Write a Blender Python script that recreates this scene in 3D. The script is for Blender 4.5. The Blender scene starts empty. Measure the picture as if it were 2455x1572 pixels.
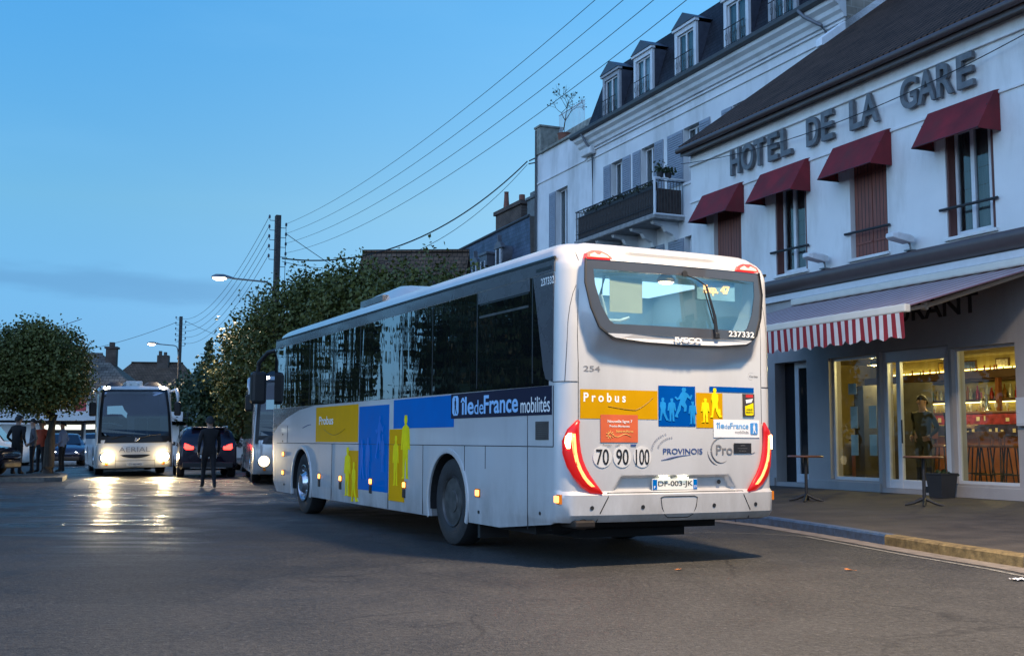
import bpy, bmesh, math, random
from mathutils import Vector, Matrix
R = math.radians
PI = math.pi
sc = bpy.context.scene
COL = sc.collection

# ------------------------------------------------------------------ camera
cam_d = bpy.data.cameras.new('camera')
cam_d.sensor_width = 36.0
cam_d.lens = 36.0 * 2689.0 / 2455.0
cam_d.clip_start = 0.1
cam_d.clip_end = 4000
cam = bpy.data.objects.new('camera', cam_d)
COL.objects.link(cam)
cam.matrix_world = (Matrix.Translation((0, 0, 1.19)) @ Matrix.Rotation(R(90) + 0.101, 4, 'X')
                    @ Matrix.Rotation(0.005, 4, 'Z'))
sc.camera = cam

# ------------------------------------------------------------------ sky, light, exposure
SUN_EL, SUN_ROT = R(12.0), R(247)
w = bpy.data.worlds.new('World')
sc.world = w
w.use_nodes = True
wn, wl = w.node_tree.nodes, w.node_tree.links
wn.clear()
wo = wn.new('ShaderNodeOutputWorld')
bg = wn.new('ShaderNodeBackground')
sky = wn.new('ShaderNodeTexSky')
sky.sky_type = 'NISHITA'
sky.sun_disc = False
sky.sun_elevation = SUN_EL
sky.sun_rotation = SUN_ROT
sky.air_density = 1.0
sky.dust_density = 0.2
sky.ozone_density = 8.0
bg.inputs['Strength'].default_value = 0.147
tc = wn.new('ShaderNodeTexCoord')
sep = wn.new('ShaderNodeSeparateXYZ')
wl.new(tc.outputs['Generated'], sep.inputs[0])
# soft cirrus mottling and one low dark cloud bank
mp = wn.new('ShaderNodeMapping')
mp.inputs['Scale'].default_value = (1.0, 1.0, 5.0)
wl.new(tc.outputs['Generated'], mp.inputs[0])
nz = wn.new('ShaderNodeTexNoise')
nz.inputs['Scale'].default_value = 3.2
nz.inputs['Detail'].default_value = 5
nz.inputs['Roughness'].default_value = 0.55
wl.new(mp.outputs[0], nz.inputs['Vector'])


def wmath(op, a, b=None, c=None):
    n = wn.new('ShaderNodeMath')
    n.operation = op
    for i, v in enumerate((a, b, c)):
        if v is None:
            continue
        if isinstance(v, (int, float)):
            n.inputs[i].default_value = v
        else:
            wl.new(v, n.inputs[i])
    return n.outputs[0]


def wramp(v, lo, hi):
    n = wn.new('ShaderNodeMapRange')
    n.interpolation_type = 'SMOOTHSTEP'
    n.inputs['From Min'].default_value = lo
    n.inputs['From Max'].default_value = hi
    wl.new(v, n.inputs['Value'])
    return n.outputs[0]


zz = sep.outputs['Z']
# dusk gradient of the clear sky: pale towards the horizon, deeper blue overhead
gr = wn.new('ShaderNodeValToRGB')
wl.new(zz, gr.inputs[0])
el = gr.color_ramp.elements
el[0].position = 0.0
el[0].color = (0.60, 0.90, 1.36, 1)
el[1].position = 0.6
el[1].color = (1.7, 2.1, 2.0, 1)
for p_, c_ in ((0.2, (2.85, 2.10, 1.40)), (0.37, (2.35, 2.60, 1.94))):
    e_ = gr.color_ramp.elements.new(p_)
    e_.color = c_ + (1,)
tint = wn.new('ShaderNodeMix')
tint.data_type = 'RGBA'
tint.blend_type = 'MULTIPLY'
tint.inputs['Factor'].default_value = 1.0
wl.new(sky.outputs[0], tint.inputs[6])
azt = wn.new('ShaderNodeMath')
azt.operation = 'ARCTAN2'
wl.new(sep.outputs['X'], azt.inputs[0])
wl.new(sep.outputs['Y'], azt.inputs[1])
azm = wn.new('ShaderNodeMix')
azm.data_type = 'RGBA'
wl.new(wramp(azt.outputs[0], -0.50, 0.10), azm.inputs['Factor'])
azm.inputs[6].default_value = (1, 1, 1, 1)
azm.inputs[7].default_value = (1.6, 1.16, 1.02, 1)
azx = wn.new('ShaderNodeMix')
azx.data_type = 'RGBA'
azx.blend_type = 'MULTIPLY'
azx.inputs['Factor'].default_value = 1.0
wl.new(gr.outputs[0], azx.inputs[6])
wl.new(azm.outputs[2], azx.inputs[7])
wl.new(azx.outputs[2], tint.inputs[7])
# low cloud bank in the west-north-west
wob = wmath('MULTIPLY_ADD', nz.outputs[0], 0.09, -0.045)
zc_ = wmath('ADD', zz, wob)
band = wmath('MULTIPLY', wramp(zc_, 0.112, 0.128), wramp(zc_, 0.150, 0.134))
az = wmath('ARCTAN2', sep.outputs['X'], sep.outputs['Y'])
band = wmath('MULTIPLY', band, wramp(az, -0.10, -0.30))
band = wmath('MULTIPLY', band, 0.42)
cl = wn.new('ShaderNodeMix')
cl.data_type = 'RGBA'
wl.new(band, cl.inputs['Factor'])
wl.new(tint.outputs[2], cl.inputs[6])
cl.inputs[7].default_value = (0.7, 1.75, 3.3, 1)
cm = wn.new('ShaderNodeMix')
cm.data_type = 'RGBA'
wl.new(wmath('MULTIPLY', wramp(nz.outputs[0], 0.45, 0.75), 0.10), cm.inputs['Factor'])
wl.new(cl.outputs[2], cm.inputs[6])
cm.inputs[7].default_value = (1.6, 3.6, 5.6, 1)
# afterglow behind the viewer's left shoulder, where the sun has gone down
gd = wn.new('ShaderNodeVectorMath')
gd.operation = 'DOT_PRODUCT'
wl.new(tc.outputs['Generated'], gd.inputs[0])
gd.inputs[1].default_value = Vector((-0.50, -0.83, 0.24)).normalized()
ag = wn.new('ShaderNodeMix')
ag.data_type = 'RGBA'
ag.blend_type = 'ADD'
wl.new(wramp(gd.outputs['Value'], 0.25, 1.0), ag.inputs['Factor'])
wl.new(cm.outputs[2], ag.inputs[6])
ag.inputs[7].default_value = (3.3, 3.9, 5.5, 1)
wl.new(ag.outputs[2], bg.inputs[0])
wl.new(bg.outputs[0], wo.inputs[0])

sc.view_settings.view_transform = 'Standard'
sc.view_settings.look = 'None'
sc.view_settings.gamma = 1.0
sc.view_settings.use_curve_mapping = False
sc.view_settings.exposure = 0.22
sc.cycles.use_denoising = True
sc.cycles.max_bounces = 6
sc.cycles.transparent_max_bounces = 12
sc.cycles.caustics_reflective = False
sc.cycles.caustics_refractive = False
sc.cycles.sample_clamp_indirect = 4.0

# ------------------------------------------------------------------ materials
MATS = {}


def _nodes(name):
    m = bpy.data.materials.new(name)
    m.use_nodes = True
    nt = m.node_tree
    return m, nt, nt.nodes, nt.links, nt.nodes['Principled BSDF']


def M(name, col, rough=0.6, metal=0.0, var=0.12, scale=5.0, bump=0.0, bscale=40.0, coat=0.0, ior=1.5,
      stretch=(1, 1, 1), rvar=0.1, dirt=None, dirt_amt=0.0, dscale=1.2):
    if name in MATS:
        return MATS[name]
    m, nt, N, L, b = _nodes(name)
    b.inputs['Roughness'].default_value = rough
    b.inputs['Metallic'].default_value = metal
    b.inputs['IOR'].default_value = ior
    b.inputs['Coat Weight'].default_value = coat
    b.inputs['Coat Roughness'].default_value = 0.05
    t = N.new('ShaderNodeTexCoord')
    mpn = N.new('ShaderNodeMapping')
    mpn.inputs['Scale'].default_value = stretch
    L.new(t.outputs['Object'], mpn.inputs[0])
    n = N.new('ShaderNodeTexNoise')
    n.inputs['Scale'].default_value = scale
    n.inputs['Detail'].default_value = 6
    L.new(mpn.outputs[0], n.inputs['Vector'])
    r = N.new('ShaderNodeValToRGB')
    e = r.color_ramp.elements
    e[0].position, e[1].position = 0.3, 0.7
    e[0].color = tuple(max(0, c * (1 - var)) for c in col) + (1,)
    e[1].color = tuple(min(1, c * (1 + var)) for c in col) + (1,)
    L.new(n.outputs[0], r.inputs[0])
    out = r.outputs[0]
    if dirt:
        n2 = N.new('ShaderNodeTexNoise')
        n2.inputs['Scale'].default_value = dscale
        n2.inputs['Detail'].default_value = 8
        n2.inputs['Roughness'].default_value = 0.65
        m2 = N.new('ShaderNodeMapping')
        m2.inputs['Scale'].default_value = (1, 1, 0.25)
        L.new(t.outputs['Object'], m2.inputs[0])
        L.new(m2.outputs[0], n2.inputs['Vector'])
        mr = N.new('ShaderNodeMapRange')
        mr.inputs['From Min'].default_value = 0.48
        mr.inputs['From Max'].default_value = 0.72
        mr.inputs['To Max'].default_value = dirt_amt
        L.new(n2.outputs[0], mr.inputs['Value'])
        mx = N.new('ShaderNodeMix')
        mx.data_type = 'RGBA'
        L.new(mr.outputs[0], mx.inputs['Factor'])
        L.new(out, mx.inputs[6])
        mx.inputs[7].default_value = tuple(dirt) + (1,)
        out = mx.outputs[2]
    L.new(out, b.inputs['Base Color'])
    if rvar:
        rr = N.new('ShaderNodeMapRange')
        rr.inputs['To Min'].default_value = max(0.0, rough - rvar)
        rr.inputs['To Max'].default_value = min(1.0, rough + rvar)
        L.new(n.outputs[0], rr.inputs['Value'])
        L.new(rr.outputs[0], b.inputs['Roughness'])
    if bump:
        nb = N.new('ShaderNodeTexNoise')
        nb.inputs['Scale'].default_value = bscale
        nb.inputs['Detail'].default_value = 4
        L.new(mpn.outputs[0], nb.inputs['Vector'])
        bp = N.new('ShaderNodeBump')
        bp.inputs['Strength'].default_value = bump
        bp.inputs['Distance'].default_value = 0.02
        L.new(nb.outputs[0], bp.inputs['Height'])
        L.new(bp.outputs[0], b.inputs['Normal'])
    MATS[name] = m
    return m


def EM(name, col, strength):
    if name in MATS:
        return MATS[name]
    m, nt, N, L, b = _nodes(name)
    b.inputs['Base Color'].default_value = tuple(min(1, c) for c in col) + (1,)
    b.inputs['Emission Color'].default_value = tuple(col) + (1,)
    b.inputs['Emission Strength'].default_value = strength
    b.inputs['Roughness'].default_value = 0.3
    MATS[name] = m
    return m


def GLASS(name, tint=(1, 1, 1), refl=0.12, rough=0.01, ior=1.5, wob=0.0, wscale=1.0, stretch=(1, 1, 1)):
    """thin pane: tinted see-through mixed with a mirror by Fresnel (+ a floor)"""
    if name in MATS:
        return MATS[name]
    m, nt, N, L, b = _nodes(name)
    N.remove(b)
    o = [x for x in N if x.type == 'OUTPUT_MATERIAL'][0]
    tr = N.new('ShaderNodeBsdfTransparent')
    tr.inputs[0].default_value = tuple(tint) + (1,)
    gl = N.new('ShaderNodeBsdfGlossy')
    gl.inputs['Roughness'].default_value = rough
    fr = N.new('ShaderNodeFresnel')
    fr.inputs[0].default_value = ior
    ad = N.new('ShaderNodeMath')
    ad.operation = 'ADD'
    ad.use_clamp = True
    ad.inputs[1].default_value = refl
    L.new(fr.outputs[0], ad.inputs[0])
    ge = N.new('ShaderNodeNewGeometry')
    fb = N.new('ShaderNodeMath')
    fb.operation = 'SUBTRACT'
    fb.inputs[0].default_value = 1.0
    L.new(ge.outputs['Backfacing'], fb.inputs[1])
    fm = N.new('ShaderNodeMath')
    fm.operation = 'MULTIPLY'
    L.new(ad.outputs[0], fm.inputs[0])
    L.new(fb.outputs[0], fm.inputs[1])
    mx = N.new('ShaderNodeMixShader')
    L.new(fm.outputs[0], mx.inputs[0])
    L.new(tr.outputs[0], mx.inputs[1])
    L.new(gl.outputs[0], mx.inputs[2])
    L.new(mx.outputs[0], o.inputs[0])
    if wob:
        t = N.new('ShaderNodeTexCoord')
        mpn = N.new('ShaderNodeMapping')
        mpn.inputs['Scale'].default_value = stretch
        L.new(t.outputs['Object'], mpn.inputs[0])
        n = N.new('ShaderNodeTexNoise')
        n.inputs['Scale'].default_value = wscale
        n.inputs['Detail'].default_value = 2
        L.new(mpn.outputs[0], n.inputs['Vector'])
        bp = N.new('ShaderNodeBump')
        bp.inputs['Strength'].default_value = wob
        bp.inputs['Distance'].default_value = 0.05
        L.new(n.outputs[0], bp.inputs['Height'])
        L.new(bp.outputs[0], gl.inputs['Normal'])
        L.new(bp.outputs[0], fr.inputs['Normal'])
    MATS[name] = m
    return m


def STRIPES(name, c1, c2, period, axis=0, rough=0.7, duty=0.5, offset=0.0):
    """woven stripes along one object axis"""
    if name in MATS:
        return MATS[name]
    m, nt, N, L, b = _nodes(name)
    b.inputs['Roughness'].default_value = rough
    t = N.new('ShaderNodeTexCoord')
    s = N.new('ShaderNodeSeparateXYZ')
    L.new(t.outputs['Object'], s.inputs[0])

    def mt(op, a, bb):
        n = N.new('ShaderNodeMath')
        n.operation = op
        L.new(a, n.inputs[0])
        n.inputs[1].default_value = bb
        return n.outputs[0]
    v = mt('ADD', s.outputs[axis], 100.0 + offset)
    v = mt('DIVIDE', v, period)
    v = mt('FRACT', v, 0)
    v = mt('GREATER_THAN', v, duty)
    nz_ = N.new('ShaderNodeTexNoise')
    nz_.inputs['Scale'].default_value = 3
    L.new(t.outputs['Object'], nz_.inputs['Vector'])
    mx = N.new('ShaderNodeMix')
    mx.data_type = 'RGBA'
    L.new(v, mx.inputs['Factor'])
    mx.inputs[6].default_value = tuple(c1) + (1,)
    mx.inputs[7].default_value = tuple(c2) + (1,)
    m2 = N.new('ShaderNodeMix')
    m2.data_type = 'RGBA'
    m2.blend_type = 'MULTIPLY'
    m2.inputs['Factor'].default_value = 0.35
    L.new(mx.outputs[2], m2.inputs[6])
    L.new(nz_.outputs[0], m2.inputs[7])
    L.new(m2.outputs[2], b.inputs['Base Color'])
    MATS[name] = m
    return m


def COURSES(name, c1, c2, mortar, bw, bh, gap=0.012, rough=0.8, plane='xz', bump=0.3, spec=0.15):
    """roof tiles, slates or stone blocks: brick texture in metres on the object's own axes"""
    if name in MATS:
        return MATS[name]
    m, nt, N, L, b = _nodes(name)
    b.inputs['Roughness'].default_value = rough
    b.inputs['Specular IOR Level'].default_value = spec
    t = N.new('ShaderNodeTexCoord')
    s = N.new('ShaderNodeSeparateXYZ')
    L.new(t.outputs['Object'], s.inputs[0])
    c = N.new('ShaderNodeCombineXYZ')
    L.new(s.outputs['XYZ'.index(plane[0].upper())], c.inputs[0])
    L.new(s.outputs['XYZ'.index(plane[1].upper())], c.inputs[1])
    br = N.new('ShaderNodeTexBrick')
    br.inputs['Scale'].default_value = 1.0
    br.inputs['Brick Width'].default_value = bw
    br.inputs['Row Height'].default_value = bh
    br.inputs['Mortar Size'].default_value = gap
    br.inputs['Mortar Smooth'].default_value = 0.3
    br.inputs['Color1'].default_value = tuple(c1) + (1,)
    br.inputs['Color2'].default_value = tuple(c2) + (1,)
    br.inputs['Mortar'].default_value = tuple(mortar) + (1,)
    L.new(c.outputs[0], br.inputs['Vector'])
    n = N.new('ShaderNodeTexNoise')
    n.inputs['Scale'].default_value = 1.5
    n.inputs['Detail'].default_value = 7
    L.new(t.outputs['Object'], n.inputs['Vector'])
    mr = N.new('ShaderNodeMapRange')
    mr.inputs['From Min'].default_value = 0.3
    mr.inputs['From Max'].default_value = 0.7
    mr.inputs['To Min'].default_value = 0.65
    mr.inputs['To Max'].default_value = 1.25
    L.new(n.outputs[0], mr.inputs['Value'])
    mx = N.new('ShaderNodeMix')
    mx.data_type = 'RGBA'
    mx.blend_type = 'MULTIPLY'
    mx.inputs['Factor'].default_value = 1.0
    L.new(br.outputs['Color'], mx.inputs[6])
    L.new(mr.outputs[0], mx.inputs[7])
    L.new(mx.outputs[2], b.inputs['Base Color'])
    bp = N.new('ShaderNodeBump')
    bp.invert = True
    bp.inputs['Strength'].default_value = bump
    bp.inputs['Distance'].default_value = 0.03
    L.new(br.outputs['Fac'], bp.inputs['Height'])
    L.new(bp.outputs[0], b.inputs['Normal'])
    MATS[name] = m
    return m


# ------------------------------------------------------------------ mesh builder
def fit_text(body, bold=0.0):
    cu = bpy.data.curves.new('t', 'FONT')
    cu.body = body
    cu.offset = bold
    o = bpy.data.objects.new('t', cu)
    COL.objects.link(o)
    dg = bpy.context.evaluated_depsgraph_get()
    me = bpy.data.meshes.new_from_object(o.evaluated_get(dg))
    vs = [v.co.copy() for v in me.vertices]
    fs = [tuple(p.vertices) for p in me.polygons]
    bpy.data.objects.remove(o)
    bpy.data.curves.remove(cu)
    bpy.data.meshes.remove(me)
    return vs, fs


class MB:
    def __init__(self):
        self.bm = bmesh.new()

    def conform(self, fn, off, xn):
        for v in self.bm.verts:
            v.co.x = fn(v.co.y, v.co.z) - off + (v.co.x - xn)
        return self

    def add(self, vs, fs, mat=None, mi=0):
        bv = [self.bm.verts.new(mat @ Vector(v) if mat else v) for v in vs]
        for f in fs:
            try:
                fc = self.bm.faces.new([bv[i] for i in f])
                fc.material_index = mi
            except ValueError:
                pass
        return self

    def box(self, x0, x1, y0, y1, z0, z1, mat=None, mi=0):
        v = [(x, y, z) for z in (z0, z1) for y in (y0, y1) for x in (x0, x1)]
        f = [(0, 2, 3, 1), (4, 5, 7, 6), (0, 1, 5, 4), (2, 6, 7, 3), (1, 3, 7, 5), (0, 4, 6, 2)]
        return self.add(v, f, mat, mi)

    def prism(self, poly, a, b, axis='y', mat=None, mi=0):
        """poly: 2-D outline in the other two axes (x,z)/(y,z)/(x,y), pushed from a to b along axis"""
        n = len(poly)

        def p(q, t):
            return (q[0], t, q[1]) if axis == 'y' else (t, q[0], q[1]) if axis == 'x' else (q[0], q[1], t)
        vs = [p(q, a) for q in poly] + [p(q, b) for q in poly]
        fs = [tuple(range(n)), tuple(range(2 * n - 1, n - 1, -1))]
        fs += [(i, i + n, (i + 1) % n + n, (i + 1) % n) for i in range(n)]
        return self.add(vs, fs, mat, mi)

    def tube(self, pts, r, n=6, mat=None, mi=0, cap=True):
        pts = [Vector(p) for p in pts]
        rs = r if isinstance(r, (list, tuple)) else [r] * len(pts)
        vs, fs = [], []
        up = Vector((0, 0, 1))
        for i, p in enumerate(pts):
            d = (pts[min(i + 1, len(pts) - 1)] - pts[max(i - 1, 0)]).normalized()
            a = d.cross(up)
            if a.length < 0.05:
                a = d.cross(Vector((0, 1, 0)))
            a.normalize()
            b = a.cross(d)
            for k in range(n):
                t = 2 * PI * k / n
                vs.append(p + a * (math.cos(t) * rs[i]) + b * (math.sin(t) * rs[i]))
        for i in range(len(pts) - 1):
            for k in range(n):
                fs.append((i * n + k, i * n + (k + 1) % n, (i + 1) * n + (k + 1) % n, (i + 1) * n + k))
        if cap:
            fs.append(tuple(range(n - 1, -1, -1)))
            fs.append(tuple(range((len(pts) - 1) * n, len(pts) * n)))
        return self.add(vs, fs, mat, mi)

    def lathe(self, prof, n=24, mat=None, mi=0):
        """prof: (radius, height) about local z"""
        vs, fs = [], []
        for r, z in prof:
            for k in range(n):
                t = 2 * PI * k / n
                vs.append((r * math.cos(t), r * math.sin(t), z))
        for i in range(len(prof) - 1):
            for k in range(n):
                fs.append((i * n + k, i * n + (k + 1) % n, (i + 1) * n + (k + 1) % n, (i + 1) * n + k))
        if prof[0][0] > 1e-4:
            fs.append(tuple(range(n - 1, -1, -1)))
        if prof[-1][0] > 1e-4:
            fs.append(tuple(range((len(prof) - 1) * n, len(prof) * n)))
        return self.add(vs, fs, mat, mi)

    def loft(self, rings, mat=None, mi=0, closed=True, cap=True):
        n = len(rings[0])
        vs = [v for r in rings for v in r]
        fs = []
        m = n if closed else n - 1
        for i in range(len(rings) - 1):
            for k in range(m):
                fs.append((i * n + k, i * n + (k + 1) % n, (i + 1) * n + (k + 1) % n, (i + 1) * n + k))
        if cap:
            fs.append(tuple(range(n - 1, -1, -1)))
            fs.append(tuple(range((len(rings) - 1) * n, len(rings) * n)))
        return self.add(vs, fs, mat, mi)

    def text(self, body, org, dx, dz, wd, ht, ext=0.0, bold=0.0, mi=0):
        vs, fs = fit_text(body, bold)
        x0, x1 = min(v.x for v in vs), max(v.x for v in vs)
        y0, y1 = min(v.y for v in vs), max(v.y for v in vs)
        org, dx, dz = Vector(org), Vector(dx), Vector(dz)
        nn = dx.cross(dz)
        pts = [org + dx * ((v.x - x0) / (x1 - x0) * wd) + dz * ((v.y - y0) / (y1 - y0) * ht) for v in vs]
        if ext:
            n = len(pts)
            cnt = {}
            for f in fs:
                for i in range(len(f)):
                    a, b = f[i], f[(i + 1) % len(f)]
                    cnt[(a, b)] = 1
            side = [(a, b, b + n, a + n) for (a, b) in cnt if (b, a) not in cnt]
            self.add([p + nn * ext for p in pts] + pts, fs + [tuple(reversed([i + n for i in f])) for f in fs]
                     + [(q[0], q[3], q[2], q[1]) for q in side], None, mi)
        else:
            self.add(pts, fs, None, mi)
        return self

    def build(self, name, mats, parent=None, smooth=None, bevel=0.0, merge=False, seg=2, fix=True):
        bm = self.bm
        if merge:
            bmesh.ops.remove_doubles(bm, verts=bm.verts, dist=1e-5)
        if fix:
            bmesh.ops.recalc_face_normals(bm, faces=bm.faces)
        me = bpy.data.meshes.new(name)
        bm.to_mesh(me)
        bm.free()
        for m in (mats if isinstance(mats, (list, tuple)) else [mats]):
            me.materials.append(m)
        if smooth is not None:
            for p in me.polygons:
                p.use_smooth = True
            me.set_sharp_from_angle(angle=R(smooth))
        o = bpy.data.objects.new(name, me)
        COL.objects.link(o)
        if parent:
            o.parent = parent
        if bevel:
            md = o.modifiers.new('bevel', 'BEVEL')
            md.width = bevel
            md.segments = seg
            md.limit_method = 'ANGLE'
            md.angle_limit = R(40)
        return o


def build_parts(mb, name, mats, parent, **kw):
    """one object per connected piece"""
    bm = mb.bm
    bm.verts.index_update()
    seen, out = set(), []
    for v0 in list(bm.verts):
        if v0.index in seen:
            continue
        stack, comp = [v0], []
        seen.add(v0.index)
        while stack:
            v = stack.pop()
            comp.append(v)
            for e in v.link_edges:
                q = e.other_vert(v)
                if q.index not in seen:
                    seen.add(q.index)
                    stack.append(q)
        n = MB()
        mp_ = {v.index: n.bm.verts.new(v.co) for v in comp}
        fs = {f for v in comp for f in v.link_faces}
        for f in fs:
            g = n.bm.faces.new([mp_[v.index] for v in f.verts])
            g.material_index = f.material_index
        out.append(n.build(name, mats, parent, **kw))
    bm.free()
    return out


def tag(o, label, cat, group=None):
    o['label'] = label
    o['category'] = cat
    if group:
        o['group'] = group
    return o


def thing(name, label, cat, loc=(0, 0, 0), rz=0.0, group=None):
    o = bpy.data.objects.new(name, None)
    o.empty_display_size = 0.3
    COL.objects.link(o)
    o.location = loc
    o.rotation_euler = (0, 0, rz)
    return tag(o, label, cat, group)


def struct(o, kind='structure'):
    o['kind'] = kind
    return o


def dup(root, loc, rz, label, group=None):
    r = root.copy()
    COL.objects.link(r)
    r.location = loc
    r.rotation_euler = (0, 0, rz)
    r['label'] = label
    if group:
        r['group'] = group
    for ch in list(root.children):
        c = ch.copy()
        COL.objects.link(c)
        c.parent = r
        for g in ch.children:
            e = g.copy()
            COL.objects.link(e)
            e.parent = c
    return r


def catenary(a, b, sag, n=24):
    a, b = Vector(a), Vector(b)
    return [a.lerp(b, i / n) + Vector((0, 0, -4 * sag * (i / n) * (1 - i / n))) for i in range(n + 1)]


def boolean(o, cutters):
    for c in cutters:
        md = o.modifiers.new('cut', 'BOOLEAN')
        md.operation = 'DIFFERENCE'
        md.object = c
        md.solver = 'EXACT'
    dg = bpy.context.evaluated_depsgraph_get()
    dg.update()
    me = bpy.data.meshes.new_from_object(o.evaluated_get(dg))
    me.name = o.name
    o.modifiers.clear()
    o.data = me
    for c in cutters:
        bpy.data.objects.remove(c)
    return o


def wall_mesh(mb, x0, x1, z0, z1, holes, y_front, y_back, mi=0):
    """a wall in the xz plane with real openings and reveals; holes = (x0,x1,z0,z1)"""
    xs = sorted({x0, x1} | {v for h in holes for v in h[:2]})
    zs = sorted({z0, z1} | {v for h in holes for v in h[2:]})
    xs = [x for x in xs if x0 <= x <= x1]
    zs = [z for z in zs if z0 <= z <= z1]

    def is_open(i, j):
        if i < 0 or j < 0 or i >= len(xs) - 1 or j >= len(zs) - 1:
            return True
        cx, cz = (xs[i] + xs[i + 1]) / 2, (zs[j] + zs[j + 1]) / 2
        return any(h[0] < cx < h[1] and h[2] < cz < h[3] for h in holes)
    for i in range(len(xs) - 1):
        for j in range(len(zs) - 1):
            if is_open(i, j):
                continue
            a, b, c, d = xs[i], xs[i + 1], zs[j], zs[j + 1]
            F, K = y_front, y_back
            mb.add([(a, F, c), (b, F, c), (b, F, d), (a, F, d)], [(3, 2, 1, 0)], None, mi)
            mb.add([(a, K, c), (b, K, c), (b, K, d), (a, K, d)], [(0, 1, 2, 3)], None, mi)
            if is_open(i - 1, j):
                mb.add([(a, F, c), (a, K, c), (a, K, d), (a, F, d)], [(0, 3, 2, 1)], None, mi)
            if is_open(i + 1, j):
                mb.add([(b, F, c), (b, K, c), (b, K, d), (b, F, d)], [(0, 1, 2, 3)], None, mi)
            if is_open(i, j - 1):
                mb.add([(a, F, c), (b, F, c), (b, K, c), (a, K, c)], [(0, 3, 2, 1)], None, mi)
            if is_open(i, j + 1):
                mb.add([(a, F, d), (b, F, d), (b, K, d), (a, K, d)], [(0, 1, 2, 3)], None, mi)
    return mb


# ------------------------------------------------------------------ frames of reference
TH = R(23)                                     # the street runs 23 degrees left of the view
SD = Vector((-math.sin(TH), math.cos(TH), 0))  # along the facades, going away
SB = Vector((math.cos(TH), math.sin(TH), 0))   # into the buildings
FP = Vector((8.647, 19.104, 0))                # foot of the hotel front
FROT = math.atan2(SD.y, SD.x)                  # local x = along, local y = towards the street


def fpos(s, out, z=0.0):
    return FP + SD * s - SB * out + Vector((0, 0, z))

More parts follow.
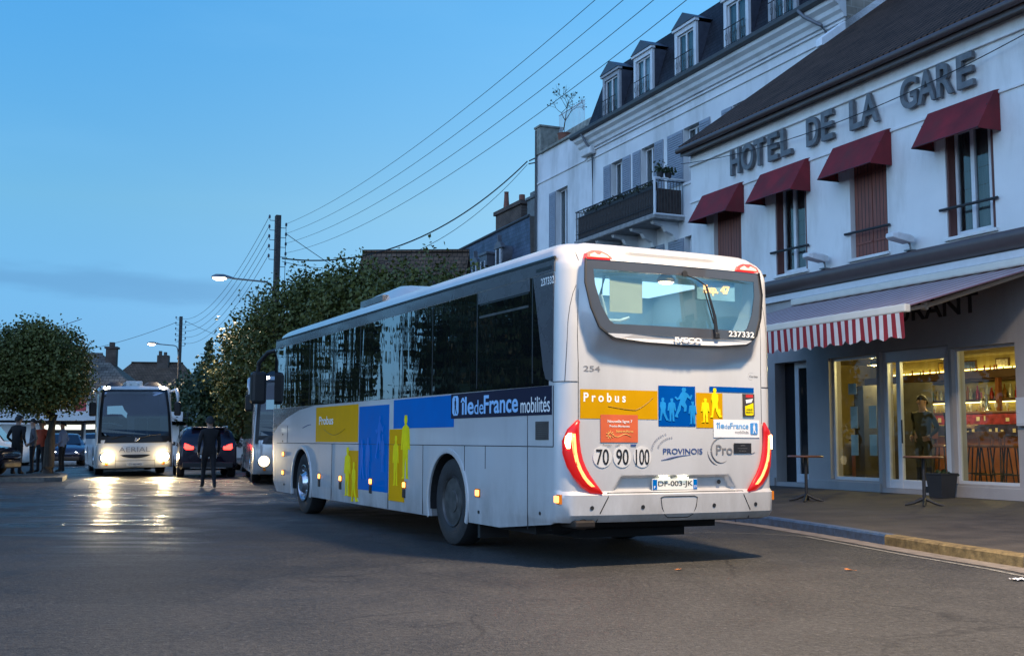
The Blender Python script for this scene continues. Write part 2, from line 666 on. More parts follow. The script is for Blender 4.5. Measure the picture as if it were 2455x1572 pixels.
# ================================================================== SETTING: ground, kerbs, pavement
def asphalt():
    m, nt, N, L, b = _nodes('asphalt')
    t = N.new('ShaderNodeTexCoord')

    def noise(sc_, det=4, rough=0.5, vec=None):
        n = N.new('ShaderNodeTexNoise')
        n.inputs['Scale'].default_value = sc_
        n.inputs['Detail'].default_value = det
        n.inputs['Roughness'].default_value = rough
        L.new(vec or t.outputs['Object'], n.inputs['Vector'])
        return n.outputs[0]

    def rng(v, a, b_, c, d, clamp=True):
        n = N.new('ShaderNodeMapRange')
        n.inputs['From Min'].default_value = a
        n.inputs['From Max'].default_value = b_
        n.inputs['To Min'].default_value = c
        n.inputs['To Max'].default_value = d
        n.clamp = clamp
        L.new(v, n.inputs['Value'])
        return n.outputs[0]

    def mt(op, a, b_):
        n = N.new('ShaderNodeMath')
        n.operation = op
        for i, v in enumerate((a, b_)):
            if isinstance(v, (int, float)):
                n.inputs[i].default_value = v
            else:
                L.new(v, n.inputs[i])
        return n.outputs[0]
    big = noise(0.22, 6, 0.6)
    mid = noise(1.7, 6, 0.65)
    fine = noise(70, 3, 0.8)
    grit = noise(20, 3, 0.7)
    sp_ = N.new('ShaderNodeTexVoronoi')
    sp_.inputs['Scale'].default_value = 13
    L.new(t.outputs['Object'], sp_.inputs['Vector'])
    vor = N.new('ShaderNodeTexVoronoi')
    vor.inputs['Scale'].default_value = 70
    L.new(t.outputs['Object'], vor.inputs['Vector'])
    # hairline cracks
    mp1 = N.new('ShaderNodeMapping')
    L.new(t.outputs['Object'], mp1.inputs[0])
    wv = N.new('ShaderNodeMix')
    wv.data_type = 'RGBA'
    wv.inputs['Factor'].default_value = 0.35
    nw = N.new('ShaderNodeTexNoise')
    nw.inputs['Scale'].default_value = 1.4
    nw.inputs['Detail'].default_value = 5
    L.new(t.outputs['Object'], nw.inputs['Vector'])
    L.new(mp1.outputs[0], wv.inputs[6])
    L.new(nw.outputs['Color'], wv.inputs[7])
    cr = N.new('ShaderNodeTexVoronoi')
    cr.feature = 'DISTANCE_TO_EDGE'
    cr.inputs['Scale'].default_value = 0.55
    L.new(wv.outputs[2], cr.inputs['Vector'])
    crack = rng(cr.outputs[0], 0.0, 0.009, 1.0, 0.0)
    crack = mt('MULTIPLY', crack, rng(noise(0.5, 3), 0.46, 0.58, 0.0, 0.6))
    base = mt('ADD', rng(big, 0.3, 0.7, 0.026, 0.058), rng(mid, 0.3, 0.7, -0.012, 0.013))
    # square-cut repair patches and old oil drips
    rp_ = N.new('ShaderNodeTexVoronoi')
    rp_.distance = 'CHEBYCHEV'
    rp_.inputs['Scale'].default_value = 0.16
    L.new(t.outputs['Object'], rp_.inputs['Vector'])
    sr = N.new('ShaderNodeSeparateColor')
    L.new(rp_.outputs['Color'], sr.inputs[0])
    base = mt('ADD', base, rng(sr.outputs[0], 0.55, 0.60, 0.0, -0.011))
    base = mt('ADD', base, rng(noise(0.9, 5, 0.75), 0.60, 0.70, 0.0, -0.020))
    base = mt('ADD', base, rng(fine, 0.35, 0.65, -0.020, 0.030))
    base = mt('ADD', base, rng(grit, 0.34, 0.66, -0.018, 0.023))
    base = mt('ADD', base, rng(sp_.outputs[0], 0.10, 0.20, 0.045, 0.0))
    base = mt('ADD', base, rng(vor.outputs[0], 0.0, 0.5, 0.012, -0.008))
    base = mt('MULTIPLY', base, mt('SUBTRACT', 1.0, crack))
    base = mt('MAXIMUM', base, 0.006)
    c = N.new('ShaderNodeCombineColor')
    base = mt('MULTIPLY', base, 0.93)
    L.new(mt('MULTIPLY', base, 1.06), c.inputs[0])
    L.new(base, c.inputs[1])
    L.new(mt('MULTIPLY', base, 0.90), c.inputs[2])
    L.new(c.outputs[0], b.inputs['Base Color'])
    # damp sheets of shine away from the dry foreground
    wet = rng(mt('ADD', noise(0.35, 5, 0.6), mt('MULTIPLY', noise(2.2, 4), 0.35)), 0.60, 0.78, 0.0, 1.0)
    s = N.new('ShaderNodeSeparateXYZ')
    L.new(t.outputs['Object'], s.inputs[0])
    far = rng(s.outputs[1], 12.0, 24.0, 0.0, 1.0)
    wet = mt('MULTIPLY', wet, far)
    # the sunken strip along the crown of the road that holds water
    dist = mt('ADD', mt('MULTIPLY', mt('ADD', s.outputs[0], 8.2), 0.9259), mt('MULTIPLY', mt('ADD', s.outputs[1], -21.9), 0.3778))
    strip_ = rng(mt('ABSOLUTE', mt('ADD', dist, rng(noise(0.8, 4), 0.3, 0.7, -0.8, 0.8)), 0.0), 0.5, 1.5, 1.0, 0.0)
    strip_ = mt('MULTIPLY', strip_, rng(s.outputs[1], 10.0, 16.0, 0.0, 1.0))
    mps = N.new('ShaderNodeMapping')
    mps.inputs['Scale'].default_value = (0.5, 3.2, 1.0)
    L.new(t.outputs['Object'], mps.inputs[0])
    rip = noise(1.0, 4, 0.6, mps.outputs[0])
    wet = mt('MAXIMUM', wet, mt('MULTIPLY', strip_, rng(rip, 0.42, 0.58, 0.15, 1.0)))
    L.new(mt('SUBTRACT', rng(mid, 0.3, 0.7, 0.62, 0.78), mt('MULTIPLY', wet, 0.50)), b.inputs['Roughness'])
    b.inputs['Specular IOR Level'].default_value = 0.45
    h = mt('ADD', mt('MULTIPLY', fine, 0.6), mt('MULTIPLY', vor.outputs[0], 0.8))
    h = mt('ADD', h, mt('MULTIPLY', mid, 0.9))
    h = mt('ADD', h, mt('MULTIPLY', grit, 1.6))
    bp = N.new('ShaderNodeBump')
    bp.inputs['Strength'].default_value = 0.7
    bp.inputs['Distance'].default_value = 0.014
    L.new(h, bp.inputs['Height'])
    L.new(bp.outputs[0], b.inputs['Normal'])
    return m


mb = MB()
G = [-600, -120, -60, -30, -10, 0, 10, 30, 60, 120, 900]
GX = [-700, -120, -40, -15, 0, 15, 40, 120, 700]
vs = [(x, y, 0) for y in G for x in GX]
nx = len(GX)
fs = [(j * nx + i, j * nx + i + 1, (j + 1) * nx + i + 1, (j + 1) * nx + i) for j in range(len(G) - 1) for i in range(nx - 1)]
struct(mb.add(vs, fs).build('road', asphalt()))

m_pave = M('pavement_tar', (0.056, 0.047, 0.038), 0.8, var=0.35, scale=2.5, bump=0.5, bscale=60,
           dirt=(0.03, 0.028, 0.026), dirt_amt=0.7, dscale=0.6)
m_kerb = M('kerb_stone', (0.17, 0.155, 0.135), 0.75, var=0.3, scale=9, bump=0.4, bscale=30)
m_kblue = M('kerb_blue', (0.045, 0.085, 0.16), 0.6, var=0.35, scale=12, bump=0.3)
m_kyel = M('kerb_yellow', (0.19, 0.135, 0.055), 0.65, var=0.45, scale=12, bump=0.3)
m_gut = M('gutter_concrete', (0.20, 0.17, 0.14), 0.75, var=0.3, scale=6, bump=0.3, bscale=40)
KL = [(7.6, -12), (6.3, 2), (5.55, 7), (5.2, 9.2), (4.95, 11.0), (4.62, 12.3), (4.40, 13.4), (4.16, 14.6), (3.72, 16.4),
      (2.2, 20.0), (-1.5, 28.7), (-6.2, 39.8), (-20, 72.3), (-45, 131)]
KLf = []
for a, b in zip(KL[:-1], KL[1:]):
    n = max(1, int((Vector(b) - Vector(a)).length / 1.0)) if a[1] < 30 else 4
    KLf += [tuple(Vector(a).lerp(Vector(b), i / n)) for i in range(n)]
KLf.append(KL[-1])


def side_pts(line, off):
    out = []
    for i, p in enumerate(line):
        d = (Vector(line[min(i + 1, len(line) - 1)]) - Vector(line[max(i - 1, 0)])).normalized()
        out.append((p[0] + d.y * off, p[1] - d.x * off))
    return out


def strip(line_a, za, line_b, zb, mbb, mi=0):
    n = len(line_a)
    vs = [(p[0], p[1], za) for p in line_a] + [(p[0], p[1], zb) for p in line_b]
    mbb.add(vs, [(i, i + 1, n + i + 1, n + i) for i in range(n - 1)], None, mi)


kin = side_pts(KLf, 0.16)
# pavement: up from the kerb to the foot of the houses, then on under them
foot = []
for p in kin:
    v = Vector((p[0], p[1], 0)) - FP
    s = v.dot(SD)
    foot.append((FP + SD * s + SB * (0.2 if s < 10.7 else 5.4))[:2])
back = [(p[0] + SB.x * 14, p[1] + SB.y * 14) for p in foot]
mb = MB()
strip(kin, 0.121, foot, 0.245, mb)
strip(foot, 0.245, back, 0.250, mb)
struct(mb.build('pavement', m_pave, smooth=40))
# kerb stones, one metre each, with blue and yellow lengths
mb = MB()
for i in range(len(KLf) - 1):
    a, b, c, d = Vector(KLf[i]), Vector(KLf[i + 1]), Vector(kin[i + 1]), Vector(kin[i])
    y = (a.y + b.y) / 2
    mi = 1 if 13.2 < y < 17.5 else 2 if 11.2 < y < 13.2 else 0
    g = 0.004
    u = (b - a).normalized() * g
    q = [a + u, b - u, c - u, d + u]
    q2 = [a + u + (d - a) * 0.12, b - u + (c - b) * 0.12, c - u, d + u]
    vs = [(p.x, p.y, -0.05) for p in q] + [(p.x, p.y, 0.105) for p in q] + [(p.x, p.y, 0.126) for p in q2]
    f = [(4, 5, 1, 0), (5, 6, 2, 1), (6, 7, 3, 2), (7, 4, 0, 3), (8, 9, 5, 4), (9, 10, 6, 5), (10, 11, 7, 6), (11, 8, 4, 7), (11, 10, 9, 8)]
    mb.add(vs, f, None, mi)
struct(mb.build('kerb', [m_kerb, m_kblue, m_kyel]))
gl = side_pts(KLf, -0.26)
mb = MB()
strip(gl, 0.005, KLf, 0.007, mb)
struct(mb.build('gutter', m_gut))
m_wline = M('worn_white_paint', (0.20, 0.19, 0.165), 0.7, var=0.5, scale=14)
gl2 = side_pts(KLf, -0.36)
gl3 = side_pts(KLf, -0.42)
k0 = [i for i, p in enumerate(KLf) if 8 < p[1] < 16]
mb = MB()
strip([gl3[i] for i in k0], 0.0045, [gl2[i] for i in k0], 0.0045, mb)
ar = [(2.15 + 1.9 * t, 15.05 - 1.0 * t + 0.5 * math.sin(t * 2.6)) for t in [i / 14 for i in range(15)]]
strip(ar, 0.0042, side_pts(ar, 0.035), 0.0042, mb)
ml = [(-12.6, 33.0), (-11.9, 30.4), (-10.9, 27.6)]
strip(ml, 0.0043, side_pts(ml, -0.55), 0.0043, mb)
struct(mb.build('road_marking', m_wline))

# island on the left with the pollarded tree
IS = [(-34, 31.9), (-26, 31.75), (-18, 31.7), (-13.1, 31.75), (-12.75, 32.1), (-13.6, 34.6), (-16.4, 40.6), (-26, 63), (-34, 81), (-60, 81), (-60, 31.9)]
mb = MB()
mb.prism([(p[0], p[1]) for p in IS], -0.04, 0.115, 'z')
m_island = M('island_tar', (0.05, 0.048, 0.045), 0.8, var=0.4, scale=3, bump=0.4, dirt=(0.03, 0.05, 0.02), dirt_amt=0.6)
struct(mb.build('traffic_island', m_island))
isl = IS[:8]
isn = side_pts(isl, -0.16)
iso = side_pts(isl, 0.015)
mb = MB()
n = len(isl)
vs = [(p[0], p[1], -0.05) for p in iso] + [(p[0], p[1], 0.125) for p in iso] + [(p[0], p[1], 0.125) for p in isn]
mb.add(vs, [(i, i + 1, n + i + 1, n + i) for i in range(n - 1)] + [(n + i, n + i + 1, 2 * n + i + 1, 2 * n + i) for i in range(n - 1)])
struct(mb.build('island_kerb', m_kerb))

# ================================================================== THE BUS
m_silver = M('bus_silver', (0.53, 0.533, 0.54), 0.34, 0.15, var=0.03, scale=1.2, coat=0.6, rvar=0.05,
             dirt=(0.26, 0.24, 0.22), dirt_amt=0.35, dscale=0.9)
m_trim = M('bus_trim_silver', (0.52, 0.52, 0.525), 0.35, 0.2, var=0.03, coat=0.5)
m_black = M('black_rubber', (0.012, 0.012, 0.013), 0.5, var=0.2)
m_seam = M('panel_gap', (0.015, 0.015, 0.017), 0.8)
m_greyband = M('grey_glass_band', (0.085, 0.088, 0.10), 0.28, 0.1, var=0.05, coat=0.4)
m_frit = M('window_frit', (0.045, 0.048, 0.058), 0.18, var=0.04, coat=0.5)
m_yel = M('livery_yellow', (0.66, 0.33, 0.004), 0.4, var=0.04)
m_blue = M('livery_blue', (0.0, 0.125, 0.42), 0.5, var=0.05)
m_yelr = M('tailgate_yellow_dimmed', (0.50, 0.26, 0.003), 0.45, var=0.05)  # livery yellow copy darkened to counter the light on the tailgate
m_bluer = M('tailgate_blue_dimmed', (0.0, 0.062, 0.30), 0.45, var=0.06)  # livery blue copy, darkened against the same light
m_fblue = M('figure_light_blue', (0.015, 0.22, 0.55), 0.4)
m_fyel = M('figure_lemon', (0.80, 0.66, 0.01), 0.4)
m_dblue = M('figure_mid_blue', (0.012, 0.15, 0.50), 0.4)
m_wtxt = M('white_lettering', (0.80, 0.80, 0.78), 0.5, var=0.02)
m_ltxt = M('pale_blue_lettering', (0.28, 0.52, 0.80), 0.5, var=0.02)
m_navy = M('navy_sticker', (0.020, 0.024, 0.045), 0.45, var=0.05)
m_ntxt = M('navy_lettering', (0.03, 0.06, 0.20), 0.5)
m_gtxt = M('grey_lettering', (0.16, 0.16, 0.17), 0.5)
m_ktxt = M('black_lettering', (0.01, 0.01, 0.012), 0.5)
m_orange = M('orange_poster', (0.55, 0.10, 0.03), 0.5, var=0.1)
m_cream = M('cream_paper', (0.72, 0.60, 0.38), 0.7, var=0.05)
m_wst = M('white_sticker', (0.72, 0.73, 0.75), 0.5, var=0.02)
m_tyre = M('tyre_rubber', (0.018, 0.018, 0.019), 0.75, var=0.3, scale=8, bump=0.3)
m_rim = M('dark_wheel', (0.075, 0.072, 0.07), 0.45, 0.4, var=0.4, scale=9)
m_chrome = M('bright_wheel_trim', (0.55, 0.56, 0.58), 0.12, 0.9, var=0.05, rvar=0.04)
m_dark = M('dark_void', (0.008, 0.008, 0.009), 0.9)
m_redl = M('red_lens', (0.34, 0.004, 0.006), 0.15, var=0.1, coat=0.5)
m_redglow = EM('red_lamp_glow', (1.0, 0.15, 0.045), 6.0)
m_redhot = EM('red_lamp_core', (1.0, 0.26, 0.10), 40.0)
m_litred = EM('lit_red_lens', (1.0, 0.012, 0.010), 0.34)
m_litred.node_tree.nodes['Principled BSDF'].inputs['Base Color'].default_value = (0.30, 0.005, 0.006, 1)
m_topred = EM('high_brake_lamp', (1.0, 0.03, 0.025), 2.4)
m_tophot = EM('high_brake_core', (1.0, 0.24, 0.17), 2.3)
m_amber = EM('amber_marker_lamp', (1.0, 0.34, 0.06), 5.0)
m_amberl = M('amber_lens', (0.55, 0.16, 0.01), 0.15)


def side_glass():
    """dark coach glass, laminated: a slightly rippled mirror over black"""
    m, nt, N, L, b = _nodes('coach_side_glass')
    b.inputs['Base Color'].default_value = (0.006, 0.007, 0.008, 1)
    b.inputs['Roughness'].default_value = 0.015
    b.inputs['IOR'].default_value = 1.75
    b.inputs['Coat Weight'].default_value = 1.0
    b.inputs['Coat Roughness'].default_value = 0.01
    b.inputs['Coat IOR'].default_value = 1.7
    t = N.new('ShaderNodeTexCoord')
    mpn = N.new('ShaderNodeMapping')
    mpn.inputs['Scale'].default_value = (1.5, 1, 0.26)
    L.new(t.outputs['Object'], mpn.inputs[0])
    n = N.new('ShaderNodeTexNoise')
    n.inputs['Scale'].default_value = 1.5
    n.inputs['Detail'].default_value = 2.5
    n.inputs['Distortion'].default_value = 0.8
    L.new(mpn.outputs[0], n.inputs['Vector'])
    bp = N.new('ShaderNodeBump')
    bp.inputs['Strength'].default_value = 0.11
    bp.inputs['Distance'].default_value = 0.05
    L.new(n.outputs[0], bp.inputs['Height'])
    L.new(bp.outputs[0], b.inputs['Normal'])
    L.new(bp.outputs[0], b.inputs['Coat Normal'])
    return m


m_sglass = side_glass()
m_rglass = GLASS('rear_glass', (0.80, 0.90, 0.93), 0.20, 0.01, 1.5)

for _m in (m_yel, m_blue, m_yelr, m_bluer, m_fblue, m_fyel, m_dblue, m_navy):
    _m.node_tree.nodes['Principled BSDF'].inputs['Specular IOR Level'].default_value = 0.02

BYAW = 0.457
bus = thing('coach', 'silver coach seen from behind with Probus livery in yellow and blue, brake lights on', 'coach',
            (1.638, 11.166, 0), PI / 2 + BYAW, 'coaches')


def sm(t):
    t = max(0.0, min(1.0, t))
    return t * t * (3 - 2 * t)


def lerp_tab(tab, z):
    for (a, va), (b, vb) in zip(tab[:-1], tab[1:]):
        if z <= b:
            t = max(0, min(1, (z - a) / (b - a)))
            return va + (vb - va) * t
    return tab[-1][1]


HW = [(0.3, 1.262), (0.5, 1.275), (2.93, 1.275), (3.0, 1.262), (3.06, 1.235), (3.11, 1.18), (3.15, 1.10), (3.18, 0.98)]
RX = [(0.3, 0.06), (0.42, 0.03), (0.5, -0.03), (0.69, -0.035), (0.725, 0.0), (2.3, 0.0), (2.9, 0.02), (3.02, 0.06), (3.10, 0.13), (3.15, 0.24), (3.18, 0.4)]
FX = [(0.3, 10.95), (0.45, 11.16), (1.15, 11.28), (1.7, 11.27), (2.4, 11.14), (2.9, 10.96), (3.05, 10.86), (3.12, 10.7), (3.18, 10.4)]


def rear_bulge(y, z):
    """window unit stands proud with a curved underside; shallow brow above; plate recess below"""
    ay = abs(y)
    d = 0.0
    lo = 1.93 + 0.10 * sm((ay - 0.3) / 0.7)
    wz = 1.00 + 0.08 * sm((z - 2.1) / 0.4)
    lat = 1 - sm((ay - wz + 0.10) / 0.13)
    d -= 0.098 * sm((z - lo) / 0.24) * (1 - 0.55 * sm((z - 2.3) / 0.7)) * lat
    if z > 2.96:
        d += 0.055 * sm((z - 2.965) / 0.02) * (1 - sm((z - 3.02) / 0.06)) * (1 - sm((ay - 0.45) / 0.3))
    zl = 0.70 + 0.0
    half = 0.74 - (z - 0.72) / 0.15 * 0.10
    if 0.715 < z < 0.90:
        d += 0.06 * sm((half - ay) / 0.05) * (1 - sm((z - 0.845) / 0.025)) * sm((z - 0.715) / 0.02)
    return d


zl = [0.30, 0.34, 0.38, 0.42, 0.46, 0.5, 0.6, 0.66, 0.69, 0.71, 0.725] + [0.74 + 0.015 * i for i in range(12)]
zl += [0.95, 1.1, 1.3, 1.5, 1.7, 1.85, 1.9] + [1.93 + 0.02 * i for i in range(20)] + [2.36 + 0.06 * i for i in range(10)]
zl += [2.93 + 0.0125 * i for i in range(18)] + [3.16, 3.18]
zl = sorted(set(round(z, 4) for z in zl))
rings = []
RR, FR = 0.17, 0.42
for z in zl:
    h, xr, xf = lerp_tab(HW, z), lerp_tab(RX, z), lerp_tab(FX, z)
    k = 1.0 if z < 3.0 else 1.0
    ring = []
    NR = 150
    for i in range(NR):
        y = -(h - RR) + 2 * (h - RR) * i / (NR - 1)
        bow = 0.05 * (abs(y) / 1.1) ** 3
        ring.append((xr + bow + rear_bulge(y, z), y, z))
    for i in range(1, 9):
        a = PI / 2 * i / 8
        ring.append((xr + 0.05 + RR * (1 - math.cos(a)), h - RR + RR * math.sin(a), z))
    for i in range(1, 9):
        ring.append((xr + 0.05 + RR + (xf - FR - xr - 0.05 - RR) * i / 9, h, z))
    for i in range(9):
        a = PI / 2 * i / 8
        ring.append((xf - FR + FR * math.sin(a), h - FR + FR * math.cos(a), z))
    for i in range(1, 8):
        ring.append((xf, (h - FR) * (1 - 2 * i / 8), z))
    for i in range(9):
        a = PI / 2 * i / 8
        ring.append((xf - FR + FR * math.cos(a), -(h - FR) - FR * math.sin(a), z))
    for i in range(1, 9):
        ring.append((xf - FR - (xf - FR - xr - 0.05 - RR) * i / 9, -h, z))
    for i in range(8):
        a = PI / 2 * i / 8
        ring.append((xr + 0.05 + RR * (1 - math.sin(a)), -(h - RR) - RR * math.cos(a), z))
    if z < 0.45:       # the skirt rises behind the rear axle
        ring = [(x, y, z + (0.43 - z) * 0.97 * (1 - sm((x - 0.15) / 0.5)) if z < 0.43 else z) for x, y, z in ring]
    rings.append(ring)
# road film: streaky, splashed up from the wheels
_b = m_silver.node_tree
_N, _L = _b.nodes, _b.links
_p = _N['Principled BSDF']
_src = _p.inputs['Base Color'].links[0].from_socket
_t = _N.new('ShaderNodeTexCoord')
_s = _N.new('ShaderNodeSeparateXYZ')
_L.new(_t.outputs['Object'], _s.inputs[0])
_m = _N.new('ShaderNodeMapping')
_m.inputs['Scale'].default_value = (1.6, 1.6, 0.6)
_L.new(_t.outputs['Object'], _m.inputs[0])
_n = _N.new('ShaderNodeTexNoise')
_n.inputs['Scale'].default_value = 2.2
_n.inputs['Detail'].default_value = 9
_n.inputs['Roughness'].default_value = 0.7
_L.new(_m.outputs[0], _n.inputs['Vector'])
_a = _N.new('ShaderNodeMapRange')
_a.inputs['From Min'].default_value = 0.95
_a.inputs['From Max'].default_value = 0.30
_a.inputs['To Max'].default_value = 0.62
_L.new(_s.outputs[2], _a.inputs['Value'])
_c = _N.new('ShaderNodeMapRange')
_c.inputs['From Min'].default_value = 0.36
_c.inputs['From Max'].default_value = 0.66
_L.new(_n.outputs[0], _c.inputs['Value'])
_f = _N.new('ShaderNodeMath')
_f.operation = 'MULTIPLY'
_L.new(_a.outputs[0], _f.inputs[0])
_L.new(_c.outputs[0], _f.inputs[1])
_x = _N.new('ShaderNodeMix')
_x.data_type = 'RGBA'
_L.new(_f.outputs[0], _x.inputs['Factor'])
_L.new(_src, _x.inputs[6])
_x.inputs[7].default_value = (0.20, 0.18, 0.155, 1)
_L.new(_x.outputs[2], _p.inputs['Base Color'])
cx = 5.6
rings.append([(cx + (x - cx) * 0.93, y * 0.6, 3.205) for x, y, z in rings[-1]])
mb = MB()
mb.loft(rings)
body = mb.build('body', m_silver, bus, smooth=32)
body.parent = None
# wheel arches, rear window opening and the lit saloon behind it
RWX, FWX, WR = 2.80, 8.98, 0.50
cut = []
for xw in (RWX, FWX):
    for sy in (1, -1):
        c = MB()
        pts = [(xw + 0.56 * math.cos(2 * PI * i / 48), 0.5 + 0.56 * math.sin(2 * PI * i / 48)) for i in range(48)]
        pts = [(x, z if z > 0.5 else z - 0.6) for x, z in pts]
        c.prism(pts, sy * 0.80, sy * 1.5, 'y')
        cut.append(c.build('cut', m_dark))
win = [(0.99, 2.87), (0.985, 2.70), (0.93, 2.50), (0.84, 2.335), (0.78, 2.30), (-0.78, 2.30), (-0.84, 2.335), (-0.93, 2.50), (-0.985, 2.70), (-0.99, 2.87)]
c = MB()
c.prism(win, -0.5, 0.30, 'x')
cut.append(c.build('cut', m_dark))
c = MB()
c.box(0.2, 2.1, -1.12, 1.12, 1.7, 2.94)
cut.append(c.build('cut', m_dark))
boolean(body, cut)
body.parent = bus
for p in body.data.polygons:
    p.use_smooth = True
body.data.set_sharp_from_angle(angle=R(32))

# saloon seen through the rear window
m_salon = M('saloon_lining', (0.60, 0.68, 0.70), 0.7, var=0.08, scale=2)
m_seat = M('seat_fabric', (0.16, 0.26, 0.30), 0.9, var=0.2, scale=20)
mb = MB()
a, b, y0, y1, z0, z1 = 0.215, 2.085, -1.105, 1.105, 1.715, 2.925
mb.add([(b, y0, z0), (b, y1, z0), (b, y1, z1), (b, y0, z1), (a, y0, z0), (a, y1, z0), (a, y1, z1), (a, y0, z1)],
       [(0, 1, 2, 3), (0, 4, 5, 1), (3, 2, 6, 7), (0, 3, 7, 4), (1, 5, 6, 2)])
saloon = mb.build('saloon', m_salon, bus, fix=False)
mb = MB()
for y in (-0.85, -0.4, 0.05, 0.5, 0.95):
    mb.box(0.75, 0.9, y - 0.2, y + 0.2, 1.72, 2.30)
build_parts(mb, 'seat', m_seat, bus, bevel=0.05)
mb = MB()
mb.box(0.9, 1.95, -0.95, 0.95, 2.905, 2.92)
mb.build('saloon_lamp', EM('saloon_diffuser', (0.72, 0.92, 1.0), 1.15), bus)
mb = MB()
mb.box(0.02, 0.024, 0.38, 0.755, 2.455, 2.80)
mb.build('notice_sheet', m_cream, bus)
mb = MB()
mb.tube([(0.05, 0.80, 2.80), (0.05, 0.84, 2.62), (0.05, 0.78, 2.42)], 0.018, 8)
mb.tube([(0.05, 0.80, 2.37), (0.05, 0.62, 2.375), (0.05, 0.52, 2.41)], 0.016, 8)
build_parts(mb, 'grab_rail', M('pale_rail', (0.75, 0.75, 0.68), 0.3), bus, smooth=60)
mb = MB()
mb.box(0.006, 0.05, -0.74, -0.27, 2.64, 2.83)
mb.build('destination_box', M('destination_housing', (0.42, 0.58, 0.63), 0.5), bus)
mb = MB()
mb.text('Exp. 47', (0.002, -0.35, 2.685), (0, -1, 0), (0, 0, 1), 0.32, 0.105, 0.003, 0.02)
mb.build('destination_text', EM('amber_led', (1.0, 0.38, 0.08), 4.2), bus)
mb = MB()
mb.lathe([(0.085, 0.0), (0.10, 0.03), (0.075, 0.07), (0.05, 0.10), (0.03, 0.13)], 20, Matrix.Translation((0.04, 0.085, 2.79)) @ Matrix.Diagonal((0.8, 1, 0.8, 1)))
refl_lamp = mb.build('lamp_reflection', M('reflection_amber', (0.65, 0.30, 0.05), 0.3), bus, smooth=50)  # stands in for a lamp reflected in the pane, modelled as an amber shape
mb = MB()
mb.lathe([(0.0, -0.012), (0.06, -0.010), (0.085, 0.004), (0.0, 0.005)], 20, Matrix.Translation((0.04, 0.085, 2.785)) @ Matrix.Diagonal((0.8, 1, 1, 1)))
mb.build('bulb', EM('reflection_glow', (1.0, 0.80, 0.50), 12.0), refl_lamp, smooth=50)  # glowing disc imitating the reflected lamp; no real bulb hangs here

# rear window: frit frame and pane, tilted with the bulge
TR = Matrix(((0, 0, 1, 0), (1, 0, 0, 0), (0, 1, 0, 0), (0, 0, 0, 1)))


def rear_plane(poly_o, poly_i, x_of, name, mat, thick=0.012, parent=None):
    """ring (or plate when poly_i is None) following the tilt x_of(z)"""
    mb = MB()
    n = len(poly_o)
    fo = [(x_of(z, y), y, z) for y, z in poly_o]
    bo = [(x + thick, y, z) for x, y, z in fo]
    if poly_i:
        fi = [(x_of(z, y), y, z) for y, z in poly_i]
        bi = [(x + thick, y, z) for x, y, z in fi]
        vs = fo + fi + bo + bi
        fsx = []
        for i in range(n):
            j = (i + 1) % n
            fsx += [(i, j, n + j, n + i), (i, 2 * n + i, 2 * n + j, j), (n + i, n + j, 3 * n + j, 3 * n + i), (2 * n + i, 3 * n + i, 3 * n + j, 2 * n + j)]
        mb.add(vs, fsx)
    else:
        mb.add(fo + bo, [tuple(range(n)), tuple(range(2 * n - 1, n - 1, -1))] + [(i, n + i, n + (i + 1) % n, (i + 1) % n) for i in range(n)])
    return mb.build(name, mat, parent or bus)


def xw(z, y):
    return -0.122 + 0.072 * (z - 2.22) / 0.72 + 0.05 * (abs(y) / 1.1) ** 3


fr_o = [(1.045, 2.950), (1.058, 2.72), (1.014, 2.475), (0.945, 2.290), (0.87, 2.228), (-0.87, 2.228), (-0.945, 2.290), (-1.014, 2.475), (-1.058, 2.72), (-1.045, 2.950)]
fr_i = [(0.965, 2.855), (0.955, 2.70), (0.90, 2.50), (0.825, 2.36), (0.775, 2.325), (-0.775, 2.325), (-0.825, 2.36), (-0.90, 2.50), (-0.955, 2.70), (-0.965, 2.855)]


def dense(poly, n=6):
    out = []
    for a, b in zip(poly, poly[1:] + poly[:1]):
        out += [(a[0] + (b[0] - a[0]) * i / n, a[1] + (b[1] - a[1]) * i / n) for i in range(n)]
    return out


rw = rear_plane(dense(fr_o), dense(fr_i), xw, 'rear_window', m_frit)
rear_plane(dense(fr_i), None, lambda z, y: xw(z, y) + 0.004, 'pane', m_rglass, 0.004, rw)
# dark outline and the U-shaped lower trim with the maker's name
out_o = [(1.05, 2.96), (1.068, 2.72), (1.02, 2.47), (0.94, 2.28), (0.80, 2.175), (0.45, 2.145), (0.0, 2.135), (-0.45, 2.145), (-0.80, 2.175), (-0.94, 2.28), (-1.02, 2.47), (-1.068, 2.72), (-1.05, 2.96)]
out_i = [(y * 0.988, z + (0.012 if z < 2.4 else 0)) for y, z in out_o]


def xo(z, y):
    return xw(z, y) - 0.016 + (0.012 * max(0, (2.235 - z)) / 0.1 if z < 2.235 else 0)


rear_plane(dense(out_o), dense(out_i), xo, 'window_seal', m_black, 0.02)
low_t = [(0.86, 2.228), (0.78, 2.19), (0.44, 2.160), (0.0, 2.150), (-0.44, 2.160), (-0.78, 2.19), (-0.86, 2.228)]
rear_plane(dense(low_t), None, lambda z, y: xo(z, y) - 0.004, 'lower_trim', m_trim, 0.02)
mb = MB()
mb.text('IVECO', (-0.150, 0.115, 2.170), (0, -1, 0), (0, 0, 1), 0.32, 0.052, 0.010, 0.030)
mb.build('maker_badge', M('white_badge', (0.80, 0.80, 0.80), 0.3, var=0.0), bus)
mb = MB()
mb.text('237332', (-0.1225, -0.56, 2.26), (0, -1, 0), (0, 0, 1), 0.32, 0.058, 0.002, 0.012)
mb.build('fleet_number', m_wtxt, bus)
mb = MB()
mb.text('254', (0, 1.04, 1.865), (0, -1, 0), (0, 0, 1), 0.175, 0.055, 0.0, 0.012)
mb.build('fleet_number', m_gtxt, bus) if False else None
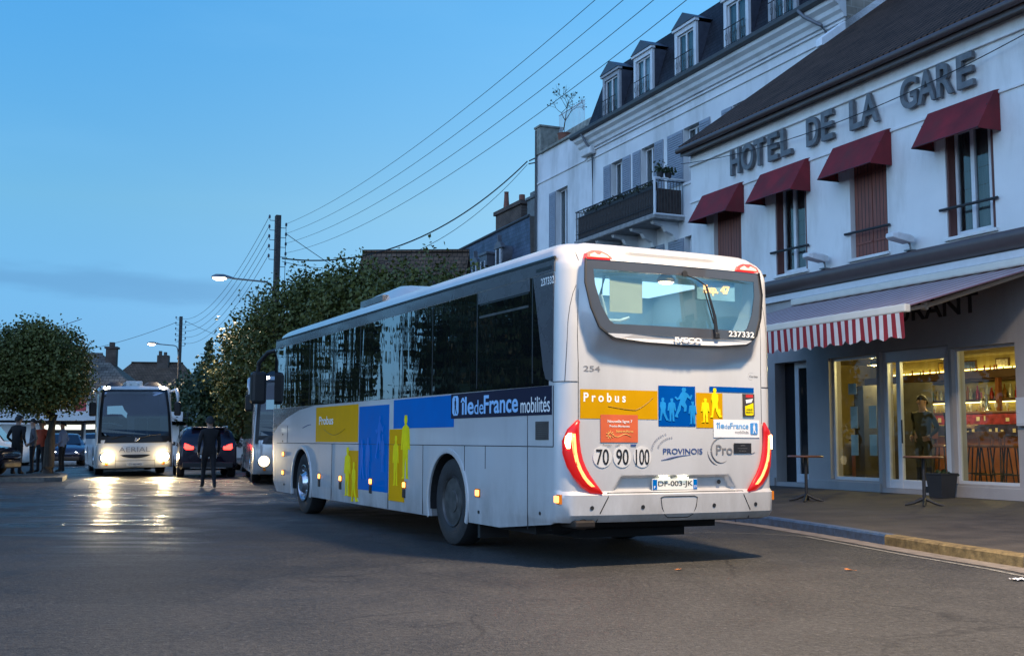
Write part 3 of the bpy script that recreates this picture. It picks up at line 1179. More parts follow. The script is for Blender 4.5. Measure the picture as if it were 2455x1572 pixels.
late_254 = mb
mb = MB()
mb.tube([(-0.135, -0.40, 2.25), (-0.13, -0.385, 2.45), (-0.11, -0.30, 2.76)], [0.022, 0.016, 0.010], 6)
mb.tube([(-0.11, -0.30, 2.76), (-0.095, -0.20, 2.82), (-0.09, -0.06, 2.86)], 0.007, 6)
mb.tube([(-0.125, -0.375, 2.38), (-0.12, -0.30, 2.62), (-0.11, -0.272, 2.72)], 0.007, 6)
mb.lathe([(0.0, 0.0), (0.028, 0.006), (0.032, 0.03), (0.0, 0.03)], 14, Matrix.Translation((-0.085, -0.04, 2.865)) @ Matrix.Rotation(-PI / 2, 4, 'Y'))
mb.build('wiper', m_black, bus, smooth=50)
mb = MB()
for y in (-1,):
    mb.box(-0.16, -0.11, -0.425, -0.375, 2.225, 2.29)
mb.build('wiper_motor_cap', m_black, bus, bevel=0.01)

# high brake lamps
for sy in (1, -1):
    p = [(sy * 1.035, 2.965), (sy * 1.02, 3.01), (sy * 0.95, 3.045), (sy * 0.86, 3.045), (sy * 0.78, 3.01), (sy * 0.75, 2.968)]
    o = rear_plane(p, None, lambda z, y: -0.03 + 0.55 * max(0, z - 2.965), 'high_brake_lamp', m_topred, 0.09)
    p2 = [(sy * 1.00, 2.972), (sy * 0.995, 2.996), (sy * 0.94, 3.020), (sy * 0.915, 2.998), (sy * 0.885, 2.998), (sy * 0.86, 3.020), (sy * 0.805, 2.996), (sy * 0.79, 2.974)]
    rear_plane(p2, None, lambda z, y: -0.038 + 0.55 * max(0, z - 2.965), 'bulb', m_tophot, 0.03, o)

# tail lamps: swept sickles with a glowing strip
for sy in (1, -1):
    edge_o = [(1.105, 1.40), (1.20, 1.31), (1.238, 1.20), (1.235, 1.08), (1.205, 0.96), (1.15, 0.86), (1.07, 0.77), (0.98, 0.715), (0.87, 0.705)]
    edge_i = [(1.098, 1.38), (1.100, 1.30), (1.095, 1.20), (1.08, 1.10), (1.06, 1.02), (1.03, 0.95), (0.99, 0.88), (0.93, 0.80), (0.862, 0.708)]

    def wrap(y, z, out=0.0):
        ay = abs(y)
        h = 1.275
        x = 0.0
        e = ay - (h - RR)
        if e > 0:
            x = RR - math.sqrt(max(0.0, RR * RR - e * e))
        b = 0.05 * min(1, (ay / 1.1)) ** 3
        return (x + b - 0.016 - out, y, z)
    rg = []
    for (yo, zo), (yi, zi) in zip(edge_o, edge_i):
        rg.append([wrap(sy * (yi + (yo - yi) * t), zi + (zo - zi) * t, 0.022 * math.sin(PI * t)) for t in [k / 6 for k in range(7)]])
    mb = MB()
    mb.loft(rg, closed=False, cap=False)
    tl = mb.build('tail_lamp', m_litred, bus, smooth=70)
    md = tl.modifiers.new('solid', 'SOLIDIFY')
    md.thickness = 0.02
    md.offset = 0
    # glowing guide
    st = [(1.165, 1.27), (1.158, 1.18), (1.15, 1.10), (1.13, 1.01), (1.095, 0.93), (1.05, 0.855), (1.0, 0.80), (0.965, 0.77)]
    wd = [0.020, 0.020, 0.018, 0.018, 0.018, 0.020, 0.023, 0.019]
    rg = [[wrap(sy * (y + q * s_), z, 0.026) for q in (-1, 0, 1)] for (y, z), s_ in zip(st, wd)]
    mb = MB()
    mb.loft(rg, closed=False, cap=False)
    g = mb.build('light_guide', m_redglow, tl, smooth=70)
    md = g.modifiers.new('solid', 'SOLIDIFY')
    md.thickness = 0.012
    md.offset = 0
    rg = [[wrap(sy * (y + q * s_), z, 0.030) for q in (-1, 0, 1)] for (y, z), s_ in (((1.192, 1.275), .012), ((1.205, 1.24), .022), ((1.21, 1.18), .021), ((1.205, 1.13), .012))]
    mb = MB()
    mb.loft(rg, closed=False, cap=False)
    g = mb.build('bulb', m_redhot, tl, smooth=70)
    md = g.modifiers.new('solid', 'SOLIDIFY')
    md.thickness = 0.012
    md.offset = 0


def xr0(y, z):
    return lerp_tab(RX, z) + 0.05 * min(1.2, abs(y) / 1.1) ** 3 + rear_bulge(y, z)


late_254.conform(xr0, 0.003, 0.0)
late_254.build('fleet_number', m_gtxt, bus)


def decal(poly, name, mat, off=0.004, parent=None):
    """flat sticker on the tailgate, laid on its gentle curve"""
    mb = MB()
    poly = dense(poly, 5) if len(poly) < 12 else poly
    n = len(poly)
    f = [(xr0(y, z) - off - 0.002, y, z) for y, z in poly]
    b = [(x + 0.002 + off, y, z) for x, y, z in f]
    mb.add(f + b, [tuple(range(n))] + [(i, n + i, n + (i + 1) % n, (i + 1) % n) for i in range(n)])
    return mb.build(name, mat, parent or bus)


def grid_decal(y0, y1, z0, z1, name, mat, off=0.004):
    mb = MB()
    n = 12
    vs, fsx = [], []
    for i in range(n + 1):
        y = y0 + (y1 - y0) * i / n
        for z in (z0, z1):
            vs.append((xr0(y, z) - off, y, z))
    fsx = [(2 * i, 2 * i + 1, 2 * i + 3, 2 * i + 2) for i in range(n)]
    mb.add(vs, fsx)
    return mb.build(name, mat, bus)


FIG = {  # outlines of standing, striding and running people, unit height
    'stand': [(-.05, 1), (.05, 1), (.07, .93), (.04, .85), (.15, .80), (.17, .62), (.19, .45), (.13, .46), (.11, .60), (.10, .45), (.10, .22), (.11, .02), (.16, 0), (.03, 0), (.02, .22), (0, .40), (-.03, .22), (-.04, 0), (-.17, 0), (-.11, .03), (-.11, .25), (-.12, .47), (-.12, .62), (-.14, .46), (-.20, .45), (-.18, .62), (-.15, .80), (-.04, .85), (-.07, .93)],
    'run': [(.06, 1), (.16, 1), (.18, .92), (.14, .86), (.24, .80), (.32, .70), (.36, .78), (.40, .74), (.34, .60), (.22, .68), (.14, .52), (.20, .40), (.18, .22), (.10, .20), (.10, .34), (0, .42), (-.02, .26), (-.12, .10), (-.10, .0), (-.22, .03), (-.18, .12), (-.12, .30), (-.06, .48), (-.02, .62), (-.14, .58), (-.22, .66), (-.18, .70), (-.10, .64), (-.02, .78), (.04, .86), (.03, .94)],
    'walk': [(-.05, 1), (.04, 1), (.06, .92), (.03, .84), (.12, .78), (.13, .60), (.10, .46), (.12, .30), (.22, .08), (.28, .02), (.16, 0), (.05, .20), (0, .36), (-.06, .20), (-.08, 0), (-.18, 0), (-.14, .06), (-.12, .28), (-.10, .48), (-.14, .62), (-.12, .78), (-.05, .84), (-.07, .92)]}


def fig(kind, y, z0, h, wf=1.0):
    return [(y - px * h * wf, z0 + pz * h) for px, pz in FIG[kind]]


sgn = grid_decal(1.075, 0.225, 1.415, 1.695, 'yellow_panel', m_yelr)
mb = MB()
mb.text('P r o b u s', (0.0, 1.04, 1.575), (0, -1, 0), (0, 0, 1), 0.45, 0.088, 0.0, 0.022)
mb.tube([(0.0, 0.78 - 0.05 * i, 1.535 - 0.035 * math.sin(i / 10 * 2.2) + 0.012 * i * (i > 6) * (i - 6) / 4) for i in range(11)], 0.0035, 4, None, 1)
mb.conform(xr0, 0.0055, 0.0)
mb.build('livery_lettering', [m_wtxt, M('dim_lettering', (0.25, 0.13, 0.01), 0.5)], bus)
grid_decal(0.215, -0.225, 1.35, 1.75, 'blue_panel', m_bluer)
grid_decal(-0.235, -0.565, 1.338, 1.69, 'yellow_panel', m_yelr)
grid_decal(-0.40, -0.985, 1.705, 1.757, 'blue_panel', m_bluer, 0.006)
for k, y, z0, h in (('walk', 0.165, 1.405, 0.225), ('stand', 0.06, 1.40, 0.225), ('run', -0.05, 1.435, 0.30), ('stand', -0.19, 1.375, 0.225)):
    decal(fig(k, y, z0, h, 1.15), 'figure', m_fblue, 0.007)
for k, y, z0, h in (('stand', -0.345, 1.395, 0.24), ('walk', -0.465, 1.445, 0.295)):
    decal(fig(k, y, z0, h, 1.1), 'figure', m_fyel, 0.009)
decal([(-0.50, 1.53), (-0.53, 1.53), (-0.535, 1.485), (-0.50, 1.485)], 'figure_bag', m_fyel, 0.009)
grid_decal(0.865, 0.455, 1.19, 1.455, 'orange_poster', m_orange, 0.007)
mb = MB()
mb.text('Nouvelle ligne 7', (-0.006, 0.79, 1.37), (0, -1, 0), (0, 0, 1), 0.27, 0.035, 0.001, 0.012)
mb.text('Provins-Montereau', (-0.006, 0.77, 1.335), (0, -1, 0), (0, 0, 1), 0.22, 0.022, 0.001, 0.008)
mb.text('Seine-et-Marne', (-0.006, 0.70, 1.285), (0, -1, 0), (0, 0, 1), 0.19, 0.024, 0.001, 0.008, 1)
for i in range(9):
    a = 2 * PI * i / 9
    mb.tube([(-0.006, 0.765 - 0.022 * math.cos(a), 1.262 + 0.022 * math.sin(a)), (-0.006, 0.765 - 0.042 * math.cos(a), 1.262 + 0.042 * math.sin(a))], 0.003, 4, None, 1)
mb.tube([(-0.006, 0.765 - 0.020 * math.cos(i * PI / 5), 1.262 + 0.020 * math.sin(i * PI / 5)) for i in range(9)], 0.003, 4, None, 1)
mb.tube([(-0.006, 0.73 - 0.022 * i, 1.255 - 0.014 * math.sin(i * 0.8)) for i in range(10)], 0.0025, 4, None, 1)
mb.text('Procars', (-0.005, 0.84, 1.158), (0, -1, 0), (0, 0, 1), 0.09, 0.016, 0.001, 0.004, 2)
mb.text('idf', (-0.005, 0.70, 1.158), (0, -1, 0), (0, 0, 1), 0.05, 0.016, 0.001, 0.004, 2)
mb.box(0.0, -0.005 + 0.001, 0.475, 0.535, 1.155, 1.172, None, 3)
mb.conform(xr0, 0.0085, -0.0055)
mb.build('poster_lettering', [m_wtxt, M('sun_lettering', (0.75, 0.45, 0.12), 0.5), m_gtxt, m_ntxt], bus)
for y, t, w_ in ((0.845, '70', 0.135), (0.63, '90', 0.135), (0.405, '100', 0.155)):
    disc = decal([(y + 0.100 * math.cos(i * PI / 16), 1.05 + 0.102 * math.sin(i * PI / 16)) for i in range(32)], 'speed_disc', M('disc_white', (0.575, 0.575, 0.57), 0.4, var=0.03), 0.005)
    mb = MB()
    mb.text(t, (xr0(y - w_ / 2, 1.05) - 0.010, y + w_ / 2, 0.973), (0, -1, 0), (0, 0, 1), w_, 0.152, 0.001, 0.012)
    mb.conform(xr0, 0.0085, xr0(y - w_ / 2, 1.05) - 0.010)
    mb.build('digits', m_ktxt, disc)
mb = MB()
mb.text('PROVINOIS', (-0.003, 0.165, 1.078), (0, -1, 0), (0, 0, 1), 0.47, 0.055, 0.002, 0.006)
mb.tube([(-0.001, 0.185 - 0.035 * i, 1.018 + 0.05 * math.sin(i / 10 * 1.5)) for i in range(11)], [0.004, .006, .008, .009, .008, .007, .006, .005, .004, .003, .002], 5)
for i, ch in enumerate('Communaute'):
    a = PI * 0.98 - i * 0.125
    cy, cz = 0.05, 1.10
    dx = (0, -math.sin(a), -math.cos(a) * -1 * -1)
    o_ = (-0.003, cy - math.cos(a) * 0.235 * 1.0, cz + math.sin(a) * 0.17)
    t_ = Vector((0, -math.sin(a), math.cos(a) * -1)).normalized()
    mb.text(ch, o_, t_, Vector((0, -math.cos(a), math.sin(a))), 0.017, 0.022, 0.001, 0.0, 1)
for i, ch in enumerate('deCommunes'):
    a = PI * 0.92 - i * 0.125
    o_ = (-0.003, 0.03 - math.cos(a) * 0.19, 1.10 + math.sin(a) * 0.13)
    t_ = Vector((0, -math.sin(a), -math.cos(a))).normalized()
    mb.text(ch, o_, t_, Vector((0, -math.cos(a), math.sin(a))), 0.015, 0.020, 0.001, 0.0, 1)
mb.conform(xr0, 0.002, -0.0015)
mb.build('operator_lettering', [m_ntxt, M('faint_lettering', (0.30, 0.31, 0.36), 0.6)], bus)
mb = MB()
arc = [(0.002, -0.54 - 0.125 * math.cos(a), 1.115 + 0.125 * math.sin(a)) for a in [PI * 0.42 - i * PI * 1.55 / 24 + PI * 0.0 for i in range(25)]]
arc = [(0.002, -0.54 + 0.125 * math.cos(a), 1.115 + 0.125 * math.sin(a)) for a in [PI * 0.30 + i * -PI * 1.45 / 24 for i in range(25)]]
arc = [(0.002, -0.54 + 0.125 * math.cos(a), 1.115 + 0.125 * math.sin(a)) for a in [PI * 0.62 - i * PI * 1.30 / 24 for i in range(25)]]
mb.tube(arc, [0.003 + 0.007 * math.sin(PI * i / 24) for i in range(25)], 5)
arc = [(0.002, -0.52 + 0.15 * math.cos(a), 1.115 + 0.15 * math.sin(a)) for a in [-PI * 0.02 - i * PI * 0.42 / 12 for i in range(13)]]
mb.tube(arc, [0.002 + 0.006 * math.sin(PI * i / 12) for i in range(13)], 5)
mb.conform(xr0, 0.002, 0.0)
mb.build('logo', m_gtxt, bus)
mb = MB()
mb.text('Pro', (-0.002, -0.475, 1.07), (0, -1, 0), (0, 0, 1), 0.21, 0.10, 0.002, 0.010)
mb.tube([(-0.002, -0.93 - 0.02 * i, 1.082 + 0.002 * i * i) for i in range(4)], 0.003, 4)
mb.conform(xr0, 0.002, 0.0)
mb.build('logo_lettering', m_gtxt, bus)
mb = MB()
arc = [(0.004, -0.955 + 0.045 * math.cos(a), 1.875 + 0.038 * math.sin(a)) for a in [PI * 0.7 - i * PI * 1.3 / 12 for i in range(13)]]
mb.tube(arc, 0.003, 4)
mb.text('Cardex', (-0.000, -0.93, 1.865), (0, -1, 0), (0, 0, 1), 0.12, 0.022, 0.001, 0.004)
mb.conform(xr0, 0.002, 0.0)
mb.build('logo', m_gtxt, bus)
grid_decal(-0.70, -0.935, 1.085, 1.188, 'black_label', m_ktxt, 0.009)
mb = MB()
mb.text('SERVICE', (-0.000, -0.79, 1.158), (0, -1, 0), (0, 0, 1), 0.06, 0.012, 0.001)
mb.text('www.procars.fr', (-0.000, -0.75, 1.128), (0, -1, 0), (0, 0, 1), 0.13, 0.012, 0.001)
mb.text('01 60 52', (-0.000, -0.77, 1.103), (0, -1, 0), (0, 0, 1), 0.09, 0.010, 0.001)
mb.conform(xr0, 0.0105, 0.0)
mb.build('label_lettering', m_gtxt, bus)
grid_decal(-0.445, -1.055, 1.245, 1.425, 'white_label', m_wst, 0.007)
mb = MB()
mb.text('île', (-0.006, -0.475, 1.335), (0, -1, 0), (0, 0, 1), 0.105, 0.062, 0.001, 0.015)
mb.text('de', (-0.006, -0.585, 1.335), (0, -1, 0), (0, 0, 1), 0.065, 0.045, 0.001, -0.005)
mb.text('France', (-0.006, -0.655, 1.335), (0, -1, 0), (0, 0, 1), 0.245, 0.058, 0.001, 0.015)
mb.text('mobilités', (-0.004, -0.72, 1.283), (0, -1, 0), (0, 0, 1), 0.18, 0.034, 0.001, 0.0, 1)
mb.conform(xr0, 0.0085, -0.005)
mb.build('region_lettering', [M('sky_blue_lettering', (0.12, 0.33, 0.62), 0.5), m_gtxt], bus)
lb = decal([(-0.925, 1.29), (-0.925, 1.385), (-0.935, 1.395), (-1.015, 1.395), (-1.025, 1.385), (-1.025, 1.29), (-1.015, 1.28), (-0.935, 1.28)], 'region_logo', M('logo_blue', (0.05, 0.25, 0.60), 0.4), 0.011)
decal(fig('walk', -0.975, 1.29, 0.095, 1.2), 'figure', m_wst, 0.013, lb)
wl_ = decal([(-0.83, 1.692), (-0.985, 1.692), (-0.985, 1.462), (-0.83, 1.462)], 'warning_plate', M('warning_dark', (0.05, 0.04, 0.04), 0.5), 0.012)
decal([(-0.855, 1.565), (-0.968, 1.60), (-0.968, 1.48), (-0.945, 1.472), (-0.87, 1.472), (-0.855, 1.48)], 'warning_field', m_fyel, 0.014, wl_)
decal([(-0.86, 1.63), (-0.965, 1.645), (-0.94, 1.605), (-0.87, 1.595)], 'pictogram', m_wst, 0.014, wl_)
decal([(-0.865, 1.685), (-0.965, 1.685), (-0.965, 1.655), (-0.865, 1.655)], 'warning_heading', M('warning_red', (0.5, 0.02, 0.02), 0.5), 0.014, wl_)
mb = MB()
mb.text('ANGLES', (0.017, -0.868, 1.522), (0, -1, 0), (0, 0, 1), 0.085, 0.018, 0.001, 0.01)
mb.text('MORTS', (0.017, -0.868, 1.493), (0, -1, 0), (0, 0, 1), 0.085, 0.018, 0.001, 0.01)
mb.conform(xr0, 0.0165, 0.017)
mb.build('warning_words', m_ktxt, wl_)

# number plate in its recess, with two small lamps
mb = MB()
mb.box(0.018, 0.03, -0.255, 0.28, 0.727, 0.835)
pl = mb.build('number_plate', M('plate_white', (0.72, 0.72, 0.66), 0.4, var=0.02), bus, bevel=0.004)
mb = MB()
mb.text('DF-003-JK', (0.0165, 0.212, 0.75), (0, -1, 0), (0, 0, 1), 0.41, 0.065, 0.001, 0.008)
mb.build('plate_digits', m_ktxt, pl)
mb = MB()
mb.box(0.0155, 0.0178, 0.225, 0.275, 0.732, 0.830)
mb.box(0.0155, 0.0178, -0.25, -0.205, 0.732, 0.830)
build_parts(mb, 'plate_band', m_blue, pl)
mb = MB()
mb.text('F', (0.0148, 0.262, 0.742), (0, -1, 0), (0, 0, 1), 0.018, 0.026, 0.0005, 0.004)
mb.text('77', (0.0148, -0.212, 0.742), (0, -1, 0), (0, 0, 1), 0.032, 0.026, 0.0005, 0.004)
mb.build('band_digits', m_wtxt, pl)
for y in (0.14, -0.08):
    mb = MB()
    mb.box(-0.005, 0.03, y - 0.05, y + 0.05, 0.838, 0.850)
    mb.build('plate_lamp', EM('plate_lamp_glow', (1.0, 0.95, 0.72), 5.0), bus)
mb = MB()
mb.lathe([(0.0, 0.0), (0.022, 0.0), (0.022, 0.006), (0, 0.006)], 14, Matrix.Translation((0.045, -0.535, 0.80)) @ Matrix.Rotation(-PI / 2, 4, 'Y'))
mb.build('tailgate_lock', m_black, bus)

# bumper seams, tow hatch, parking sensors, tailgate outline, corner seams
mb = MB()


def seam(pts, r=0.0045):
    mb.tube(pts, r, 4)


def rp(y, z, o=0.0):
    return (xr0(y, z) + o, y, z)


for sy in (1, -1):
    seam([rp(sy * y, z) for y, z in ((0.80, 0.705), (0.80, 0.67), (0.84, 0.60), (0.885, 0.52), (0.90, 0.43))], 0.006)
seam([rp(0.8 - 0.05 * i, 0.708) for i in range(33)], 0.005)
hp = [(0.215, 0.655), (0.20, 0.56), (0.165, 0.49), (0.12, 0.462), (-0.12, 0.462), (-0.165, 0.49), (-0.20, 0.56), (-0.215, 0.655), (-0.18, 0.667), (0.18, 0.667), (0.215, 0.655)]
seam([(lerp_tab(RX, z) - 0.001, y, z) for y, z in hp], 0.005)
for sy in (1, -1):
    seam([rp(sy * 1.085, z) for z in [0.72 + 0.0, 1.0, 1.4, 1.7, 1.95]] if False else [rp(sy * 1.092, z) for z in (1.39, 1.6, 1.8, 1.95)], 0.004)
    seam([rp(sy * (1.092 + 0.0), 1.95), rp(sy * 1.10, 2.2), rp(sy * 1.09, 2.6), rp(sy * 1.075, 2.95), rp(sy * 1.09, 3.02)], 0.0035)
    seam([(wrap(y, 1.765)[0] + 0.016, sy * y, 1.765) for y in (1.10, 1.13, 1.16, 1.19, 1.215, 1.235, 1.25, 1.262, 1.27, 1.275)], 0.005)
    seam([(wrap(y, z)[0] + 0.016 + (lerp_tab(RX, z)), sy * y, z) for y, z in ((1.215, 1.77), (1.20, 2.1), (1.19, 2.35), (1.17, 2.5), (1.14, 2.62), (1.105, 2.7))], 0.003)
mb.build('panel_gap', m_seam, bus)
mb = MB()
for y in (0.97, 0.42, -0.42, -0.96):
    x = xr0(y, 0.57)
    mb.lathe([(0.0, 0), (0.019, 0.0), (0.021, 0.008), (0, 0.008)], 14, Matrix.Translation((x + 0.004, y, 0.57)) @ Matrix.Rotation(-PI / 2, 4, 'Y'))
build_parts(mb, 'parking_sensor', m_black, bus)
mb = MB()
mb.tube([(0.25, 1.04, 0.42), (0.03, 1.04, 0.415)], 0.055, 14)
mb.box(0.0, 0.3, 0.93, 1.15, 0.38, 0.455, None, 0)
mb.build('exhaust', [M('sooty_steel', (0.03, 0.024, 0.02), 0.6, 0.5, var=0.4)], bus, bevel=0.02)
mb = MB()
mb.box(0.75, 10.6, -1.0, 1.0, 0.30, 0.62)
mb.box(0.75, 2.2, -0.6, 0.7, 0.22, 0.32)
mb.box(0.9, 1.9, 0.55, 1.1, 0.26, 0.34)
mb.box(3.6, 8.2, -0.9, 0.9, 0.26, 0.34)
mb.tube([(RWX, -1.0, 0.5), (RWX, 1.0, 0.5)], 0.13, 10)
mb.tube([(FWX, -1.0, 0.5), (FWX, 1.0, 0.5)], 0.09, 10)
mb.build('chassis', m_dark, bus)

# ---- side
SYL = 1.275


def spanel(x0, x1, z0, z1, name, mat, off=0.004, sy=1, parent=None):
    mb = MB()
    y = sy * (SYL + off)
    mb.box(x0, x1, min(sy * SYL - sy * 0.01, y), max(sy * SYL - sy * 0.01, y), z0, z1)
    return mb.build(name, mat, parent or bus)


def spoly(poly, name, mat, off, sy=1, parent=None):
    mb = MB()
    mb.prism(poly, sy * (SYL - 0.01), sy * (SYL + off), 'y')
    return mb.build(name, mat, parent or bus)


for sy in (1, -1):
    # daylight opening: one flush band with a sloping front lower edge
    gl_ = [(0.16, 1.735), (8.2, 1.755), (9.2, 1.70), (10.1, 1.58), (10.86, 1.40), (10.86, 1.765), (10.88, 2.835), (0.09, 2.83)]
    spoly([(0.30, 1.735), (10.86, 1.765), (10.86, 2.835), (0.30, 2.83)], 'side_window', m_sglass, 0.005, sy)
    spoly([(10.85, 1.755), (8.3, 1.752), (9.2, 1.70), (10.0, 1.58), (10.6, 1.43), (10.85, 1.33)], 'front_fairing', m_greyband, 0.0035, sy)
    spoly([(0.19, 2.836), (10.83, 2.843), (10.80, 2.97), (0.19, 2.955)], 'cant_rail', m_greyband, 0.006, sy)
    spoly([(0.17, 2.957), (10.8, 2.975), (10.8, 3.0), (0.17, 2.985)], 'rain_gutter', m_black, 0.012, sy)
    # opaque grey corner panel at the back with its slanting lower edge
    spoly([(0.22, 1.765), (0.36, 1.80), (0.41, 1.90), (0.63, 2.828), (0.20, 2.828)], 'corner_panel', m_greyband, 0.0075, sy)
    mbv = MB()
    for x in (0.645, 1.985, 3.29, 4.31, 6.02, 7.28, 8.6, 9.75):
        mbv.box(x - 0.012, x + 0.012, sy * SYL, sy * (SYL + 0.0058), 1.77, 2.83)
    for p_, q_ in (((1.92, 2.55), (0.73, 2.56)),):
        mbv.box(q_[0], p_[0], sy * SYL, sy * (SYL + 0.010), 2.54, 2.565, None, 1)
        mbv.box(q_[0], p_[0], sy * SYL, sy * (SYL + 0.007), 2.68, 2.695, None, 0)
    for f in mbv.bm.faces:
        pass
    build_parts(mbv, 'window_bar', [m_black, m_rim], bus)
    spanel(0.70, 1.96, 2.70, 2.828, 'hopper_panel', m_greyband, 0.0072, sy)
    spanel(0.24, 0.56, 2.868, 2.90, 'cant_vent', m_black, 0.009, sy)
    # seams
    mbs = MB()
    y = sy * (SYL + 0.001)
    for a_, b_ in (((0.21, 1.145), (10.6, 1.15)), ((0.745, 0.33), (0.755, 1.73)), ((2.31, 0.62), (2.31, 1.145)), ((3.56, 0.31), (3.57, 1.145)),
                   ((4.79, 0.31), (4.81, 1.145)), ((0.21, 1.145), (0.21, 1.73)), ((7.3, 0.31), (7.3, 1.145)), ((1.755, 0.9), (1.755, 1.145)), ((9.9, 1.15), (9.9, 1.45))):
        mbs.tube([(a_[0], y, a_[1]), (b_[0], y, b_[1])], 0.0045, 4)
    mbs.build('panel_gap', m_seam, bus)
    # arch lips
    for xw_ in (RWX, FWX):
        mba = MB()
        n = 28
        pr = []
        for i in range(n + 1):
            a_ = -0.36 + (PI + 0.72) * i / n
            pr.append([(xw_ + r_ * math.cos(a_), sy * (SYL + o_), 0.5 + r_ * math.sin(a_)) for r_, o_ in ((0.555, -0.03), (0.555, 0.010), (0.575, 0.016), (0.612, 0.010), (0.617, -0.005))])
        mba.loft(pr, closed=False, cap=False)
        mba.build('wheel_arch_lip', m_trim, bus, smooth=50)
        # lined wheel well
        mba = MB()
        n = 20
        pr = []
        for i in range(n + 1):
            a_ = -0.2 + (PI + 0.4) * i / n
            pr.append([(xw_ + 0.552 * math.cos(a_), sy * o_, 0.5 + 0.552 * math.sin(a_)) for o_ in (0.82, 1.262)])
        mba.loft(pr, closed=False, cap=False)
        mba.build('wheel_well', m_dark, bus)
    # amber side markers, six with a black clip under them
    for x, z, clip in ((10.12, 0.96, 0), (10.12, 0.64, 0), (7.92, 0.64, 1), (6.84, 0.64, 1), (5.48, 0.64, 1), (4.19, 0.64, 1), (1.94, 0.635, 0), (0.15, 0.65, 0)):
        yy = SYL if x > 0.3 else 1.262
        mbm = MB()
        mbm.box(x - 0.045, x + 0.045, sy * (yy - 0.02), sy * (yy + 0.018), z - 0.032, z + 0.032, None, 0)
        mk = mbm.build('side_marker', m_amber, bus, bevel=0.008)
        mbm = MB()
        mbm.box(x - 0.06, x + 0.06, sy * (yy - 0.02), sy * (yy + 0.010), z - 0.045, z + 0.045)
        mbm.build('lens_rim', m_amberl, mk)
        if clip:
            mbm = MB()
            mbm.box(x - 0.04, x + 0.04, sy * (SYL - 0.01), sy * (SYL + 0.02), z - 0.16, z - 0.05)
            mbm.build('flap_latch', m_black, bus, bevel=0.01)
    mbm = MB()
    for x, z in ((1.92, 0.43), (0.48, 0.50), (10.2, 1.30), (10.2, 1.18), (10.05, 0.44)):
        mbm.lathe([(0, 0), (0.018, 0), (0.018, 0.01), (0, 0.01)], 10, Matrix.Translation((x, sy * (SYL - 0.004), z)) @ Matrix.Rotation(-sy * PI / 2, 4, 'X'))
    build_parts(mbm, 'flap_lock', m_black, bus)
    # engine vent
    fr_ = spanel(0.305, 0.575, 1.21, 1.39, 'engine_vent', M('vent_mesh', (0.07, 0.06, 0.055), 0.7), 0.006, sy)
    mbm = MB()
    for i in range(8):
        mbm.box(0.315, 0.565, sy * SYL, sy * (SYL + 0.012), 1.222 + 0.0205 * i, 1.229 + 0.0205 * i)
    mbm.build('vent_slat', m_rim, fr_)
    # livery
    if sy == 1:
        spanel(6.07, 8.18, 1.175, 1.715, 'yellow_panel', m_yel, 0.003)
        spanel(4.79, 6.03, 0.515, 1.675, 'blue_panel', m_blue, 0.003)
        spanel(4.20, 4.77, 0.42, 1.345, 'yellow_panel', m_yel, 0.003)
        spanel(6.03, 6.48, 0.395, 1.055, 'yellow_panel', m_yel, 0.0035)
        spanel(2.62, 4.62, 1.355, 1.725, 'blue_panel', m_blue, 0.0032)
        spanel(0.24, 2.70, 1.452, 1.732, 'navy_panel', m_navy, 0.0055)

        def sfig(kind, x, z0, h, mat, wf, off):
            spoly([(x - px * h * wf, z0 + pz * h) for px, pz in FIG[kind]], 'figure', mat, off)
        sfig('stand', 4.16, 0.72, 0.80, m_fyel, 1.0, 0.0062)
        sfig('stand', 4.51, 0.62, 0.64, m_fyel, 0.9, 0.0062)
        sfig('stand', 6.52, 0.40, 0.70, m_fyel, 1.1, 0.0066)
        sfig('walk', 6.22, 0.33, 0.56, m_fyel, 1.1, 0.0066)
        sfig('run', 5.20, 0.95, 0.58, m_dblue, 0.9, 0.0058)
        sfig('stand', 5.62, 0.64, 0.60, m_dblue, 0.8, 0.0058)
        sfig('stand', 5.02, 0.78, 0.50, m_dblue, 0.8, 0.0058)
        sfig('walk', 5.88, 0.66, 0.55, m_dblue, 0.8, 0.0058)
        mbt = MB()
        mbt.text('Probus', (8.0, 1.2785, 1.44), (-1, 0, 0), (0, 0, 1), 0.74, 0.13, 0.001, 0.012)
        mbt.tube([(7.75 - 0.09 * i, 1.278, 1.37 - 0.09 * math.sin(i / 12 * PI)) for i in range(13)], 0.004, 4, None, 1)
        mbt.tube([(8.95 - 0.04 * i, 1.2745, 1.40 + 0.05 * math.sin(i / 12 * 1.6)) for i in range(13)], 0.006, 4, None, 2)
        mbt.build('side_lettering', [m_wtxt, MATS['dim_lettering'], m_ntxt], bus)
        mbt = MB()
        mbt.text('île', (2.42, 1.2812, 1.49), (-1, 0, 0), (0, 0, 1), 0.36, 0.20, 0.001, 0.018)
        mbt.text('de', (2.04, 1.2812, 1.49), (-1, 0, 0), (0, 0, 1), 0.24, 0.155, 0.001, 0.0)
        mbt.text('France', (1.79, 1.2812, 1.49), (-1, 0, 0), (0, 0, 1), 0.83, 0.20, 0.001, 0.018)
        mbt.text('mobilités', (0.90, 1.2812, 1.48), (-1, 0, 0), (0, 0, 1), 0.63, 0.155, 0.001, 0.004, 1)
        mbt.build('region_lettering', [m_ltxt, m_wtxt], bus)
        lg = spoly([(2.66, 1.52), (2.66, 1.68), (2.62, 1.71), (2.51, 1.71), (2.48, 1.68), (2.48, 1.52), (2.51, 1.485), (2.62, 1.485)], 'region_logo', m_ltxt, 0.0068)
        spoly([(2.57 - px * 0.19 * 1.0, 1.505 + pz * 0.185) for px, pz in FIG['walk']], 'figure', m_navy, 0.0078, 1, lg)
        mbt = MB()
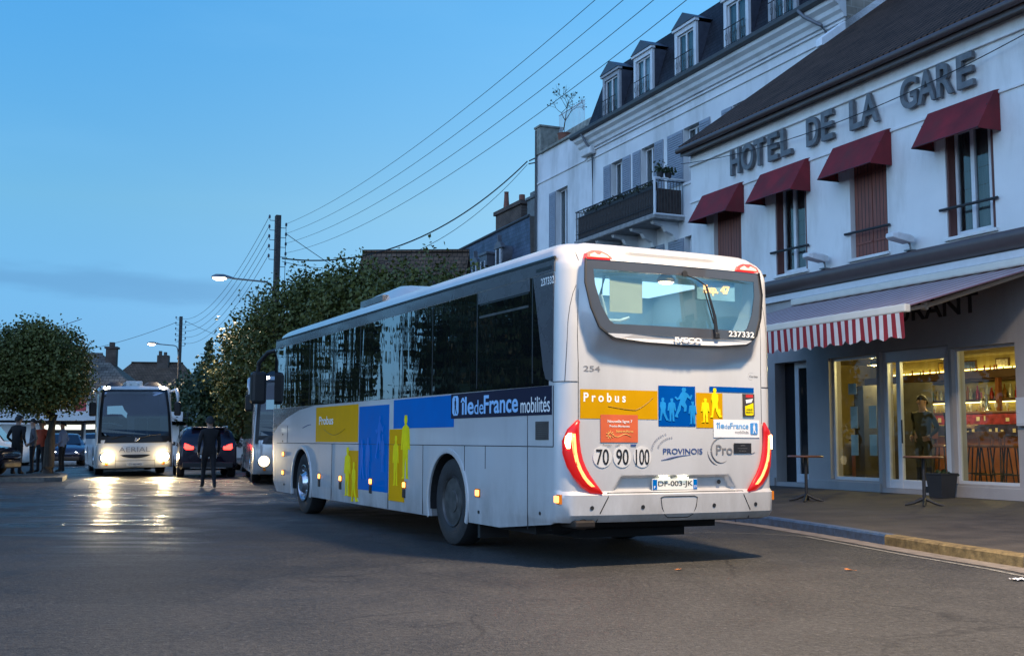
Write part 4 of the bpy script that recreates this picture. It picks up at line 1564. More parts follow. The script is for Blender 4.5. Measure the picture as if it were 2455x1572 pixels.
        mbt.text('237332', (0.455, 1.2838, 2.72), (-1, 0, 0), (0, 0, 1), 0.27, 0.075, 0.001, 0.012)
        mbt.build('fleet_number', m_wtxt, bus)
    # mirrors on drooping arms ahead of the screen
    mbm = MB()
    mbm.tube([(10.85, sy * 1.10, 2.86), (11.15, sy * 1.34, 2.80), (11.42, sy * 1.44, 2.62), (11.44, sy * 1.45, 2.40)], 0.04, 8)
    mr_ = mbm.build('mirror', m_black, bus, smooth=50)
    mbm = MB()
    mbm.box(11.32, 11.54, sy * 1.30, sy * 1.58, 1.86, 2.46)
    mbm.build('mirror_head', m_black, mr_, bevel=0.06)

# front: screen and lamps (turned away from the viewer)
mb = MB()
pts = []
for z in (1.25, 1.6, 2.0, 2.4, 2.8):
    xf = lerp_tab(FX, z)
    pts.append([(xf - FR + (FR + 0.008) * math.sin(PI / 2 * min(1, t)) if False else xf + 0.008 - 0.0, y, z) for t, y in [(0, y_) for y_ in (-0.83, -0.4, 0, 0.4, 0.83)]])
mb.loft(pts, closed=False, cap=False)
mb.build('windscreen', m_sglass, bus)
# roof air-conditioning pod
mb = MB()
pf = [(4.5, 0), (5.0, 0.10), (5.6, 0.25), (6.0, 0.29), (7.1, 0.27), (7.40, 0.20), (7.50, 0.0)]
rg = []
for x, hgt in pf:
    rg.append([(x, y * (1 - 0.12 * (q > 0)), 3.15 + q * hgt) for y, q in ((-0.92, 0), (-0.90, 0.75), (-0.78, 1.0), (0, 1.06), (0.78, 1.0), (0.90, 0.75), (0.92, 0))])
mb.loft(rg)
pod = mb.build('roof_pod', m_trim, bus, smooth=35)
mb = MB()
mb.box(6.15, 7.15, 0.80, 0.915, 3.23, 3.32)
mb.build('pod_grille', m_greyband, pod)

# wheels
def wheel(parent, x, y, sy, front, r=0.50, wdt=0.29):
    mt = Matrix.Translation((x, y, r)) @ Matrix.Rotation(-sy * PI / 2, 4, 'X')
    mb = MB()
    h = wdt
    mb.lathe([(0.30, -h), (0.44, -h), (0.485, -h + 0.03), (0.50, -h + 0.08), (0.50, -0.06), (0.487, -0.02), (0.44, 0.0), (0.32, -0.005), (0.29, -0.03), (0.29, -h + 0.02)], 40, mt)
    wl0 = mb.build('wheel', m_tyre, parent, smooth=40)
    mb = MB()
    if front:
        mb.lathe([(0.295, -0.02), (0.30, 0.012), (0.285, 0.016), (0.27, -0.02), (0.20, -0.03), (0.17, 0.0), (0.13, 0.055), (0.0, 0.06)], 32, mt)
        rimm = mb.build('rim', m_chrome, wl0, smooth=35)
    else:
        mb.lathe([(0.292, -0.03), (0.285, -0.01), (0.27, -0.03), (0.24, -0.13), (0.15, -0.15), (0.14, -0.05), (0.12, -0.02), (0.0, -0.015)], 32, mt)
        rimm = mb.build('rim', m_rim, wl0, smooth=35)
    mb = MB()
    for k in range(10):
        a = 2 * PI * k / 10
        q = 0.215 if front else 0.19
        mb.lathe([(0.0, 0.0), (0.018, 0.0), (0.018, 0.04), (0.0, 0.045)], 8, mt @ Matrix.Translation((q * math.cos(a), q * math.sin(a), -0.03 if front else -0.15)))
    mb.build('wheel_nut', m_chrome if front else m_rim, wl0)
    return wl0


for sy in (1, -1):
    wheel(bus, RWX, sy * 1.225, sy, False)
    wheel(bus, FWX, sy * 1.225, sy, True)
    mb = MB()
    mb.box(RWX - 0.76, RWX - 0.70, sy * 0.85, sy * 1.2, 0.14, 0.5)
    mb.build('mudflap', m_black, bus)

# ================================================================== STREET LAMP POLES AND WIRES
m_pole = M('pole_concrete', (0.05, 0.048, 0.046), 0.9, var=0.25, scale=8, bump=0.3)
m_steel = M('galvanised_arm', (0.22, 0.23, 0.24), 0.5, 0.6, var=0.15)
m_cable = M('cable_black', (0.015, 0.016, 0.018), 0.6)
m_porc = M('insulator_glaze', (0.05, 0.06, 0.08), 0.25)
m_lampglow = EM('street_lamp_glow', (1.0, 0.80, 0.52), 40.0)


def lamp_pole(loc, label, energy, top=10.3, arm_z=7.55, arm=2.3):
    t = thing('lamp_pole', label, 'lamp pole', loc, FROT, 'concrete poles carrying street lamps')
    mb = MB()
    for sx in (-1, 1):   # two flanges joined by rungs: daylight shows through
        mb.box(sx * 0.13 - 0.035, sx * 0.13 + 0.035, -0.10, 0.10, 0, 7.4)
    for k in range(12):
        z = 0.3 + 0.6 * k
        mb.box(-0.1, 0.1, -0.085, 0.085, z, z + 0.22)
    mb.box(-0.155, 0.155, -0.105, 0.105, 7.4, top)
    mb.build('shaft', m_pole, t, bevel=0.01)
    mb = MB()
    pts = [(0, 0.14, arm_z - 1.0), (0, 0.15, arm_z - 0.3), (0, 0.22, arm_z - 0.08), (0, 0.40, arm_z), (0, arm - 0.55, arm_z + 0.06)]
    mb.tube(pts, 0.035, 8)
    mb.build('arm', m_steel, t, smooth=50)
    mb = MB()
    rg = []
    for y, w_, h in ((arm - 0.62, 0.05, 0.05), (arm - 0.45, 0.10, 0.10), (arm - 0.2, 0.17, 0.16), (arm + 0.1, 0.18, 0.15), (arm + 0.26, 0.10, 0.07)):
        rg.append([(w_ * math.cos(a), y, arm_z + 0.05 + max(0.0, h * math.sin(a))) for a in [2 * PI * k / 16 for k in range(16)]])
    mb.loft(rg)
    hd = mb.build('lamp_head', m_steel, t, smooth=50)
    mb = MB()
    rg = []
    for y, w_, h in ((arm - 0.3, 0.07, 0.03), (arm - 0.15, 0.13, 0.10), (arm + 0.08, 0.13, 0.10), (arm + 0.2, 0.07, 0.03)):
        rg.append([(w_ * math.cos(a), y, arm_z + 0.048 + min(0.0, h * math.sin(a))) for a in [2 * PI * k / 16 for k in range(16)]])
    mb.loft(rg)
    mb.build('lamp_bowl', m_lampglow, hd, smooth=50)
    for k in range(5):
        z = top - 0.12 - 0.4 * k
        for sy in (-1, 1):
            mb = MB()
            zz_ = z - (0.28 if sy < 0 else 0.0)
            mb.tube([(0, sy * 0.1, zz_ - 0.1), (0, sy * 0.32, zz_ - 0.1), (0, sy * 0.34, zz_)], 0.014, 5)
            mb.lathe([(0.02, 0), (0.05, 0.02), (0.035, 0.05), (0.05, 0.07), (0.03, 0.14), (0.0, 0.15)], 10, Matrix.Translation((0, sy * 0.34, zz_ - 0.02)))
            mb.build('insulator', m_porc, t)
    ld = bpy.data.lights.new('street_lamp_light', 'SPOT')
    ld.energy = energy
    ld.color = (1.0, 0.77, 0.52)
    ld.spot_size = R(158)
    ld.spot_blend = 0.5
    ld.shadow_soft_size = 0.30
    lo = bpy.data.objects.new('street_lamp_light', ld)
    COL.objects.link(lo)
    lo.parent = t
    lo.location = (0, arm, arm_z - 0.12)
    return t


POLES = [(5.66, 9.35, 0.14), (-9.55, 45.0, 0.0), (-23.75, 80.0, 0.0)]
lamp_pole(POLES[0], 'concrete lamp pole beside the kerb in front of the hotel', 4800)
lamp_pole(POLES[1], 'dark concrete lamp pole rising above the bushy street trees, many insulators and wires', 2600)
lamp_pole(POLES[2], 'distant lamp pole beyond the white oncoming coach', 1400, 10.0, 7.9, 2.0)


def hook(i, sy, k, top=10.3):
    x, y, z = POLES[i]
    p = Vector((x, y, 0)) - SB * (sy * 0.34)
    zz_ = (10.0 if i == 2 else top) - 0.12 - 0.4 * k - (0.28 if sy < 0 else 0.0) + 0.08
    return (p.x, p.y, zz_ + z)


def wire(name, label, a, b, sag, r=0.008, group=None, n=28):
    mb = MB()
    mb.tube(catenary(a, b, sag, n), r, 5)
    return tag(mb.build(name, m_cable, smooth=60), label, 'wire', group)


rank = ['topmost', 'second from top', 'third from top', 'fourth from top', 'lowest']
for k in range(4):
    wire('overhead_wire', '%s of the wires sweeping from the dark pole over the hotel' % rank[k], hook(0, -1, k), hook(1, -1, k), 0.95 + 0.06 * k, 0.0065,
         'wires between the hotel and the dark pole')
for k in range(5):
    wire('overhead_wire', '%s of the wires from the dark pole to the distant pole' % rank[k], hook(1, 1, k), hook(2, 1, k), 1.5, 0.010,
         'wires between the two far poles')
a = Vector((POLES[1][0], POLES[1][1], 8.55)) + SB * 0.2
wire('twisted_cable', 'thick black twisted cable from the dark pole to the bracket on the narrow white house', a, fpos(32.2, -5.0, 14.05), 1.5, 0.030)
wire('twisted_cable', 'thinner cable hanging just below the thick twisted one', a + Vector((0, 0, -0.12)), fpos(32.2, -5.0, 13.9), 1.9, 0.012)
wire('service_wire', 'thin wire slanting down from the dark pole to the brown tiled roof', hook(1, -1, 1), (-5.5, 52.0, 7.6), 0.1, 0.014)
wire('service_wire', 'thin wire slanting steeply from the dark pole into the street trees', hook(1, -1, 0), (-8.3, 40.5, 6.6), 0.05, 0.012)
wire('service_wire', 'thin wire running from the distant pole left to the roof aerial', hook(2, 1, 1), (-33.5, 84, 7.6), 0.25, 0.016)
wire('service_wire', 'thin wire slanting right from the distant pole into the dark trees', hook(2, -1, 0), (-17.6, 76, 7.4), 0.1, 0.014)

# ================================================================== HOTEL
m_hwall = M('hotel_white_render', (0.72, 0.715, 0.70), 0.85, var=0.04, scale=1.5, bump=0.15, bscale=50, dirt=(0.40, 0.38, 0.35), dirt_amt=0.62, dscale=1.1)
m_hbase = M('hotel_grey_render', (0.36, 0.34, 0.335), 0.85, var=0.06, scale=1.5, bump=0.15, dirt=(0.20, 0.18, 0.17), dirt_amt=0.4)
m_hroof = COURSES('hotel_roof_tiles', (0.085, 0.048, 0.034), (0.120, 0.070, 0.050), (0.022, 0.014, 0.010), 0.17, 0.20, 0.03, 0.85, 'xy', 0.8)
m_brown = M('brown_gutter', (0.085, 0.060, 0.056), 0.45, var=0.1, coat=0.2)
m_wframe = M('white_window_frame', (0.62, 0.63, 0.65), 0.5, var=0.05, scale=8)
m_shut = M('red_brown_shutter', (0.20, 0.065, 0.045), 0.65, var=0.2, scale=4, stretch=(8, 1, 0.6), bump=0.15)
m_shutd = M('dark_red_shutter', (0.11, 0.04, 0.032), 0.65, var=0.2, scale=4, stretch=(8, 1, 0.6))
m_pane = GLASS('window_pane', (0.75, 0.80, 0.82), 0.06, 0.01, 1.5, 0.02, 1.2)
m_curt = M('net_curtain', (0.16, 0.155, 0.145), 0.9, var=0.25, scale=3, stretch=(9, 1, 0.3))
m_curtd = M('room_shade', (0.02, 0.022, 0.026), 0.9)  # flat near-black colour standing in for the shade of unlit interiors
m_iron = M('wrought_iron', (0.018, 0.018, 0.02), 0.5, var=0.2)
m_red = M('awning_red', (0.17, 0.010, 0.016), 0.8, var=0.32, scale=2.2, bump=0.25, bscale=5, dirt=(0.10, 0.02, 0.02), dirt_amt=0.7, dscale=2.5)
m_zinc = M('zinc_flashing', (0.80, 0.81, 0.83), 0.5, 0.0, var=0.1)

H = thing('hotel_building', 'white two-storey corner hotel with dark roof, lit bar and red window awnings', 'hotel', FP, FROT)
UPW = [(0.36, 1.50), (3.07, 4.17), (5.60, 6.73), (8.08, 9.26)]
holes = [(a, b, 4.97, 6.98) for a, b in UPW]
GW = [(0.07, 1.53, 0.48, 2.93), (1.60, 3.42, 0.33, 3.0), (3.52, 4.98, 0.45, 2.97), (5.72, 6.86, 0.33, 2.99), (7.6, 9.6, 0.9, 2.97), (-2.6, -0.9, 0.48, 2.93)]
mb = MB()
wall_mesh(mb, -9, 10.3, 4.5, 8.62, holes, 0.0, -0.32)
wall_mesh(mb, -9, 10.3, 0.1, 4.5, GW, 0.0, -0.32, 1)
mb.add([(10.3, 0, 0.1), (10.3, -15, 0.1), (10.3, -15, 8.6), (10.3, -7.5, 14.0), (10.3, 0, 8.6)], [(0, 1, 2, 3, 4)])
mb.add([(-9, 0, 0.1), (-9, -15, 0.1), (-9, -15, 8.6), (-9, -7.5, 14.0), (-9, 0, 8.6)], [(4, 3, 2, 1, 0)])
mb.add([(-9, -15, 0.1), (10.3, -15, 0.1), (10.3, -15, 8.6), (-9, -15, 8.6)], [(0, 1, 2, 3)])
mb.build('wall', [m_hwall, m_hbase], H, merge=True)
mb = MB()
mb.box(-9, 10.3, 0.0, 0.035, 7.335, 7.395)
mb.box(-9, 10.32, 0.0, 0.06, 8.30, 8.36)
build_parts(mb, 'string_course', m_hwall, H, bevel=0.01)
mb = MB()
tk = 0.12
pr = [(0.30, 8.72), (-7.5, 8.72 + 7.8 * 0.727), (-15.3, 8.72), (-15.3, 8.72 + tk), (-7.5, 8.72 + 7.8 * 0.727 + tk), (0.30, 8.72 + tk)]
mb.prism([(p[0], p[1]) for p in pr], -9.3, 10.40, 'x')
rf = mb.build('roof', m_hroof, H)
mb = MB()
mb.tube([(-9.3, 0.33, 8.71), (10.42, 0.33, 8.71)], 0.075, 10)
mb.box(-9.3, 10.38, 0.22, 0.26, 8.56, 8.69)
mb.box(-9.3, 10.38, 0.0, 0.22, 8.595, 8.615)
mb.build('gutter', m_brown, H, smooth=50)
mb = MB()
mb.prism([(-4.3, 8.84 + 4.8 * 0.727 - 0.12), (-10.2, 8.84 + 8.0 * 0.727 - 2.0), (-10.2, 8.84 + 8 * 0.727 - 1.6), (-7.5, 8.84 + 8.0 * 0.727 + 0.10), (-4.3, 8.84 + 4.8 * 0.727 + 0.10)], 10.30, 10.56, 'x')
mb.build('verge_flashing', m_zinc, H, bevel=0.02)
# dark string gutter over the shop front
mb = MB()
mb.loft([[(x, 0.0, 4.52), (x, 0.10, 4.53), (x, 0.20, 4.60), (x, 0.24, 4.70), (x, 0.24, 4.80), (x, 0.20, 4.84), (x, 0.0, 4.87)] for x in (-9, 8.9)])
mb.build('shopfront_cornice', m_brown, H, smooth=60)
mb = MB()
mb.box(-9, 8.9, 0.002, 0.075, 4.36, 4.50)
mb.build('shopfront_fascia', m_wframe, H, bevel=0.01)


def sash(parent, s0, s1, z0, z1, y, leaves=2, curtain=None, trans=0.0, name='window', fr=m_wframe, fw=0.055, pane=None):
    """frame bars as the part, its glass and curtain as sub-parts"""
    mb = MB()
    d0, d1 = y - 0.06, y
    mb.box(s0, s1, d0, d1, z1 - fw, z1)
    mb.box(s0, s1, d0, d1, z0, z0 + fw)
    mb.box(s0, s0 + fw, d0, d1, z0 + fw, z1 - fw)
    mb.box(s1 - fw, s1, d0, d1, z0 + fw, z1 - fw)
    for k in range(1, leaves):
        c = s0 + (s1 - s0) * k / leaves
        mb.box(c - fw * 0.8, c + fw * 0.8, d0 + 0.004, d1 + 0.008, z0 + fw, z1 - fw)
    if trans:
        mb.box(s0 + fw, s1 - fw, d0 + 0.012, d1 - 0.012, trans - 0.03, trans + 0.03)
    w_ = mb.build(name, fr, parent)
    mb = MB()
    mb.box(s0 + fw * 0.5, s1 - fw * 0.5, y - 0.036, y - 0.032, z0 + fw * 0.5, z1 - fw * 0.5)
    mb.build('pane', pane or m_pane, w_)
    if curtain:
        mb = MB()
        n = 40
        a, b = s0 + 0.03, s1 - 0.03
        vs, fs = [], []
        for i in range(n + 1):
            x = a + (b - a) * i / n
            yy = y - 0.14 + 0.02 * math.sin(i * 1.4) + 0.01 * math.sin(i * 3.1)
            vs += [(x, yy, z0 + 0.03), (x, yy, z1 - 0.03)]
        fs = [(2 * i, 2 * i + 1, 2 * i + 3, 2 * i + 2) for i in range(n)]
        mb.add(vs, fs)
        mb.build('curtain', curtain, w_, smooth=80)
    return w_


def louvre(parent, s0, s1, z0, z1, y, mat, name='shutter', slat=True, tilt=0.0, hinge=None):
    mb = MB()
    mb.box(s0, s1, y, y + 0.03, z0, z1)
    if slat:
        n = int((z1 - z0) / 0.085)
        for i in range(n):
            z = z0 + 0.06 + (z1 - z0 - 0.12) * i / n
            mb.add([(s0 + 0.05, y + 0.030, z), (s1 - 0.05, y + 0.030, z), (s1 - 0.05, y + 0.052, z + 0.015), (s0 + 0.05, y + 0.052, z + 0.015),
                    (s0 + 0.05, y + 0.030, z + 0.06), (s1 - 0.05, y + 0.030, z + 0.06)], [(0, 1, 2, 3), (3, 2, 5, 4), (0, 3, 4), (1, 5, 2)])
    else:
        n = 5
        for i in range(1, n):
            x = s0 + (s1 - s0) * i / n
            mb.box(x - 0.006, x + 0.006, y + 0.03, y + 0.033, z0, z1, None, 1)
        for z in (z0 + 0.25, z1 - 0.3):
            mb.box(s0 + 0.02, s1 - 0.02, y + 0.030, y + 0.045, z, z + 0.04)
    o = mb.build(name, [mat, m_black], parent)
    return o


# near-black sheets standing in for unlit rooms behind the upper windows
for i, (a, b) in enumerate(UPW):
    z0, z1 = 4.97, 6.98
    if i in (0, 2):
        sash(H, a + 0.23, b - 0.06, z0 + 0.06, z1, -0.18, 2, m_curt)
        louvre(H, a + 0.02, a + 0.05, z0 + 0.04, z1, -0.22, m_shutd, slat=False)
        mb = MB()
        mb.box(a + 0.015, a + 0.07, -0.30, -0.02, z0 + 0.03, z1 - 0.02)
        mb.box(b - 0.05, b - 0.012, -0.30, -0.02, z0 + 0.03, z1 - 0.02)
        mb.box(a + 0.08, a + 0.22, -0.26, -0.22, z0 + 0.03, z1 - 0.02)
        mb.build('shutter', m_shutd, H)
    else:
        m_ = (a + b) / 2
        louvre(H, a + 0.02, m_ - 0.01, z0 + 0.04, z1, -0.14, m_shut, slat=False)
        louvre(H, m_ + 0.01, b - 0.02, z0 + 0.04, z1, -0.14, m_shut, slat=False)
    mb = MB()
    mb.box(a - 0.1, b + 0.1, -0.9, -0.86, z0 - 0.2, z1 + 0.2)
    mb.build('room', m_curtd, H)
    mb = MB()
    mb.box(a - 0.05, b + 0.05, -0.20, 0.06, z0 - 0.06, z0 + 0.004)
    mb.build('sill', m_hwall, H, bevel=0.01)
    if i != 3:
        mb = MB()
        mb.tube([(a - 0.10, 0.05, 5.49), (b + 0.13, 0.05, 5.51)], 0.028, 8)
        mb.build('guard_bar', m_iron, H, smooth=50)

# ground-floor openings
m_alu = M('white_aluminium', (0.60, 0.62, 0.66), 0.35, 0.1, var=0.03)
m_shop = GLASS('shop_glass', (0.90, 0.93, 0.88), 0.0, 0.005, 1.5, 0.01, 0.7)
sash(H, 0.07, 1.53, 0.48, 2.93, -0.10, 1, fr=m_alu, fw=0.05, pane=m_shop)
sash(H, 3.52, 4.98, 0.45, 2.97, -0.10, 1, fr=m_alu, fw=0.06, pane=m_shop)
sash(H, 7.6, 9.6, 0.9, 2.97, -0.10, 2, fr=m_alu, fw=0.06, pane=m_shop)
sash(H, -2.6, -0.9, 0.48, 2.93, -0.10, 1, fr=m_alu, fw=0.06, pane=m_shop)
# bar door: fixed light and two leaves
mb = MB()
mb.box(1.60, 3.42, -0.16, -0.08, 2.78, 3.0)
for x0, x1 in ((1.60, 1.80), (2.95, 3.06), (3.30, 3.42)):
    mb.box(x0, x1, -0.16, -0.08, 0.33, 2.78)
mb.box(1.80, 2.95, -0.15, -0.09, 0.33, 0.50)
mb.box(3.06, 3.30, -0.15, -0.09, 0.33, 0.50)
dr = mb.build('door', m_alu, H, bevel=0.008)
mb = MB()
mb.box(1.80, 2.95, -0.125, -0.12, 0.5, 2.78)
mb.box(3.06, 3.30, -0.125, -0.12, 0.5, 2.78)
mb.build('pane', m_shop, dr)
mb = MB()
mb.tube([(2.88, -0.03, 1.2), (2.88, -0.03, 1.65)], 0.014, 8)
mb.build('handle', m_iron, dr)
# private door on the left, dark
mb = MB()
mb.box(5.72, 5.92, -0.30, -0.24, 0.33, 2.99)
mb.box(6.32, 6.46, -0.30, -0.24, 0.33, 2.99)
mb.box(5.92, 6.32, -0.30, -0.24, 2.85, 2.99)
mb.box(5.92, 6.32, -0.30, -0.24, 0.33, 0.52)
dr = mb.build('door', m_alu, H, bevel=0.008)
mb = MB()
mb.box(5.92, 6.32, -0.28, -0.27, 0.52, 2.85)
mb.box(6.46, 6.86, -0.29, -0.28, 0.33, 2.99)
mb.build('pane', M('dark_door_glass', (0.012, 0.013, 0.016), 0.08, var=0.0), dr)
mb = MB()
for x0, x1 in ((4.2, 4.6), (1.5, 2.05)):
    mb.box(x0 - 0.2, x1 + 0.2, 0.0, 0.012, 0.29, 0.40)
build_parts(mb, 'cellar_grille', m_iron, H)
mb = MB()
mb.box(-9, 1.55, 0.0, 0.05, 0.1, 0.44)
mb.box(3.45, 5.70, 0.0, 0.05, 0.1, 0.42)
mb.box(6.88, 10.3, 0.0, 0.05, 0.1, 0.42)
build_parts(mb, 'plinth', m_hbase, H, bevel=0.01)
# notices stuck inside the left shop window
mb = MB()
for x, z, w_, h_ in ((4.28, 1.5, .22, .45), (3.72, 1.5, .22, .45), (4.28, .95, .22, .42), (3.72, .95, .22, .42), (4.3, 2.2, .25, .22)):
    mb.box(x, x + w_, -0.150, -0.146, z, z + h_)
build_parts(mb, 'window_notice', M('menu_paper', (0.50, 0.52, 0.55), 0.7, var=0.1), H)
# the bar room
m_ochre = M('ochre_bar_wall', (0.36, 0.29, 0.10), 0.8, var=0.12)
m_bfloor = M('bar_floor_tiles', (0.36, 0.30, 0.15), 0.4, var=0.2, scale=3)
mb = MB()
a, b, y0, y1, z0, z1 = -3.0, 10.2, -5.6, -0.34, 0.34, 3.3
mb.add([(a, y0, z0), (b, y0, z0), (b, y1, z0), (a, y1, z0), (a, y0, z1), (b, y0, z1), (b, y1, z1), (a, y1, z1)],
       [(0, 1, 5, 4), (3, 0, 4, 7), (1, 2, 6, 5), (4, 5, 6, 7)])
mb.add([(a, y0, z0), (b, y0, z0), (b, y1, z0), (a, y1, z0)], [(0, 1, 2, 3)], None, 1)
mb.build('bar_room', [m_ochre, m_bfloor], H, fix=False)
# RESTAURANT painted under the awning
mb = MB()
mb.text('RESTAURANT', (4.75, 0.004, 3.53), (-1, 0, 0), (0, 0, 1), 3.92, 0.38, 0.003, 0.02)
tag_o = mb.build('painted_sign', M('faded_black_paint', (0.035, 0.03, 0.03), 0.8, var=0.4), H)

# raised letters of the hotel name
m_letter = M('grey_sign_letter', (0.13, 0.135, 0.145), 0.55, 0.1, var=0.25, scale=6)
sg = thing('hotel_sign', 'raised grey letters reading HOTEL DE LA GARE on the white hotel wall', 'sign', FP, FROT)
LT = [('H', 8.34, .40, 7.66, .52), ('O', 7.88, .50, 7.62, .57), ('T', 7.37, .40, 7.66, .58), ('E', 6.82, .38, 7.61, .62), ('L', 6.33, .38, 7.62, .60), ('D', 5.41, .42, 7.59, .64), ('E', 4.90, .38, 7.62, .64),
      ('L', 3.99, .38, 7.62, .62), ('A', 3.66, .52, 7.62, .64), ('G', 2.50, .45, 7.62, .65), ('A', 2.04, .46, 7.60, .68), ('R', 1.54, .40, 7.62, .68), ('E', 1.04, .39, 7.63, .69)]
for ch, s, w_, z, h_ in LT:
    mb = MB()
    mb.text(ch, (s, 0.04, 7.63), (-1, 0, 0), (0, 0, 1), w_ * 1.0, 0.63, 0.08, 0.022)
    mb.build('letter', m_letter, sg)

# red dutch awnings over the upper windows
for i, (a, b) in enumerate(((0.17, 1.78), (2.90, 4.53), (5.44, 7.12), (7.94, 9.59))):
    lab = ['largest red window awning, under the word GARE', 'red window awning above closed shutters, under the word LA',
           'red window awning under the word HOTEL, above an open window', 'red window awning nearest the balcony'][i]
    mb = MB()
    zt, zb, o = 7.42, 6.67, 0.55
    prof = [(0.02, zt), (0.10, zt - 0.005), (0.16, zt - 0.05)]
    L_ = [(a, 0.0, zt), (a, 0.14, zt - 0.02), (a + 0.06, o, zb), (a + 0.0, 0.0, zb)]
    vs = [(a, 0.004, zt), (b, 0.004, zt), (a, 0.12, zt - 0.03), (b, 0.12, zt - 0.03), (a + 0.0, o, zb), (b - 0.0, o, zb), (a, 0.004, zb), (b, 0.004, zb)]
    mb.add(vs, [(0, 2, 3, 1), (2, 4, 5, 3), (0, 6, 4, 2), (1, 3, 5, 7)])
    t = thing('window_awning', lab, 'awning', FP, FROT, 'red awnings over the hotel windows')
    o_ = mb.build('canopy', m_red, t)
    md = o_.modifiers.new('s', 'SOLIDIFY')
    md.thickness = 0.012
    mb = MB()
    for s_ in (a + 0.02, b - 0.02):
        mb.tube([(s_, 0.0, zb + 0.01), (s_, o - 0.01, zb + 0.01)], 0.012, 6)
        mb.tube([(s_, 0.0, zb + 0.01), (s_, 0.30, (zt + zb) / 2 + 0.08)], 0.008, 6)
    mb.tube([(a, o - 0.01, zb + 0.008), (b, o - 0.01, zb + 0.008)], 0.012, 6)
    mb.build('frame', m_iron, t)
# floodlights on brackets
for i, s in enumerate((2.35, 4.88)):
    t = thing('floodlight', ['white floodlight on the cornice by the largest window awning', 'white floodlight on the cornice nearer the bus'][i], 'floodlight',
              fpos(s, 0.1, 4.87), FROT, 'floodlights on the shopfront cornice')
    mb = MB()
    mb.tube([(0, 0, 0), (0, 0.02, 0.12), (0, 0.12, 0.20)], 0.02, 6)
    mb.box(-0.08, 0.08, -0.06, 0.10, -0.01, 0.015)
    mb.build('bracket', m_steel, t)
    mb = MB()
    rg = [[(x_, y_, z_) for x_, y_, z_ in ((w2, d, h2 + dz), (w2 * .7, d, h2 * 1.4 + dz), (-w2 * .7, d, h2 * 1.4 + dz), (-w2, d, h2 + dz), (-w2, d, -h2 + dz), (w2, d, -h2 + dz))]
          for d, w2, h2, dz in ((-0.02, 0.09, 0.05, 0.20), (0.10, 0.12, 0.07, 0.20), (0.42, 0.13, 0.06, 0.24), (0.52, 0.10, 0.035, 0.25))]
    mb.loft(rg)
    mb.build('housing', M('floodlight_white', (0.62, 0.63, 0.64), 0.4), t, bevel=0.015)
wire('facade_cable', 'thin black cable running along the hotel wall across the letters', fpos(10.5, 0.16, 8.42), fpos(-2.2, 0.16, 8.36), 0.50, 0.010)

# terrace awning
m_canvas = STRIPES('terrace_canvas', (0.27, 0.14, 0.16), (0.52, 0.46, 0.46), 0.36, 0, 0.7)
m_val = STRIPES('valance_cloth', (0.28, 0.012, 0.02), (0.66, 0.64, 0.62), 0.18, 0, 0.75)
m_awnw = M('cream_awning_rail', (0.62, 0.58, 0.50), 0.4, var=0.04)
t = thing('terrace_awning', 'long extended striped terrace awning with red and white scalloped valance', 'awning', FP, FROT)
A0, A1 = -1.0, 6.02
mb = MB()
mb.add([(A0, 0.10, 4.18), (A1, 0.10, 4.18), (A1, 3.30, 3.26), (A0, 3.30, 3.26)], [(0, 1, 2, 3)])
mb.add([(A0 + .02, 1.6, 3.745), (A1 - .02, 1.6, 3.745)], [])
o_ = mb.build('canopy', m_canvas, t)
o_.modifiers.new('s', 'SOLIDIFY').thickness = 0.008
mb = MB()
mb.box(-4.0, A1, 0.0, 0.17, 4.20, 4.345)
mb.build('cassette', m_awnw, t, bevel=0.03)
mb = MB()
mb.box(A0 - 0.04, A1 + 0.04, 3.27, 3.39, 3.17, 3.30)
mb.build('front_rail', m_awnw, t, bevel=0.025)
mb = MB()
n = int((A1 - A0) / 0.03)
vs, fs = [], []
for i in range(n + 1):
    x = A0 + (A1 - A0) * i / n
    yy = 3.365 + 0.012 * math.sin(x * 9) + 0.006 * math.sin(x * 23)
    dz = 0.055 * abs(math.sin(PI * x / 0.36)) + 0.012 * math.sin(x * 31)
    vs += [(x, 3.385, 3.17), (x, yy, 2.83 - dz)]
fs = [(2 * i, 2 * i + 1, 2 * i + 3, 2 * i + 2) for i in range(n)]
mb.add(vs, fs)
mb.build('valance', m_val, t)
mb = MB()
for s_, d in ((A0 + 0.35, 1), (A1 - 0.4, -1)):
    e_ = (s_ + d * 1.15, 1.55, 3.52)
    mb.tube([(s_, 0.10, 4.12), e_], 0.045, 8)
    mb.tube([e_, (s_ + d * 0.25, 3.24, 3.22)], 0.038, 8)
    mb.lathe([(0.06, -0.06), (0.06, 0.06)], 10, Matrix.Translation(e_))
    mb.build('folding_arm', m_awnw, t, smooth=50)
    mb = MB()
mb.bm.free()

# ================================================================== MANSARD HOUSE BEHIND
m_bwall = M('stained_white_render', (0.68, 0.685, 0.69), 0.9, var=0.06, scale=1.2, bump=0.2, dirt=(0.30, 0.29, 0.27), dirt_amt=0.6, dscale=0.7)
m_slate = COURSES('slate_dark', (0.020, 0.022, 0.030), (0.030, 0.032, 0.042), (0.010, 0.010, 0.013), 0.22, 0.14, 0.012, 0.6, 'xz', 0.5)
m_slateh = M('slate_hood', (0.05, 0.055, 0.075), 0.45, var=0.2, scale=6)
m_cornd = M('dark_eaves', (0.050, 0.050, 0.052), 0.6, var=0.2)
m_gshut = M('grey_blue_shutter', (0.24, 0.27, 0.32), 0.6, var=0.1)
m_bstone = COURSES('gable_rubble', (0.34, 0.30, 0.25), (0.26, 0.23, 0.19), (0.38, 0.35, 0.30), 0.45, 0.25, 0.02, 0.9, 'yz', 0.3)
B = thing('mansard_house', 'tall white house with dark slate mansard roof, dormers and iron balcony behind the hotel', 'house', fpos(0, -5.15), FROT)
S0, S1 = 10.3, 26.4
